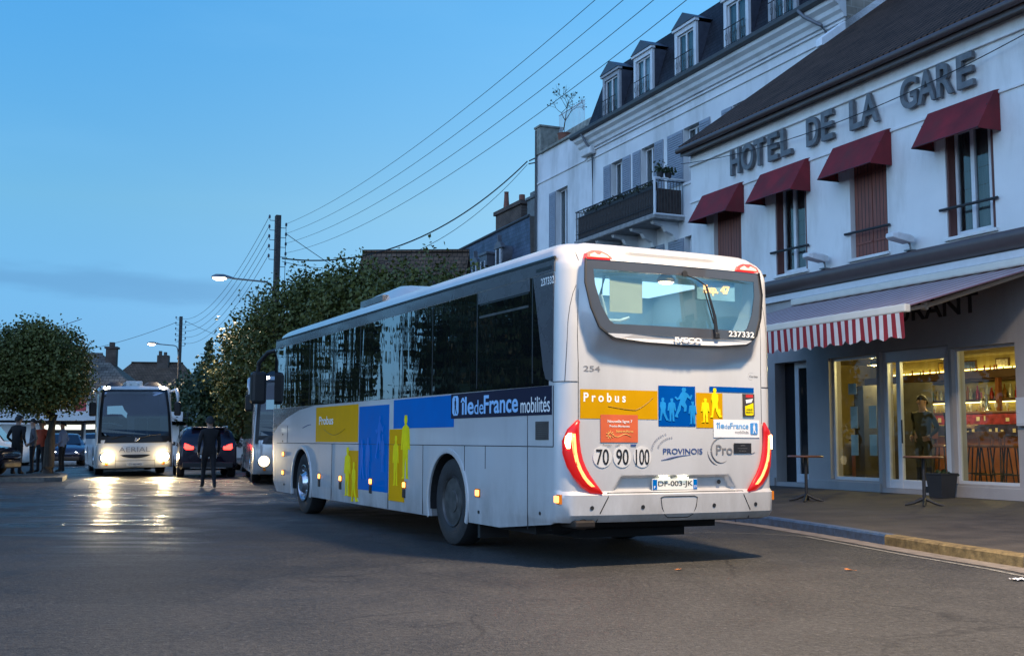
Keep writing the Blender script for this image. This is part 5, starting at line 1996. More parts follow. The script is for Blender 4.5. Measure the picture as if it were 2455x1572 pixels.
WB = [(23.34, 24.30), (20.90, 21.92), (17.88, 18.92), (14.85, 15.9), (11.75, 12.8)]
holes = [(a, b, 9.15 if i < 2 else 10.2, 12.15) for i, (a, b) in enumerate(WB)] + [(a, b, 5.9, 8.30) for a, b in WB] + [(a, b, 1.2, 3.6) for a, b in WB]
mb = MB()
wall_mesh(mb, S0, S1, 0.1, 13.15, holes, 0.0, -0.4)
mb.add([(S1, 0, 0.1), (S1, -9, 0.1), (S1, -9, 13.15), (S1, 0, 13.15)], [(0, 1, 2, 3)])
mb.build('wall', m_bwall, B, merge=True)
mb = MB()
mb.add([(S0, 0, 0.1), (S0, -9, 0.1), (S0, -9, 15.2), (S0, -0.95, 16.4), (S0, 0, 13.9)], [(4, 3, 2, 1, 0)])
mb.build('side_wall', m_bstone, B)
mb = MB()
for z, h_, o in ((12.70, 0.05, 0.05), (13.02, 0.06, 0.07)):
    mb.box(S0, S1, 0.0, o, z, z + h_)
mb.build('string_course', m_bwall, B, bevel=0.01)
mb = MB()
cp = [(0.0, 13.15), (0.08, 13.15), (0.12, 13.27), (0.22, 13.34), (0.26, 13.46), (0.40, 13.55), (0.44, 13.66), (0.0, 13.66)]
mb.prism([(p[0], p[1]) for p in cp], S0 - 0.05, S1 + 0.45, 'x')
mb.build('cornice', m_bwall, B)
mb = MB()
mb.prism([(-0.1, 13.66), (0.50, 13.66), (0.56, 13.74), (0.56, 13.86), (0.48, 13.92), (-0.1, 13.98)], S0 - 0.08, S1 + 0.55, 'x')
mb.build('eaves_gutter', m_cornd, B)
mb = MB()
top = 16.45
mb.add([(S0, 0.02, 13.95), (S1 + 0.1, 0.02, 13.95), (S1 - 0.4, -0.75, top), (S0, -0.75, top), (S0, -4.5, 17.6), (S1 - 3, -4.5, 17.6), (S1 + 0.1, -9, 13.95), (S1 - 0.4, -8.2, top), (S0, -8.2, top), (S0, -9, 13.95)],
       [(0, 1, 2, 3), (3, 2, 5, 4), (1, 6, 7, 2), (2, 7, 5), (4, 5, 7, 8), (8, 7, 6, 9), (0, 3, 4, 8, 9)])
rf = mb.build('roof', m_slate, B)
for i, (a, b) in enumerate(WB):
    z0 = 9.15 if i < 2 else 10.2
    sash(B, a + 0.03, b - 0.03, z0, 12.12, -0.20, 2, m_curt)
    sash(B, a + 0.03, b - 0.03, 5.9, 8.28, -0.20, 2, m_curt)
    sash(B, a + 0.03, b - 0.03, 1.2, 3.58, -0.20, 2, m_curt)
    wS = 0.60 if i != 2 else 0.66
    for z_a, z_b in ((z0, 12.13), (5.9, 8.28)):
        louvre(B, a - wS - 0.02, a - 0.02, z_a, z_b, 0.012, m_gshut)
        louvre(B, b + 0.02, b + (wS if i != 2 else 1.05), z_a, z_b, 0.012, m_gshut)
    mb = MB()
    mb.box(a - 0.05, b + 0.05, -0.2, 0.05, z0 - 0.09, z0)
    mb.box(a - 0.05, b + 0.05, -0.2, 0.05, 5.81, 5.9)
    mb.build('sill', m_bwall, B)
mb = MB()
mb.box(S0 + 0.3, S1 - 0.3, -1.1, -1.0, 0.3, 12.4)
mb.build('room', m_curtd, B)  # near-black sheet in place of the shaded rooms
for i, c in enumerate((24.12, 21.58, 18.60, 15.50, 13.05, 11.0)):
    wd = 0.70 if i < 5 else 0.5
    z0, z1 = 13.97, 15.72
    mb = MB()
    hole = [(c - wd + 0.16, c + wd - 0.16, z0 + 0.06, z1 - 0.16)]
    wall_mesh(mb, c - wd, c + wd, z0, z1, hole, 0.10, 0.0)
    mb.box(c - wd - 0.06, c + wd + 0.06, 0.0, 0.17, z1, z1 + 0.10)
    dm = mb.build('dormer', m_wframe if i in (1, 2, 3) else M('dormer_grey', (0.33, 0.34, 0.36), 0.7, var=0.12), B)
    mb = MB()
    for sx in (-1, 1):
        mb.add([(c + sx * wd, 0.0, z0), (c + sx * wd, 0.0, z1), (c + sx * wd, -0.9, z1), (c + sx * wd, -0.1, z0)], [(0, 1, 2, 3)])
    mb.add([(c - wd - 0.08, 0.20, z1 + 0.1), (c + wd + 0.08, 0.20, z1 + 0.1), (c, 0.20, z1 + 0.52), (c - wd - 0.08, -1.1, z1 + 0.1), (c + wd + 0.08, -1.1, z1 + 0.1), (c, -1.1, z1 + 0.52)],
           [(0, 1, 2), (0, 2, 5, 3), (1, 4, 5, 2)])
    mb.build('hood', m_slateh, dm)
    w_ = sash(dm, c - wd + 0.18, c + wd - 0.18, z0 + 0.08, z1 - 0.17, 0.03, 2, m_curt if i != 1 else m_wframe)
    mb = MB()
    mb.tube([(c - wd + 0.1, 0.2, z0 + 0.75), (c + wd - 0.1, 0.2, z0 + 0.75)], 0.016, 6)
    mb.tube([(c - wd + 0.1, 0.2, z0 + 0.15), (c + wd - 0.1, 0.2, z0 + 0.15)], 0.012, 6)
    for k in range(8):
        x = c - wd + 0.12 + (2 * wd - 0.24) * k / 7
        mb.tube([(x, 0.2, z0 + 0.12), (x, 0.2, z0 + 0.75)], 0.009, 5)
    for k in range(4):
        x = c - wd + 0.3 + (2 * wd - 0.6) * k / 3
        mb.tube([(x + 0.07 * math.cos(q), 0.2, z0 + 0.45 + 0.12 * math.sin(q)) for q in [2 * PI * j / 10 for j in range(11)]], 0.008, 4)
    mb.build('window_guard', m_iron, dm)
# balcony
mb = MB()
C0, C1, CO = 18.9, 25.1, 1.2
mb.box(C0, C1, 0.0, CO, 8.88, 9.02)
mb.box(C0 - 0.03, C1 + 0.03, CO - 0.06, CO + 0.03, 8.90, 9.06)
bal = mb.build('balcony', M('balcony_slab', (0.24, 0.235, 0.23), 0.85, var=0.25), B, bevel=0.01)
mb = MB()
n = int((C1 - C0) / 0.12)
for i in range(n + 1):
    x = C0 + 0.04 + (C1 - C0 - 0.08) * i / n
    mb.tube([(x, CO - 0.03, 9.06), (x, CO - 0.03, 10.22)], 0.010, 5)
    if i < n and i % 2 == 0:
        mb.tube([(x + 0.06 + 0.05 * math.cos(q), CO - 0.03, 9.55 + 0.16 * math.sin(q)) for q in [2 * PI * j / 10 for j in range(11)]], 0.008, 4)
for z in (9.12, 9.32, 9.95, 10.22):
    mb.tube([(C0, CO - 0.03, z), (C1, CO - 0.03, z)], 0.014 if z < 10 else 0.024, 6)
for i in range(10):
    y = 0.05 + (CO - 0.1) * i / 9
    for x in (C0 + 0.04, C1 - 0.04):
        mb.tube([(x, y, 9.04), (x, y, 10.22)], 0.010, 5)
for x in (C0 + 0.04, C1 - 0.04):
    mb.tube([(x, 0, 10.22), (x, CO, 10.22)], 0.02, 6)
mb.build('railing', m_iron, bal)
mb = MB()
mb.tube([(C0, CO, 9.02), (C0, CO, 10.30)], 0.045, 8)
mb.tube([(C0, 0.0, 10.30), (C0, CO + 0.04, 10.30)], 0.04, 8)
mb.tube([(C0, 0.0, 9.03), (C0, CO + 0.04, 9.03)], 0.04, 8)
mb.build('end_screen', m_wframe, bal)
mb = MB()
mb.box(C0 + 0.06, C0 + 0.08, 0.1, CO - 0.12, 9.08, 9.95)
mb.box(C0 + 0.2, C1 - 0.1, CO - 0.10, CO - 0.085, 9.10, 10.0)
build_parts(mb, 'reed_screen', M('brown_reed', (0.045, 0.032, 0.028), 0.9, var=0.4, scale=10, stretch=(12, 1, 0.4)), bal)
for x in (19.4, 20.9, 22.3, 23.6, 24.8):
    mb = MB()
    mb.prism([(0.0, 8.25), (0.12, 8.25), (0.2, 8.42), (0.5, 8.55), (0.62, 8.72), (1.0, 8.78), (1.05, 8.88), (0.0, 8.88)], x - 0.1, x + 0.1, 'x')
    mb.build('corbel', m_bwall, bal, bevel=0.01)
mb = MB()
mb.tube([(11.7, 0.55, 13.75), (11.5, 0.5, 13.5), (11.1, 0.2, 13.15), (11.0, 0.10, 12.9), (11.0, 0.09, 9.5)], 0.055, 8)
mb.tube([(25.95, 0.5, 13.7), (25.8, 0.35, 13.3), (25.75, 0.09, 13.0), (25.72, 0.09, 9.2)], 0.05, 8)
build_parts(mb, 'downpipe', M('grey_downpipe', (0.14, 0.15, 0.17), 0.5, 0.2), B, smooth=50)
mb = MB()
mb.box(25.6, 26.5, 0.0, 0.28, 12.86, 13.15)
mb.build('cornice_bracket', m_bwall, B, bevel=0.05)

# ================================================================== NARROW ANNEX WITH ROOF TERRACE
A = thing('terrace_house', 'narrow white house with flat roof terrace beside the mansard house', 'house', fpos(0, -5.15), FROT)
mb = MB()
wall_mesh(mb, 26.42, 31.5, 0.1, 14.2, [(28.30, 29.45, 9.55, 12.12), (28.3, 29.45, 5.8, 8.2)], -0.02, -0.4)
mb.add([(31.5, -0.02, 0.1), (31.5, -8, 0.1), (31.5, -8, 14.2), (31.5, -0.02, 14.2)], [(0, 1, 2, 3)])
mb.add([(26.42, -0.02, 14.15), (31.5, -0.02, 14.15), (31.5, -8, 14.15), (26.42, -8, 14.15)], [(0, 1, 2, 3)])
mb.build('wall', m_bwall, A, merge=True)
m_moss = M('mossy_parapet', (0.24, 0.24, 0.21), 0.9, var=0.3, dirt=(0.05, 0.06, 0.04), dirt_amt=0.7)
mb = MB()
mb.box(26.45, 31.0, -1.05, -0.75, 14.2, 15.0)
mb.box(30.98, 31.55, -1.1, 0.05, 14.15, 15.38)
mb.box(30.93, 31.6, -1.15, 0.10, 15.38, 15.48)
mb.box(26.42, 31.0, -0.05, 0.09, 14.12, 14.24)
mb.build('parapet', m_moss, A, bevel=0.02)
mb = MB()
mb.tube([(28.4, -0.9, 16.0), (31.0, -0.9, 16.0)], 0.025, 6)
for k in range(22):
    x = 28.42 + 2.55 * k / 21
    mb.tube([(x, -0.9, 14.9), (x, -0.9, 16.0)], 0.012, 5)
mb.build('terrace_railing', m_wframe, A)
mb = MB()
mb.box(26.42, 31.52, -0.02, 0.03, 12.78, 12.84)
mb.build('string_course', m_bwall, A)
sash(A, 28.33, 29.42, 9.58, 12.1, -0.22, 2, m_curt)
sash(A, 28.33, 29.42, 5.83, 8.18, -0.22, 2, m_curt)
louvre(A, 29.47, 30.1, 9.6, 12.1, -0.008, m_gshut)
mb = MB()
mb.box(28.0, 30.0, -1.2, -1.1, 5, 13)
mb.build('room', m_curtd, A)  # near-black sheet imitating the unlit interior
mb = MB()
mb.tube([(31.44, 0.06, 15.3), (31.44, 0.06, 0.3)], 0.05, 8)
mb.build('downpipe', m_cornd, A)
mb = MB()
mb.tube([(31.4, -0.05, 14.1), (32.2, 0.05, 14.08)], 0.03, 6)
mb.tube([(31.4, -0.05, 13.85), (32.25, 0.05, 13.95)], 0.03, 6)
build_parts(mb, 'cable_bracket', m_cornd, A)

# ================================================================== SLATE HOUSE, TILED HOUSE, FAR HOUSES
m_slb = COURSES('slate_blue', (0.075, 0.095, 0.14), (0.055, 0.072, 0.11), (0.035, 0.045, 0.065), 0.30, 0.20, 0.014, 0.5, 'xz', 0.4)
S = thing('slate_house', 'house with steep blue slate roof, round dormers and brick chimney past the terrace house', 'house', fpos(0, -5.15), FROT)
mb = MB()
mb.box(31.62, 44.5, -8, -0.05, 0.1, 7.4)
mb.build('wall', m_bwall, S)
mb = MB()
mb.add([(31.65, 0.15, 7.4), (44.6, 0.15, 7.4), (44.2, -0.55, 11.6), (33.5, -0.55, 11.8), (31.65, -8, 7.4), (44.6, -8, 7.4), (44.2, -7.3, 11.6), (33.5, -7.3, 11.8)],
       [(0, 1, 2, 3), (1, 5, 6, 2), (5, 4, 7, 6), (3, 2, 6, 7)])
mb.add([(31.65, 0.15, 7.4), (31.65, -8, 7.4), (33.5, -7.3, 11.8), (33.5, -0.55, 11.8)], [(0, 3, 2, 1)], None, 1)
mb.tube([(44.2, -0.52, 11.62), (33.5, -0.52, 11.82)], 0.07, 6, None, 2)
mb.build('roof', [m_slb, M('brown_hip', (0.11, 0.085, 0.065), 0.8, var=0.2), m_cornd], S)
for i, (s, z, rd) in enumerate(((35.4, 10.2, 1), (38.6, 9.9, 1), (41.9, 10.0, 1), (37.4, 9.9, 0))):
    mb = MB()
    if rd:
        ring = [(s + 0.46 * math.cos(q), z + 0.46 * math.sin(q) if math.sin(q) > 0 else z + 0.75 * math.sin(q)) for q in [2 * PI * k / 20 for k in range(20)]]
        mb.prism(ring, -0.8, 0.22, 'y')
        mb.prism([(s - 0.52, z + 0.28), (s + 0.52, z + 0.28), (s + 0.35, z + 0.5), (s + 0.06, z + 0.62), (s, z + 0.95), (s - 0.06, z + 0.62), (s - 0.35, z + 0.5)], 0.1, 0.30, 'y')
    else:
        mb.box(s - 0.5, s + 0.5, -0.8, 0.25, z - 0.9, z + 0.55)
        mb.box(s - 0.58, s + 0.58, -0.8, 0.32, z + 0.55, z + 0.66)
    dm = mb.build('dormer', M('zinc_dormer', (0.11, 0.115, 0.13), 0.6, 0.2, var=0.2), S)
    mb = MB()
    mb.box(s - 0.24, s + 0.24, 0.2, 0.26, z - 0.6, z + 0.22)
    mb.build('pane', m_curtd, dm)
    mb = MB()
    for x in (s - 0.25, s + 0.25):
        mb.box(x - 0.03, x + 0.03, 0.22, 0.30, z - 0.62, z + 0.24)
    mb.build('frame', m_wframe, dm)
mb = MB()
mb.box(35.3, 38.6, -1.5, -0.9, 9.5, 12.75)
mb.box(35.2, 38.7, -1.6, -0.8, 12.75, 12.95)
ch_ = mb.build('chimney', COURSES('chimney_brick', (0.10, 0.07, 0.055), (0.075, 0.055, 0.045), (0.12, 0.10, 0.09), 0.22, 0.07, 0.012, 0.9, 'xz', 0.3), S)
mb = MB()
mb.lathe([(0.17, 0), (0.13, 0.5), (0.11, 0.9), (0.13, 0.95)], 12, Matrix.Translation((37.9, -1.2, 12.95)))
mb.lathe([(0.16, 0), (0.15, 0.4)], 12, Matrix.Translation((35.9, -1.2, 12.95)))
build_parts(mb, 'chimney_pot', M('terracotta', (0.20, 0.075, 0.05), 0.8, var=0.2), ch_, smooth=40)
mb = MB()
mb.box(33.75, 34.6, -1.6, -0.9, 10.5, 12.75)
mb.box(33.68, 34.67, -1.67, -0.83, 12.75, 12.9)
mb.box(33.85, 34.5, -1.5, -1.0, 12.9, 13.15)
mb.build('chimney', M('grey_chimney', (0.13, 0.14, 0.14), 0.8, var=0.25), S, bevel=0.03)

m_btile = COURSES('brown_roof_tiles', (0.150, 0.095, 0.065), (0.105, 0.070, 0.050), (0.035, 0.028, 0.022), 0.25, 0.22, 0.02, 0.9, 'xy', 0.5)


def house(name, label, loc, rz, wx, dy, zw, zr, wallm, roofm, over=0.35, hip=0.0):
    """gabled (or hipped) house, ridge along local x, origin at the near-left corner"""
    t = thing(name, label, 'house', loc, rz)
    mb = MB()
    mb.box(0, wx, 0, dy, 0, zw)
    if not hip:
        for x in (0.0, wx):
            mb.add([(x, 0, zw), (x, dy, zw), (x, dy / 2, zr - 0.1)], [(0, 1, 2)])
    mb.build('wall', wallm, t)
    mb = MB()
    o = over
    k = (zr - zw) / (dy / 2)
    mb.add([(-o, -o, zw - k * o), (wx + o, -o, zw - k * o), (wx + o - hip, dy / 2, zr), (-o + hip, dy / 2, zr), (-o, dy + o, zw - k * o), (wx + o, dy + o, zw - k * o)],
           [(0, 1, 2, 3), (5, 4, 3, 2)] + ([(1, 5, 2), (4, 0, 3)] if hip else []))
    r_ = mb.build('roof', roofm, t)
    md = r_.modifiers.new('s', 'SOLIDIFY')
    md.thickness = 0.12
    mb = MB()
    mb.tube([(-o + hip, dy / 2, zr + 0.03), (wx + o - hip, dy / 2, zr + 0.03)], 0.11, 6)
    mb.build('ridge', roofm, r_)
    return t


gh = house('tiled_house', 'house with long brown tiled roof rising behind the street trees', (-7.35, 50.5, 0), R(-4), 4.6, 8.5, 6.2, 10.45, m_bwall, m_btile)
m_whouse = M('far_white_wall', (0.60, 0.60, 0.60), 0.9, var=0.05)
m_gtile = COURSES('grey_roof_tiles', (0.125, 0.112, 0.10), (0.17, 0.155, 0.135), (0.05, 0.045, 0.04), 0.4, 0.3, 0.02, 0.9, 'xy', 0.4)
h1 = house('grey_roofed_house', 'far white house with mottled grey hipped roof behind the oncoming coach', (-41.6, 80, 0), R(8), 14.5, 9, 4.4, 7.7, m_whouse, m_gtile, 0.4, 4.0)
mb = MB()
mb.box(11.3, 12.05, 3.6, 4.4, 6.2, 8.1)
mb.box(11.2, 12.15, 3.5, 4.5, 8.1, 8.25)
mb.box(11.5, 11.85, 3.8, 4.2, 8.25, 8.6)
mb.build('chimney', MATS['chimney_brick'], h1)
for x in (8.6, 10.4, 12.2):
    mb = MB()
    mb.box(x, x + 0.9, -0.05, 0.02, 1.0, 2.8)
    w_ = mb.build('window', m_wframe, h1)
    mb = MB()
    mb.box(x + 0.08, x + 0.82, -0.06, -0.045, 1.08, 2.72)
    mb.build('pane', m_curtd, w_)
h2 = house('brown_roofed_house', 'far house with brown tiled roof and stubby chimney right of the grey roof', (-36.6, 98, 0), R(6), 9, 9, 5.0, 8.2, m_whouse, m_btile, 0.4, 2.6)
mb = MB()
mb.box(4.6, 5.6, 3.8, 4.6, 7.0, 8.9)
mb.box(4.7, 4.95, 4.0, 4.3, 8.9, 9.3)
mb.box(5.15, 5.4, 4.0, 4.3, 8.9, 9.2)
mb.build('chimney', MATS['chimney_brick'], h2)
ae = thing('roof_aerial', 'thin television aerial on a mast above the grey roofed house', 'aerial', (-32.9, 82.5, 5.9), R(20))
mb = MB()
mb.tube([(0, 0, 0), (0, 0, 3.9)], 0.035, 6)
mb.build('mast', m_steel, ae)
mb = MB()
mb.tube([(-0.9, 0, 3.4), (1.0, 0, 4.2)], 0.025, 5)
for k in range(7):
    x = -0.8 + 0.27 * k
    mb.tube([(x, -0.25, 3.46 + 0.42 * (x + 0.8)), (x, 0.25, 3.46 + 0.42 * (x + 0.8))], 0.014, 4)
mb.build('antenna', m_steel, ae)
# long pale pavilion with lit strip windows, far left
pv = thing('lit_pavilion', 'low white pavilion with bright strip windows behind the round tree', 'building', (-40, 60, 0), R(2))
mb = MB()
mb.box(0, 22, 0, 8, 0, 1.2)
mb.box(0, 22, 0.3, 8, 1.2, 2.0)
mb.box(-0.4, 22.4, -0.6, 8.4, 2.2, 2.7)
mb.build('wall', m_whouse, pv)
for k in (0, 1, 3, 4, 6, 7):
    mb = MB()
    mb.box(0.3 + 2.4 * k, 2.5 + 2.4 * k, 0.18, 0.26, 1.25, 2.15)
    w_ = mb.build('window', m_curtd, pv)
    mb = MB()
    mb.box(0.4 + 2.4 * k, 2.4 + 2.4 * k, 0.10, 0.16, 1.72, 1.98)
    mb.build('strip_light', EM('fluorescent_strip', (1.0, 0.98, 0.80), 0.9), w_)

# ================================================================== TREES
def leaf_mat(name, c1, c2):
    m, nt, N, L, b = _nodes(name)
    g = N.new('ShaderNodeNewGeometry')
    t = N.new('ShaderNodeTexCoord')
    n = N.new('ShaderNodeTexNoise')
    n.inputs['Scale'].default_value = 1.1
    n.inputs['Detail'].default_value = 4
    L.new(t.outputs['Object'], n.inputs['Vector'])
    ad = N.new('ShaderNodeMath')
    ad.operation = 'MULTIPLY_ADD'
    L.new(g.outputs['Random Per Island'], ad.inputs[0])
    ad.inputs[1].default_value = 0.38
    mr = N.new('ShaderNodeMapRange')
    mr.inputs['From Min'].default_value = 0.3
    mr.inputs['From Max'].default_value = 0.7
    mr.inputs['To Max'].default_value = 0.4
    L.new(n.outputs[0], mr.inputs['Value'])
    L.new(mr.outputs[0], ad.inputs[2])
    r = N.new('ShaderNodeValToRGB')
    r.color_ramp.elements[0].color = tuple(c1) + (1,)
    r.color_ramp.elements[1].color = tuple(c2) + (1,)
    L.new(ad.outputs[0], r.inputs[0])
    L.new(r.outputs[0], b.inputs['Base Color'])
    b.inputs['Roughness'].default_value = 0.55
    b.inputs['Specular IOR Level'].default_value = 0.3
    b.inputs['Subsurface Weight'].default_value = 0.0
    return m


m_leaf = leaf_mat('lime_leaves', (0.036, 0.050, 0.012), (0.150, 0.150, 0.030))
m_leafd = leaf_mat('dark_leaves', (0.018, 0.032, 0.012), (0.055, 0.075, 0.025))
m_leafy = leaf_mat('olive_leaves', (0.060, 0.075, 0.018), (0.20, 0.19, 0.050))
m_bark = M('bark', (0.075, 0.06, 0.045), 0.9, var=0.35, scale=6, stretch=(3, 3, 0.5), bump=0.6, bscale=14)
m_twig = M('dark_core', (0.006, 0.009, 0.005), 1.0)


def leaf(mb, p, s, rng, out=None):
    a = Vector((rng.gauss(0, 1), rng.gauss(0, 1), rng.gauss(0, 1) + 0.2))
    if out is not None:
        a += out * 0.8
    if a.length < 0.1:
        a = Vector((0, 0, 1))
    a.normalize()
    b = a.cross(Vector((rng.gauss(0, 1), rng.gauss(0, 1), rng.gauss(0, 1))))
    if b.length < 0.05:
        b = a.orthogonal()
    b.normalize()
    c = a.cross(b)
    w_ = s * 0.42
    mb.add([p - b * s * 0.5, p + c * w_ - b * s * 0.1 + a * s * 0.06, p + b * s * 0.55, p - c * w_ - b * s * 0.1 + a * s * 0.06], [(0, 1, 2, 3)])


def tree(name, label, loc, blobs, nclump, per, size, trunk_r, trunk_h, mat, spikes=0, group=None, seed=1, lean=(0, 0), conifer=False, limbs=True, spread=0.30, zmin=None):
    rng = random.Random(seed)
    t = thing(name, label, 'tree', loc, 0, group)
    mb = MB()
    top = Vector((lean[0], lean[1], trunk_h))
    mb.tube([(0, 0, -0.05), (0.02, 0.01, trunk_h * 0.12), (lean[0] * 0.4, lean[1] * 0.4, trunk_h * 0.55), top],
            [trunk_r * 1.45, trunk_r * 1.05, trunk_r * 0.95, trunk_r * 0.85], 10)
    if limbs:
        for bx, by, bz, rx, ry, rz_ in blobs:
            e_ = Vector((bx, by, bz))
            m_ = top.lerp(e_, 0.5) + Vector((rng.uniform(-.2, .2), rng.uniform(-.2, .2), -0.1))
            mb.tube([top - Vector((0, 0, 0.15)), m_, e_, e_ + Vector((rng.uniform(-.3, .3), 0, rz_ * 0.6))], [trunk_r * 0.62, trunk_r * 0.4, trunk_r * 0.25, trunk_r * 0.1], 7)
            for q in range(4):
                d = Vector((rng.uniform(-1, 1) * rx, rng.uniform(-1, 1) * ry, rng.uniform(-0.3, 1) * rz_)) * 0.8
                mb.tube([m_, m_.lerp(e_ + d, 0.55) + Vector((0, 0, 0.1)), e_ + d], [trunk_r * 0.3, trunk_r * 0.16, trunk_r * 0.06], 5)
    mb.build('trunk', m_bark, t, smooth=60)
    mb = MB()
    tot = sum(b[3] * b[5] for b in blobs)
    for bx, by, bz, rx, ry, rz_ in blobs:
        k = int(nclump * rx * rz_ / tot)
        c0 = Vector((bx, by, bz))
        for _ in range(k):
            d = Vector((rng.gauss(0, 1), rng.gauss(0, 1), rng.gauss(0, 1))).normalized()
            rr = rng.uniform(0.35, 1.0) ** 0.4 * (0.86 + 0.22 * math.sin(d.x * 5 + seed) * math.sin(d.z * 6 + d.y * 4 + seed * 2))
            p = c0 + Vector((d.x * rx, d.y * ry, d.z * rz_)) * rr
            if zmin is not None and p.z < zmin:
                continue
            for _ in range(per):
                q = p + Vector((rng.gauss(0, spread), rng.gauss(0, spread), rng.gauss(0, spread * 0.8)))
                leaf(mb, q, size * rng.uniform(0.7, 1.3), rng, d)
        for _ in range(int(spikes * rx * rz_ / tot)):
            d = Vector((rng.gauss(0, 1), rng.gauss(0, 0.8), abs(rng.gauss(0.6, 0.7)))).normalized()
            p = c0 + Vector((d.x * rx, d.y * ry, d.z * rz_)) * 0.9
            ln = rng.uniform(0.35, 1.05)
            dd = (d + Vector((0, 0, 0.9))).normalized()
            for j in range(int(ln / 0.09)):
                q = p + dd * (j * 0.09) + Vector((rng.gauss(0, 0.06), rng.gauss(0, 0.06), 0))
                leaf(mb, q, size * rng.uniform(0.7, 1.15), rng)
    mb.build('crown', mat, t, fix=False)
    return t


G1 = 'bushy street trees between the bus and the houses'
tree('street_tree', 'bushy street tree under the dark lamp pole, its left edge lit yellow green', (-9.6, 43.0, 0.1),
     [(0, 0, 3.9, 1.9, 2.0, 1.9), (0.3, 0.3, 2.4, 1.8, 1.9, 1.4), (0.9, 0.0, 4.6, 1.2, 1.3, 1.1)], 760, 36, 0.125, 0.17, 2.2, m_leaf, 45, G1, 3)
tree('street_tree', 'tall bushy street tree right of the dark lamp pole', (-7.3, 38.4, 0.1),
     [(0.0, 0, 4.6, 2.2, 2.0, 2.1), (0.3, 0.3, 2.6, 2.1, 2.0, 1.6), (1.1, 0.0, 5.6, 1.5, 1.4, 1.4)], 840, 36, 0.12, 0.18, 2.3, m_leaf, 55, G1, 5)
tree('street_tree', 'bushy street tree in front of the brown tiled roof', (-4.1, 34.4, 0.1),
     [(0, 0, 4.4, 2.2, 2.0, 1.9), (0.6, 0, 2.8, 2.1, 2.0, 1.6), (-0.6, 0.0, 5.4, 1.4, 1.3, 1.2)], 780, 36, 0.115, 0.18, 2.3, m_leaf, 45, G1, 8)
tree('street_tree', 'rightmost bushy street tree, mostly behind the bus roof', (-2.2, 30.5, 0.1),
     [(-0.2, 0, 4.3, 1.9, 1.9, 1.9), (0.3, 0, 2.6, 1.9, 1.9, 1.4)], 480, 32, 0.115, 0.17, 2.2, m_leaf, 20, G1, 11)
tree('pollarded_tree', 'round pollarded tree on the traffic island at the far left', (-14.85, 36.2, 0.1),
     [(-1.05, 0, 3.60, 1.2, 1.3, 1.2), (0.0, 0.1, 3.45, 1.30, 1.4, 1.3), (-0.55, 0, 4.30, 0.85, 1.0, 0.62), (-0.75, 0.1, 2.60, 1.35, 1.4, 0.75), (0.35, 0, 2.75, 0.95, 1.0, 0.7)], 860, 40, 0.095, 0.17, 1.9, m_leafy, 10, None, 21, (0.1, 0), spread=0.2)
G2 = 'dark trees far down the street'
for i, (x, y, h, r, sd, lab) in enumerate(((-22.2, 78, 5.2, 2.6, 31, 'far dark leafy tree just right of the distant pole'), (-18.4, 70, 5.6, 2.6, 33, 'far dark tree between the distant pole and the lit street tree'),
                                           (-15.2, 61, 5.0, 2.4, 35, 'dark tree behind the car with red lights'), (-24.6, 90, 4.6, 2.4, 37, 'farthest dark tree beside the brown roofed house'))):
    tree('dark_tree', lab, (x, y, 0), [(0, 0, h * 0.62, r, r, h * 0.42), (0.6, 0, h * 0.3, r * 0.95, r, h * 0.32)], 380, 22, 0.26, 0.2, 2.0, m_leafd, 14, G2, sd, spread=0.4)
# small fir whose tip stands over the dark trees
rng = random.Random(5)
t = thing('fir_tree', 'small dark fir tip standing above the far dark trees', 'tree', (-20.6, 76, 0))
mb = MB()
mb.tube([(0, 0, 0), (0, 0, 7.9)], [0.18, 0.03], 8)
mb.build('trunk', m_bark, t)
mb = MB()
for k in range(34):
    z = 2.0 + 5.8 * k / 33
    ln = 1.9 * (1 - (z - 2) / 6.2) + 0.12
    for j in range(7):
        a = rng.uniform(0, 2 * PI)
        for q in range(int(ln / 0.12) + 1):
            rr = 0.12 * q
            leaf(mb, Vector((rr * math.cos(a), rr * math.sin(a), z + 0.10 * rr + rng.gauss(0, 0.05))), 0.24, rng)
mb.build('crown', m_leafd, t, fix=False)
# trees across the square, outside the frame: the bus windows mirror them
for i, (x, y, r) in enumerate(((-12.6, 20.4, 1.9), (-16.2, 23.6, 2.3), (-18.6, 26.2, 2.0), (-19.2, 29.0, 1.5), (-10.2, 15.6, 1.5), (-19.9, 34.0, 0.32), (-21.6, 38.6, 0.45))):
    tree('square_tree', ['broad tree across the square mirrored in the bus windows', 'tall tree across the square, second from the camera side', 'slim tree across the square between two broad ones',
                         'stout tree across the square before the island', 'nearest small tree across the square', 'narrow tree across the square past the stout one', 'farthest narrow tree across the square'][i],
         (x, y, 0), [(0, 0, 4.4, r, r, 2.0), (0.2, 0.2, 2.6, r * 0.9, r, 1.4)], int(60 + 60 * r), 16, 0.26, 0.17, 2.1, m_leaf, 20, 'trees across the square', 50 + i, spread=0.35)
# bare little tree in a pot on the roof terrace
t = thing('potted_tree', 'nearly bare little tree in a pot on the roof terrace', 'potted tree', fpos(29.5, -5.6, 14.2), 0)
mb = MB()
mb.lathe([(0.22, 0), (0.30, 0.5), (0.32, 0.52), (0.27, 0.5), (0.0, 0.46)], 16)
mb.build('pot', M('terracotta_pot', (0.22, 0.09, 0.06), 0.8), t, smooth=40)
mb = MB()
rng = random.Random(9)
tips = []


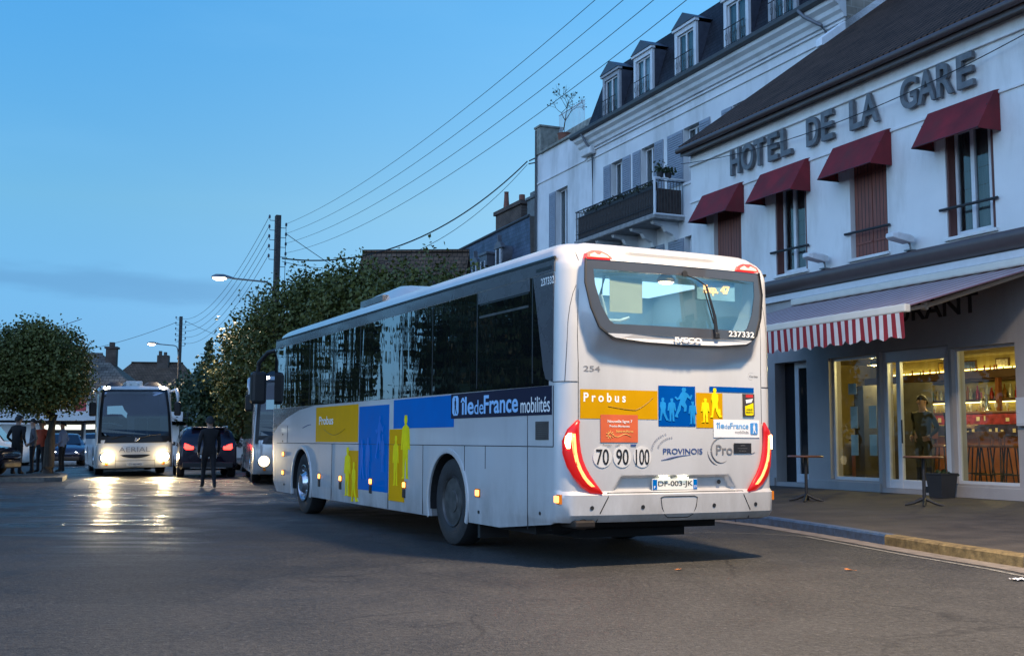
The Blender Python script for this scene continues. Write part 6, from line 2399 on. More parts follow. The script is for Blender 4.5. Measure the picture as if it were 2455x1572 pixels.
def grow(p, d, ln, r, dep):
    e_ = p + d * ln
    m_ = p.lerp(e_, 0.5) + Vector((rng.gauss(0, ln * .06), rng.gauss(0, ln * .06), 0))
    mb.tube([p, m_, e_], [r, r * 0.85, r * 0.7], 5, None, 0, False)
    if dep == 0:
        tips.append(e_)
        return
    for _ in range(3 if dep > 1 else 4):
        nd = (d + Vector((rng.gauss(0, .55), rng.gauss(0, .55), rng.gauss(0.05, .35)))).normalized()
        grow(e_, nd, ln * rng.uniform(0.62, 0.85), r * 0.62, dep - 1)


grow(Vector((0, 0, 0.4)), Vector((0.05, 0, 1)), 0.72, 0.035, 4)
mb.build('trunk', m_bark, t)
mb = MB()
for p in tips:
    if rng.random() < 0.5:
        leaf(mb, p, 0.10, rng)
mb.build('foliage', m_leafd, t, fix=False)
# balcony flower boxes
rng = random.Random(77)
for i, s in enumerate((19.6, 20.7, 21.8, 22.9, 24.0)):
    t = thing('flower_box', ['flower box nearest the white end screen of the balcony', 'second flower box from the balcony end screen', 'middle flower box along the balcony rail',
                             'fourth flower box from the balcony end screen', 'flower box at the far end of the balcony rail'][i], 'flower box', fpos(s, -5.15 + 1.02, 9.92), FROT, 'flower boxes on the balcony rail')
    mb = MB()
    mb.box(-0.45, 0.45, -0.09, 0.09, 0, 0.17)
    mb.build('box', m_iron, t)
    mb = MB()
    for _ in range(150):
        leaf(mb, Vector((rng.uniform(-.52, .52), rng.gauss(0, .09), 0.18 + abs(rng.gauss(0, .07)))), 0.09, rng)
    mb.build('foliage', m_leafd, t, fix=False)
for i, (o_, h_) in enumerate(((0.95, 0.34), (0.62, 0.22))):
    t = thing('balcony_plant', ['taller dark potted plant on the balcony end rail', 'shorter potted plant beside it on the balcony end rail'][i], 'potted plant', fpos(18.95, -5.15 + o_, 10.30), FROT)
    mb = MB()
    mb.lathe([(0.09, 0), (0.13, 0.2), (0.0, 0.2)], 12)
    mb.build('pot', m_iron, t)
    mb = MB()
    for _ in range(120):
        leaf(mb, Vector((rng.gauss(0, .12), rng.gauss(0, .12), 0.2 + abs(rng.gauss(0, h_ * .5)))), 0.09, rng)
    mb.build('foliage', m_leafd, t, fix=False)


# ================================================================== PEOPLE
m_skin = M('skin', (0.42, 0.26, 0.19), 0.6, var=0.06)
m_hairg = M('white_hair', (0.45, 0.44, 0.42), 0.8)
m_haird = M('dark_hair', (0.015, 0.012, 0.010), 0.7)


def person(label, loc, rz, top, legs, shoes, hair=m_haird, pose='stand', h=1.74, group=None, coat=0.0, turn=0.0):
    """one skinned body: bones carry a radius and a clothing zone"""
    k = h / 1.74
    t = thing('person', label, 'person', loc, rz, group)
    J, E_ = {}, []

    def j(n, x, y, z, r):
        J[n] = (Vector((x, y, z)) * k, r * k)
    sit = pose == 'sit'
    hz = 0.93 if not sit else 0.93
    j('pelvis', 0, 0, hz, 0.135)
    j('waist', 0.0, 0, hz + 0.14, 0.135)
    j('chest', 0.01, 0, hz + 0.36, 0.155)
    j('neck0', 0.0, 0, hz + 0.53, 0.062)
    j('head0', 0.02, 0, hz + 0.63, 0.075)
    j('head1', 0.03, 0, hz + 0.72, 0.098)
    j('head2', 0.02, 0, hz + 0.79, 0.075)
    E_ += [('pelvis', 'waist', 1), ('waist', 'chest', 1), ('chest', 'neck0', 1), ('neck0', 'head0', 0), ('head0', 'head1', 0), ('head1', 'head2', 0)]
    for s, nm in ((1, 'L'), (-1, 'R')):
        if sit:
            kn, an = (0.42, s * 0.12, hz - 0.02), (0.40, s * 0.12, hz - 0.44)
        elif pose == 'walk':
            kn, an = (0.12 * s + 0.06, s * 0.10, 0.50), (0.26 * s - 0.04, s * 0.11, 0.09)
        else:
            kn, an = (0.02, s * 0.105, 0.50), (-0.01, s * 0.12, 0.09)
        j('hip' + nm, 0, s * 0.095, hz - 0.08, 0.10)
        j('knee' + nm, *kn, 0.062)
        j('ankle' + nm, *an, 0.045)
        j('toe' + nm, an[0] + 0.17, an[1] + s * 0.02, an[2] - 0.045, 0.035)
        j('heel' + nm, an[0] - 0.04, an[1], an[2] - 0.05, 0.04)
        E_ += [('pelvis', 'hip' + nm, 2), ('hip' + nm, 'knee' + nm, 2), ('knee' + nm, 'ankle' + nm, 2), ('ankle' + nm, 'toe' + nm, 3), ('ankle' + nm, 'heel' + nm, 3)]
        if pose == 'walk':
            el_, wr = (-0.10 * s - 0.02, s * 0.25, hz + 0.17), (-0.12 * s + 0.14, s * 0.25, hz - 0.04)
        elif pose == 'pocket':
            el_, wr = (-0.10, s * 0.27, hz + 0.18), (0.08, s * 0.20, hz + 0.04)
        elif sit or pose == 'lean':
            el_, wr = (0.10, s * 0.25, hz + 0.18), (0.33, s * 0.14, hz + 0.22)
        else:
            el_, wr = (-0.03, s * 0.25, hz + 0.17), (0.05, s * 0.26, hz - 0.06)
        j('sh' + nm, 0.0, s * 0.185, hz + 0.46, 0.068)
        j('el' + nm, *el_, 0.047)
        j('wr' + nm, *wr, 0.033)
        d = (Vector(wr) - Vector(el_)).normalized()
        pm = Vector(wr) + d * 0.06
        j('palm' + nm, *pm, 0.032)
        E_ += [('chest', 'sh' + nm, 1), ('sh' + nm, 'el' + nm, 1), ('el' + nm, 'wr' + nm, 1), ('wr' + nm, 'palm' + nm, 0)]
        side = d.cross(Vector((0, 1, 0))).normalized()
        for q in range(4):
            ln = (0.062, 0.075, 0.07, 0.055)[q]
            b0 = pm + d * 0.02 + side * (0.030 - 0.020 * q)
            m0 = b0 + d * ln * 0.6
            e0 = m0 + d * ln * 0.4 + Vector((0.015, -s * 0.02, 0))
            j('f%d%s' % (q, nm), *m0, 0.010)
            j('g%d%s' % (q, nm), *e0, 0.008)
            E_ += [('palm' + nm, 'f%d%s' % (q, nm), 0), ('f%d%s' % (q, nm), 'g%d%s' % (q, nm), 0)]
        j('t' + nm, *(pm + side * 0.05 + d * 0.01), 0.011)
        j('u' + nm, *(pm + side * 0.058 + d * 0.045), 0.009)
        E_ += [('palm' + nm, 't' + nm, 0), ('t' + nm, 'u' + nm, 0)]
    names = list(J)
    me = bpy.data.meshes.new('body')
    me.from_pydata([J[n][0] for n in names], [(names.index(a), names.index(b)) for a, b, z in E_], [])
    o = bpy.data.objects.new('body', me)
    COL.objects.link(o)
    md = o.modifiers.new('skin', 'SKIN')
    md.use_smooth_shade = True
    for i, n in enumerate(names):
        sv = me.skin_vertices[0].data[i]
        sv.radius = (J[n][1], J[n][1])
        sv.use_root = (n == 'pelvis')
        if n == 'chest':
            sv.radius = (J[n][1] * 0.8, J[n][1] * 1.15)
    sb = o.modifiers.new('sub', 'SUBSURF')
    sb.levels = sb.render_levels = 1
    dg = bpy.context.evaluated_depsgraph_get()
    nm_ = bpy.data.meshes.new_from_object(o.evaluated_get(dg))
    o.modifiers.clear()
    o.data = nm_
    for m in (m_skin, top, legs, shoes):
        nm_.materials.append(m)
    seg = [(J[a][0], J[b][0], z) for a, b, z in E_]
    for p in nm_.polygons:
        c = p.center
        best, bz = 9, 1
        for a, b, z in seg:
            ab = b - a
            u = max(0, min(1, (c - a).dot(ab) / ab.length_squared))
            dd = (a + ab * u - c).length
            if dd < best:
                best, bz = dd, z
        if bz == 2 and c.z > (hz - 0.02) * k:
            bz = 1
        if coat and bz == 2 and c.z > (hz - coat) * k:
            bz = 1
        p.material_index = bz
        p.use_smooth = True
    o.parent = t
    # face: nose, ears, eyes and mouth as part of the head, then hair
    hc = J['head1'][0]
    mb = MB()
    mb.tube([hc + Vector((0.09, 0, 0.0)) * k, hc + Vector((0.115, 0, -0.03)) * k, hc + Vector((0.095, 0, -0.035)) * k], [0.012, 0.016, 0.01], 6)
    for s in (1, -1):
        mb.lathe([(0.0, -0.01), (0.024, 0), (0.0, 0.012)], 8, Matrix.Translation(hc + Vector((0.0, s * 0.098, -0.015)) * k) @ Matrix.Rotation(PI / 2, 4, 'X'))
        mb.lathe([(0.0, -0.004), (0.010, 0), (0.0, 0.005)], 8, Matrix.Translation(hc + Vector((0.092, s * 0.033, 0.01)) * k) @ Matrix.Rotation(PI / 2, 4, 'Y'), 1)
    mb.box(hc.x + 0.085, hc.x + 0.097, -0.022, 0.022, hc.z - 0.066, hc.z - 0.058, None, 1)
    mb.build('face', [m_skin, m_haird], t, smooth=60)
    mb = MB()
    rg = []
    for i in range(8):
        ph = PI / 2 * i / 7
        rg.append([(hc.x - 0.012 + 0.112 * k * math.cos(ph) * math.cos(a) - (0.02 if math.cos(a) < 0 else 0.018 * (1 - i / 7)), hc.y + 0.108 * k * math.cos(ph) * math.sin(a),
                    hc.z + 0.02 + 0.105 * k * math.sin(ph) - 0.07 * (1 - i / 7) * max(0, -math.cos(a) + 0.3)) for a in [2 * PI * q / 16 for q in range(16)]])
    mb.loft(rg)
    mb.build('hair', hair, t, smooth=70)
    return t


m_blackc = M('black_cloth', (0.012, 0.011, 0.012), 0.9, var=0.2)
m_blackj = M('black_jeans', (0.012, 0.012, 0.015), 0.9, var=0.2)
m_greyc = M('grey_cloth', (0.09, 0.09, 0.10), 0.9, var=0.2)
m_orangec = M('orange_cloth', (0.45, 0.06, 0.02), 0.8, var=0.1)
m_lblue = M('light_blue_cloth', (0.22, 0.28, 0.42), 0.8, var=0.1)
m_shoe = M('dark_shoes', (0.015, 0.014, 0.014), 0.6)
m_greenc = M('green_grey_cloth', (0.06, 0.085, 0.06), 0.9, var=0.2)
m_khaki = M('khaki_coat', (0.065, 0.058, 0.030), 0.9, var=0.15)
person('person in black coat and trousers crossing the road between two coaches', (-7.55, 28.2, 0.0), R(112), m_blackc, m_blackj, m_shoe, pose='walk', h=1.76, coat=0.18)
person('person in long black coat standing at the far left beside the dark parked car', (-15.05, 34.35, 0.115), R(80), m_blackc, m_blackj, m_shoe, pose='pocket', h=1.78, coat=0.35)
person('person in grey jacket half hidden behind the one in the long black coat', (-15.0, 35.35, 0.115), R(200), m_greyc, m_blackj, m_shoe, pose='pocket', h=1.70)
person('person in bright orange jacket standing left of the pollarded tree trunk', (-15.25, 36.6, 0.115), R(250), m_orangec, m_blackj, m_shoe, pose='stand', h=1.68)
person('person in light blue top standing just right of the pollarded tree trunk', (-14.85, 37.3, 0.115), R(180), m_lblue, m_blackj, m_shoe, pose='pocket', h=1.66)
def hp(s, out, z=0.34):
    return fpos(s, out, z)


person('person in long khaki coat standing inside the glass bar door', hp(3.35, -1.0), FROT + R(100), m_khaki, m_blackj, m_shoe, pose='pocket', h=1.80, coat=0.55)
person('dark haired person facing right just inside the bar door', hp(2.75, -1.15), FROT + R(200), m_blackc, m_blackj, m_shoe, pose='lean', h=1.76)
person('white haired person in green jacket behind the bar counter', hp(4.25, -3.6), FROT + R(60), m_greenc, m_blackj, m_shoe, m_hairg, pose='lean', h=1.76)


# ================================================================== BAR FURNITURE
m_wood = M('dark_table_wood', (0.16, 0.065, 0.03), 0.4, var=0.2, scale=3, stretch=(1, 6, 1), coat=0.3)
for i, (s, o, z) in enumerate(((2.09, 2.87, 0.172), (0.04, 2.12, 0.19))):
    t = thing('bistro_table', ['high round bistro table on the pavement nearer the bus', 'high round bistro table in front of the glass bar door'][i], 'table', fpos(s, o, z), FROT, 'high tables on the pavement')
    mb = MB()
    mb.lathe([(0.0, 0.77), (0.30, 0.77), (0.315, 0.785), (0.30, 0.805), (0.0, 0.808)], 32)
    mb.build('tabletop', m_wood, t, smooth=40)
    mb = MB()
    mb.tube([(0, 0, 0.06), (0, 0, 0.77)], 0.028, 10)
    mb.build('column', m_iron, t, smooth=50)
    for k in range(4):
        mb = MB()
        a = PI / 4 + k * PI / 2
        mb.tube([(0.02 * math.cos(a), 0.02 * math.sin(a), 0.12), (0.16 * math.cos(a), 0.16 * math.sin(a), 0.05), (0.30 * math.cos(a), 0.30 * math.sin(a), 0.014)], [0.03, 0.024, 0.018], 8)
        mb.build('foot', m_iron, t, smooth=50)
t = thing('planter', 'dark square planter by the bar door jamb', 'planter', fpos(1.42, 0.42, 0.235), FROT)
mb = MB()
mb.loft([[(x * w_, y * w_, z) for x, y in ((-1, -1), (1, -1), (1, 1), (-1, 1))] for w_, z in ((0.15, 0), (0.19, 0.40), (0.20, 0.41), (0.20, 0.44), (0.17, 0.44), (0.16, 0.38))])
mb.build('pot', M('planter_grey', (0.022, 0.023, 0.026), 0.7), t)
mb = MB()
rng = random.Random(3)
for _ in range(60):
    leaf(mb, Vector((rng.gauss(0, .07), rng.gauss(0, .07), 0.40 + abs(rng.gauss(0, .05)))), 0.07, rng)
mb.build('plant', m_leafd, t, fix=False)
mb = MB()
mb.box(-0.30, 0.0, 0.002, 0.10, 1.50, 1.98)
mb.box(-0.27, -0.03, 0.10, 0.106, 1.53, 1.95)
mb.tube([(-0.05, 0.104, 1.72), (-0.05, 0.114, 1.72)], 0.012, 8)
o_ = mb.build('wall_box', m_alu, bevel=0.006)
o_.location, o_.rotation_euler = FP, (0, 0, FROT)
tag(o_, 'white meter box on the bar wall right of the lit window', 'box')

# counter with the patterned red and navy front band, and lit back shelves
m_counter = M('orange_counter', (0.30, 0.10, 0.03), 0.5, var=0.15)
m_band = COURSES('patterned_band', (0.20, 0.02, 0.03), (0.03, 0.025, 0.07), (0.28, 0.10, 0.12), 0.16, 0.14, 0.012, 0.5, 'xz', 0.0)
t = thing('bar_counter', 'bar counter with patterned red and navy band behind the lit window', 'counter', FP, FROT)
mb = MB()
mb.box(1.2, 5.2, -2.75, -2.25, 0.345, 1.35)
mb.build('body', m_counter, t)
mb = MB()
mb.box(1.15, 5.25, -2.24, -2.20, 1.585, 1.80)
mb.build('front_band', M('red_band', (0.30, 0.025, 0.035), 0.5, var=0.4, scale=9), t)
mb = MB()
mb.box(1.15, 5.25, -2.24, -2.20, 1.36, 1.575)
mb.build('front_band', M('navy_band', (0.035, 0.03, 0.09), 0.5, var=0.4, scale=9), t)
rng = random.Random(8)
mb = MB()
for k in range(26):
    x = 1.25 + 0.15 * k
    z = rng.choice((1.42, 1.64, 1.66))
    mb.box(x, x + rng.uniform(0.03, 0.09), -2.195, -2.192, z, z + rng.uniform(0.05, 0.10))
build_parts(mb, 'price_card', m_cream, t)
mb = MB()
mb.box(1.1, 5.3, -2.85, -2.19, 1.80, 1.85)
mb.build('counter_top', m_wood, t, bevel=0.01)
t = thing('back_shelf', 'lit bottle shelves along the back wall of the bar', 'shelf', FP, FROT)
m_shelf = M('shelf_wood', (0.10, 0.05, 0.02), 0.6, var=0.2)
for z in (1.75, 2.25, 2.72):
    mb = MB()
    mb.box(3.4, 9.6, -5.55, -5.1, z - 0.05, z)
    mb.build('board', m_shelf, t)
mb = MB()
mb.box(3.4, 9.6, -5.1, -4.9, 2.72, 2.90)
mb.build('pelmet', m_shelf, t)
for x in (4.0, 5.2, 6.6, 8.0):
    mb = MB()
    mb.box(x, x + 0.10, -5.1, -5.0, 0.345, 2.72)
    mb.build('post', m_counter, t)
for z in (1.68, 2.18, 2.98):
    mb = MB()
    mb.box(3.5, 9.5, -5.54, -5.50, z, z + 0.015)
    mb.build('strip_light', EM('warm_shelf_strip', (1.0, 0.76, 0.26), 9.0), t)
cols = [M('bottle_%s' % n, c, 0.1, coat=0.4) for n, c in (('amber', (0.40, 0.16, 0.02)), ('green', (0.03, 0.14, 0.03)), ('clear', (0.55, 0.55, 0.45)), ('red', (0.40, 0.03, 0.02)), ('yellow', (0.6, 0.45, 0.05)))]
bms = {}


def bottle_mesh(ci, hgt):
    key = (ci, hgt)
    if key not in bms:
        mb = MB()
        mb.lathe([(0.0, 0), (0.042, 0.0), (0.044, 0.02), (0.044, hgt * 0.58), (0.018, hgt * 0.75), (0.016, hgt), (0.0, hgt)], 10)
        o = mb.build('bottle', cols[ci], smooth=40)
        bms[key] = o.data
        bpy.data.objects.remove(o)
    return bms[key]


rng = random.Random(12)
SHN = {1.75: 'lowest', 2.25: 'middle', 2.72: 'top'}
for z in (1.75, 2.25, 2.72):
    s = 3.6
    while s < 9.4:
        ci = rng.randrange(5)
        o = bpy.data.objects.new('bottle', bottle_mesh(ci, rng.choice((0.26, 0.30, 0.33))))
        COL.objects.link(o)
        o.location = fpos(s, -5.3 + rng.uniform(-.06, .06), z + 0.001)
        tag(o, '%s bottle standing on the %s shelf behind the bar' % (('amber', 'green', 'clear', 'red', 'yellow')[ci], SHN[z]), 'bottle',
            '%s bottles on the %s bar shelf' % (('amber', 'green', 'clear', 'red', 'yellow')[ci], SHN[z]))
        s += rng.uniform(0.12, 0.22)
# stools
def stool():
    t = thing('bar_stool', 'dark bar stool at the counter', 'stool', (0, 0, 0), 0, 'stools at the bar counter')
    mb = MB()
    mb.lathe([(0.0, 0.78), (0.17, 0.78), (0.18, 0.80), (0.17, 0.83), (0.0, 0.835)], 18)
    mb.build('seat', m_wood, t, smooth=40)
    mb = MB()
    mb.box(0.13, 0.16, -0.16, 0.16, 0.95, 1.08)
    mb.tube([(0.14, -0.12, 0.8), (0.15, -0.13, 1.0)], 0.012, 6)
    mb.tube([(0.14, 0.12, 0.8), (0.15, 0.13, 1.0)], 0.012, 6)
    mb.build('backrest', m_wood, t, bevel=0.01)
    for k in range(4):
        mb = MB()
        a = PI / 4 + k * PI / 2
        mb.tube([(0.12 * math.cos(a), 0.12 * math.sin(a), 0.79), (0.22 * math.cos(a), 0.22 * math.sin(a), 0.0)], 0.014, 6)
        mb.build('leg', m_iron, t)
    mb = MB()
    mb.tube([(0.19 * math.cos(a), 0.19 * math.sin(a), 0.28) for a in [2 * PI * q / 16 for q in range(17)]], 0.01, 5)
    mb.build('footring', m_iron, t)
    return t


s0 = stool()
s0.location, s0.rotation_euler = hp(2.55, -1.55, 0.345), (0, 0, FROT + 2.0)
s0['label'] = 'dark bar stool in the middle of the lit window'
dup(s0, hp(2.05, -1.7, 0.345), FROT + 1.4, 'dark bar stool left of the folded high chair in the lit window', 'stools at the bar counter')
dup(s0, hp(1.35, -1.2, 0.345), FROT + 1.0, 'dark bar stool nearest the right edge of the lit window', 'stools at the bar counter')
dup(s0, hp(1.75, -0.95, 0.345), FROT + 2.6, 'dark bar stool standing closest to the window glass', 'stools at the bar counter')
dup(s0, hp(3.6, -1.7, 0.345), FROT + 0.4, 'dark bar stool seen through the glass door', 'stools at the bar counter')
for i, s in enumerate((1.2, 3.4, 5.6)):
    t = thing('ceiling_lamp', ['warm ceiling lamp nearest the right end of the bar', 'warm ceiling lamp above the bar door', 'warm ceiling lamp above the bottle shelves'][i],
              'lamp', fpos(s, -1.75, 2.9), FROT, 'ceiling lamps in the bar')
    mb = MB()
    mb.tube([(0, 0, 0.12), (0, 0, 0.395)], 0.012, 6)
    mb.lathe([(0.05, 0.12), (0.16, 0.02), (0.15, 0.02), (0.04, 0.115)], 20)
    mb.build('lamp_shade', m_iron, t, smooth=40)
    mb = MB()
    mb.lathe([(0.0, 0.0), (0.06, 0.02), (0.07, 0.06), (0.03, 0.10), (0.0, 0.10)], 14)
    mb.build('bulb', EM('warm_bulb', (1.0, 0.72, 0.30), 30.0), t, smooth=50)
    ld = bpy.data.lights.new('bar_light', 'POINT')
    ld.energy = 90
    ld.color = (1.0, 0.78, 0.34)
    ld.shadow_soft_size = 0.10
    lo = bpy.data.objects.new('bar_light', ld)
    COL.objects.link(lo)
    lo.parent = t
    lo.location = (0, 0, -0.12)
t = thing('beer_tap', 'shiny beer tap tower on the bar counter', 'beer tap', hp(3.1, -2.45, 1.851), FROT)
mb = MB()
mb.lathe([(0.06, 0), (0.045, 0.04), (0.04, 0.30), (0.05, 0.34), (0.0, 0.36)], 16)
mb.tube([(0, 0, 0.25), (0, 0.14, 0.25), (0, 0.15, 0.19)], 0.015, 8)
mb.build('tower', m_chrome, t, smooth=50)
mb = MB()
mb.tube([(0, 0.12, 0.26), (0, 0.14, 0.38)], [0.012, 0.02], 8)
mb.build('handle', m_red, t)
t = thing('coffee_machine', 'chrome coffee machine with red top on the counter at the right', 'coffee machine', hp(4.6, -4.7, 1.30), FROT)
mb = MB()
mb.box(-0.4, 0.4, -0.25, 0.25, 0.0, 0.42)
mb.box(-0.36, 0.36, 0.25, 0.40, 0.0, 0.06)
for x in (-0.2, 0.2):
    mb.tube([(x, 0.25, 0.24), (x, 0.36, 0.22)], 0.03, 8)
mb.build('body', m_chrome, t, bevel=0.03)
mb = MB()
mb.box(-0.42, 0.42, -0.27, 0.29, 0.42, 0.62)
mb.build('hood', M('red_hood', (0.5, 0.03, 0.04), 0.4), t, bevel=0.04)
t = thing('back_counter', 'wooden back counter under the bottle shelves', 'counter', FP, FROT)
mb = MB()
mb.box(3.4, 9.6, -5.5, -4.4, 0.345, 1.26)
mb.build('body', m_counter, t)
mb = MB()
mb.box(3.35, 9.65, -5.55, -4.35, 1.26, 1.30)
mb.build('counter_top', m_wood, t, bevel=0.008)

# added screen darkening the left shop window, pictures and bunting on the bar walls
t = thing('darkening_screen', 'dark screen added to darken the left shop window', 'screen', FP, FROT)
for k in range(4):
    mb = MB()
    x = 4.3 + 0.62 * k
    y0, y1 = (-1.9, -2.15) if k % 2 else (-2.15, -1.9)
    mb.add([(x, y0, 0.35), (x + 0.61, y1, 0.35), (x + 0.61, y1, 2.5), (x, y0, 2.5), (x, y0 - 0.03, 0.35), (x + 0.61, y1 - 0.03, 0.35), (x + 0.61, y1 - 0.03, 2.5), (x, y0 - 0.03, 2.5)],
           [(0, 1, 2, 3), (5, 4, 7, 6), (3, 2, 6, 7), (0, 4, 5, 1), (0, 3, 7, 4), (1, 5, 6, 2)])
    mb.build('panel', M('screen_panel', (0.05, 0.045, 0.035), 0.7, var=0.3), t)
for i, (s, z, w_, h_, c) in enumerate(((4.2, 3.0, 0.55, 0.22, (0.5, 0.04, 0.03)), (5.4, 2.96, 0.40, 0.26, (0.55, 0.50, 0.40)), (6.4, 3.0, 0.6, 0.22, (0.06, 0.10, 0.30)), (7.3, 2.95, 0.35, 0.28, (0.45, 0.30, 0.05)))):
    t = thing('wall_picture', ['red framed picture high on the bar wall', 'cream framed picture high on the bar wall', 'blue framed picture high on the bar wall', 'yellow framed picture high on the bar wall'][i], 'picture', fpos(s, -5.59, z), FROT, 'pictures in the bar')
    mb = MB()
    mb.box(0, w_, 0, 0.03, 0, h_)
    mb.build('frame', m_shelf, t)
    mb = MB()
    mb.box(0.03, w_ - 0.03, 0.03, 0.035, 0.03, h_ - 0.03)
    mb.build('print', M('print_%d' % i, c, 0.6, var=0.6, scale=14), t)
rng = random.Random(41)
for i in range(12):
    s = 1.4 + 0.3 * i + rng.uniform(-.05, .05)
    mb = MB()
    mb.lathe([(0.0, 0.0), (0.03, 0.0), (0.006, 0.012), (0.006, 0.07), (0.036, 0.11), (0.032, 0.17), (0.030, 0.17), (0.034, 0.11), (0.0, 0.075)], 12)
    g_ = mb.build('drinking_glass', M('glassware', (0.62, 0.62, 0.55), 0.08, coat=0.5), smooth=50)
    g_.location = fpos(s, -2.35 - rng.uniform(0, .25), 1.851)
    tag(g_, 'stemmed drinking glass standing on the bar counter top', 'glass', 'glasses on the bar counter')

# ================================================================== OTHER VEHICLES
m_cwhite = M('coach_white', (0.74, 0.74, 0.71), 0.3, 0.0, var=0.03, coat=0.6, rvar=0.05)
m_csilver = M('coach_pale_silver', (0.50, 0.50, 0.50), 0.22, 0.4, var=0.04, coat=0.6, rvar=0.05)
m_screen = GLASS('windscreen_glass', (0.13, 0.18, 0.26), 0.05, 0.01, 1.6, 0.03, 0.6)
m_head = EM('headlamp_glow', (1.0, 0.70, 0.32), 90.0)
m_headw = EM('headlamp_white', (0.92, 0.96, 1.0), 30.0)
m_clear = EM('roof_marker_glow', (1.0, 0.93, 0.78), 9.0)
m_tailr = EM('tail_lamp_glow', (1.0, 0.030, 0.022), 7.0)
m_cardark = M('car_dark_paint', (0.018, 0.014, 0.028), 0.18, 0.3, var=0.05, coat=0.8)
m_carblue = M('car_blue_paint', (0.030, 0.040, 0.075), 0.2, 0.4, var=0.05, coat=0.8)
m_carglass = M('car_glass', (0.010, 0.011, 0.013), 0.04, coat=0.8)
m_plastic = M('dark_plastic', (0.02, 0.02, 0.021), 0.6)


def head_spot(parent, loc, energy, col=(1.0, 0.80, 0.46), size=70, pitch=5):
    ld = bpy.data.lights.new('headlamp_light', 'SPOT')
    ld.energy = energy
    ld.color = col
    ld.spot_size = R(size)
    ld.spot_blend = 0.6
    ld.shadow_soft_size = 0.09
    lo = bpy.data.objects.new('headlamp_light', ld)
    COL.objects.link(lo)
    lo.parent = parent
    lo.location = loc
    lo.rotation_euler = (R(90 - pitch), 0, -PI / 2)
    return lo


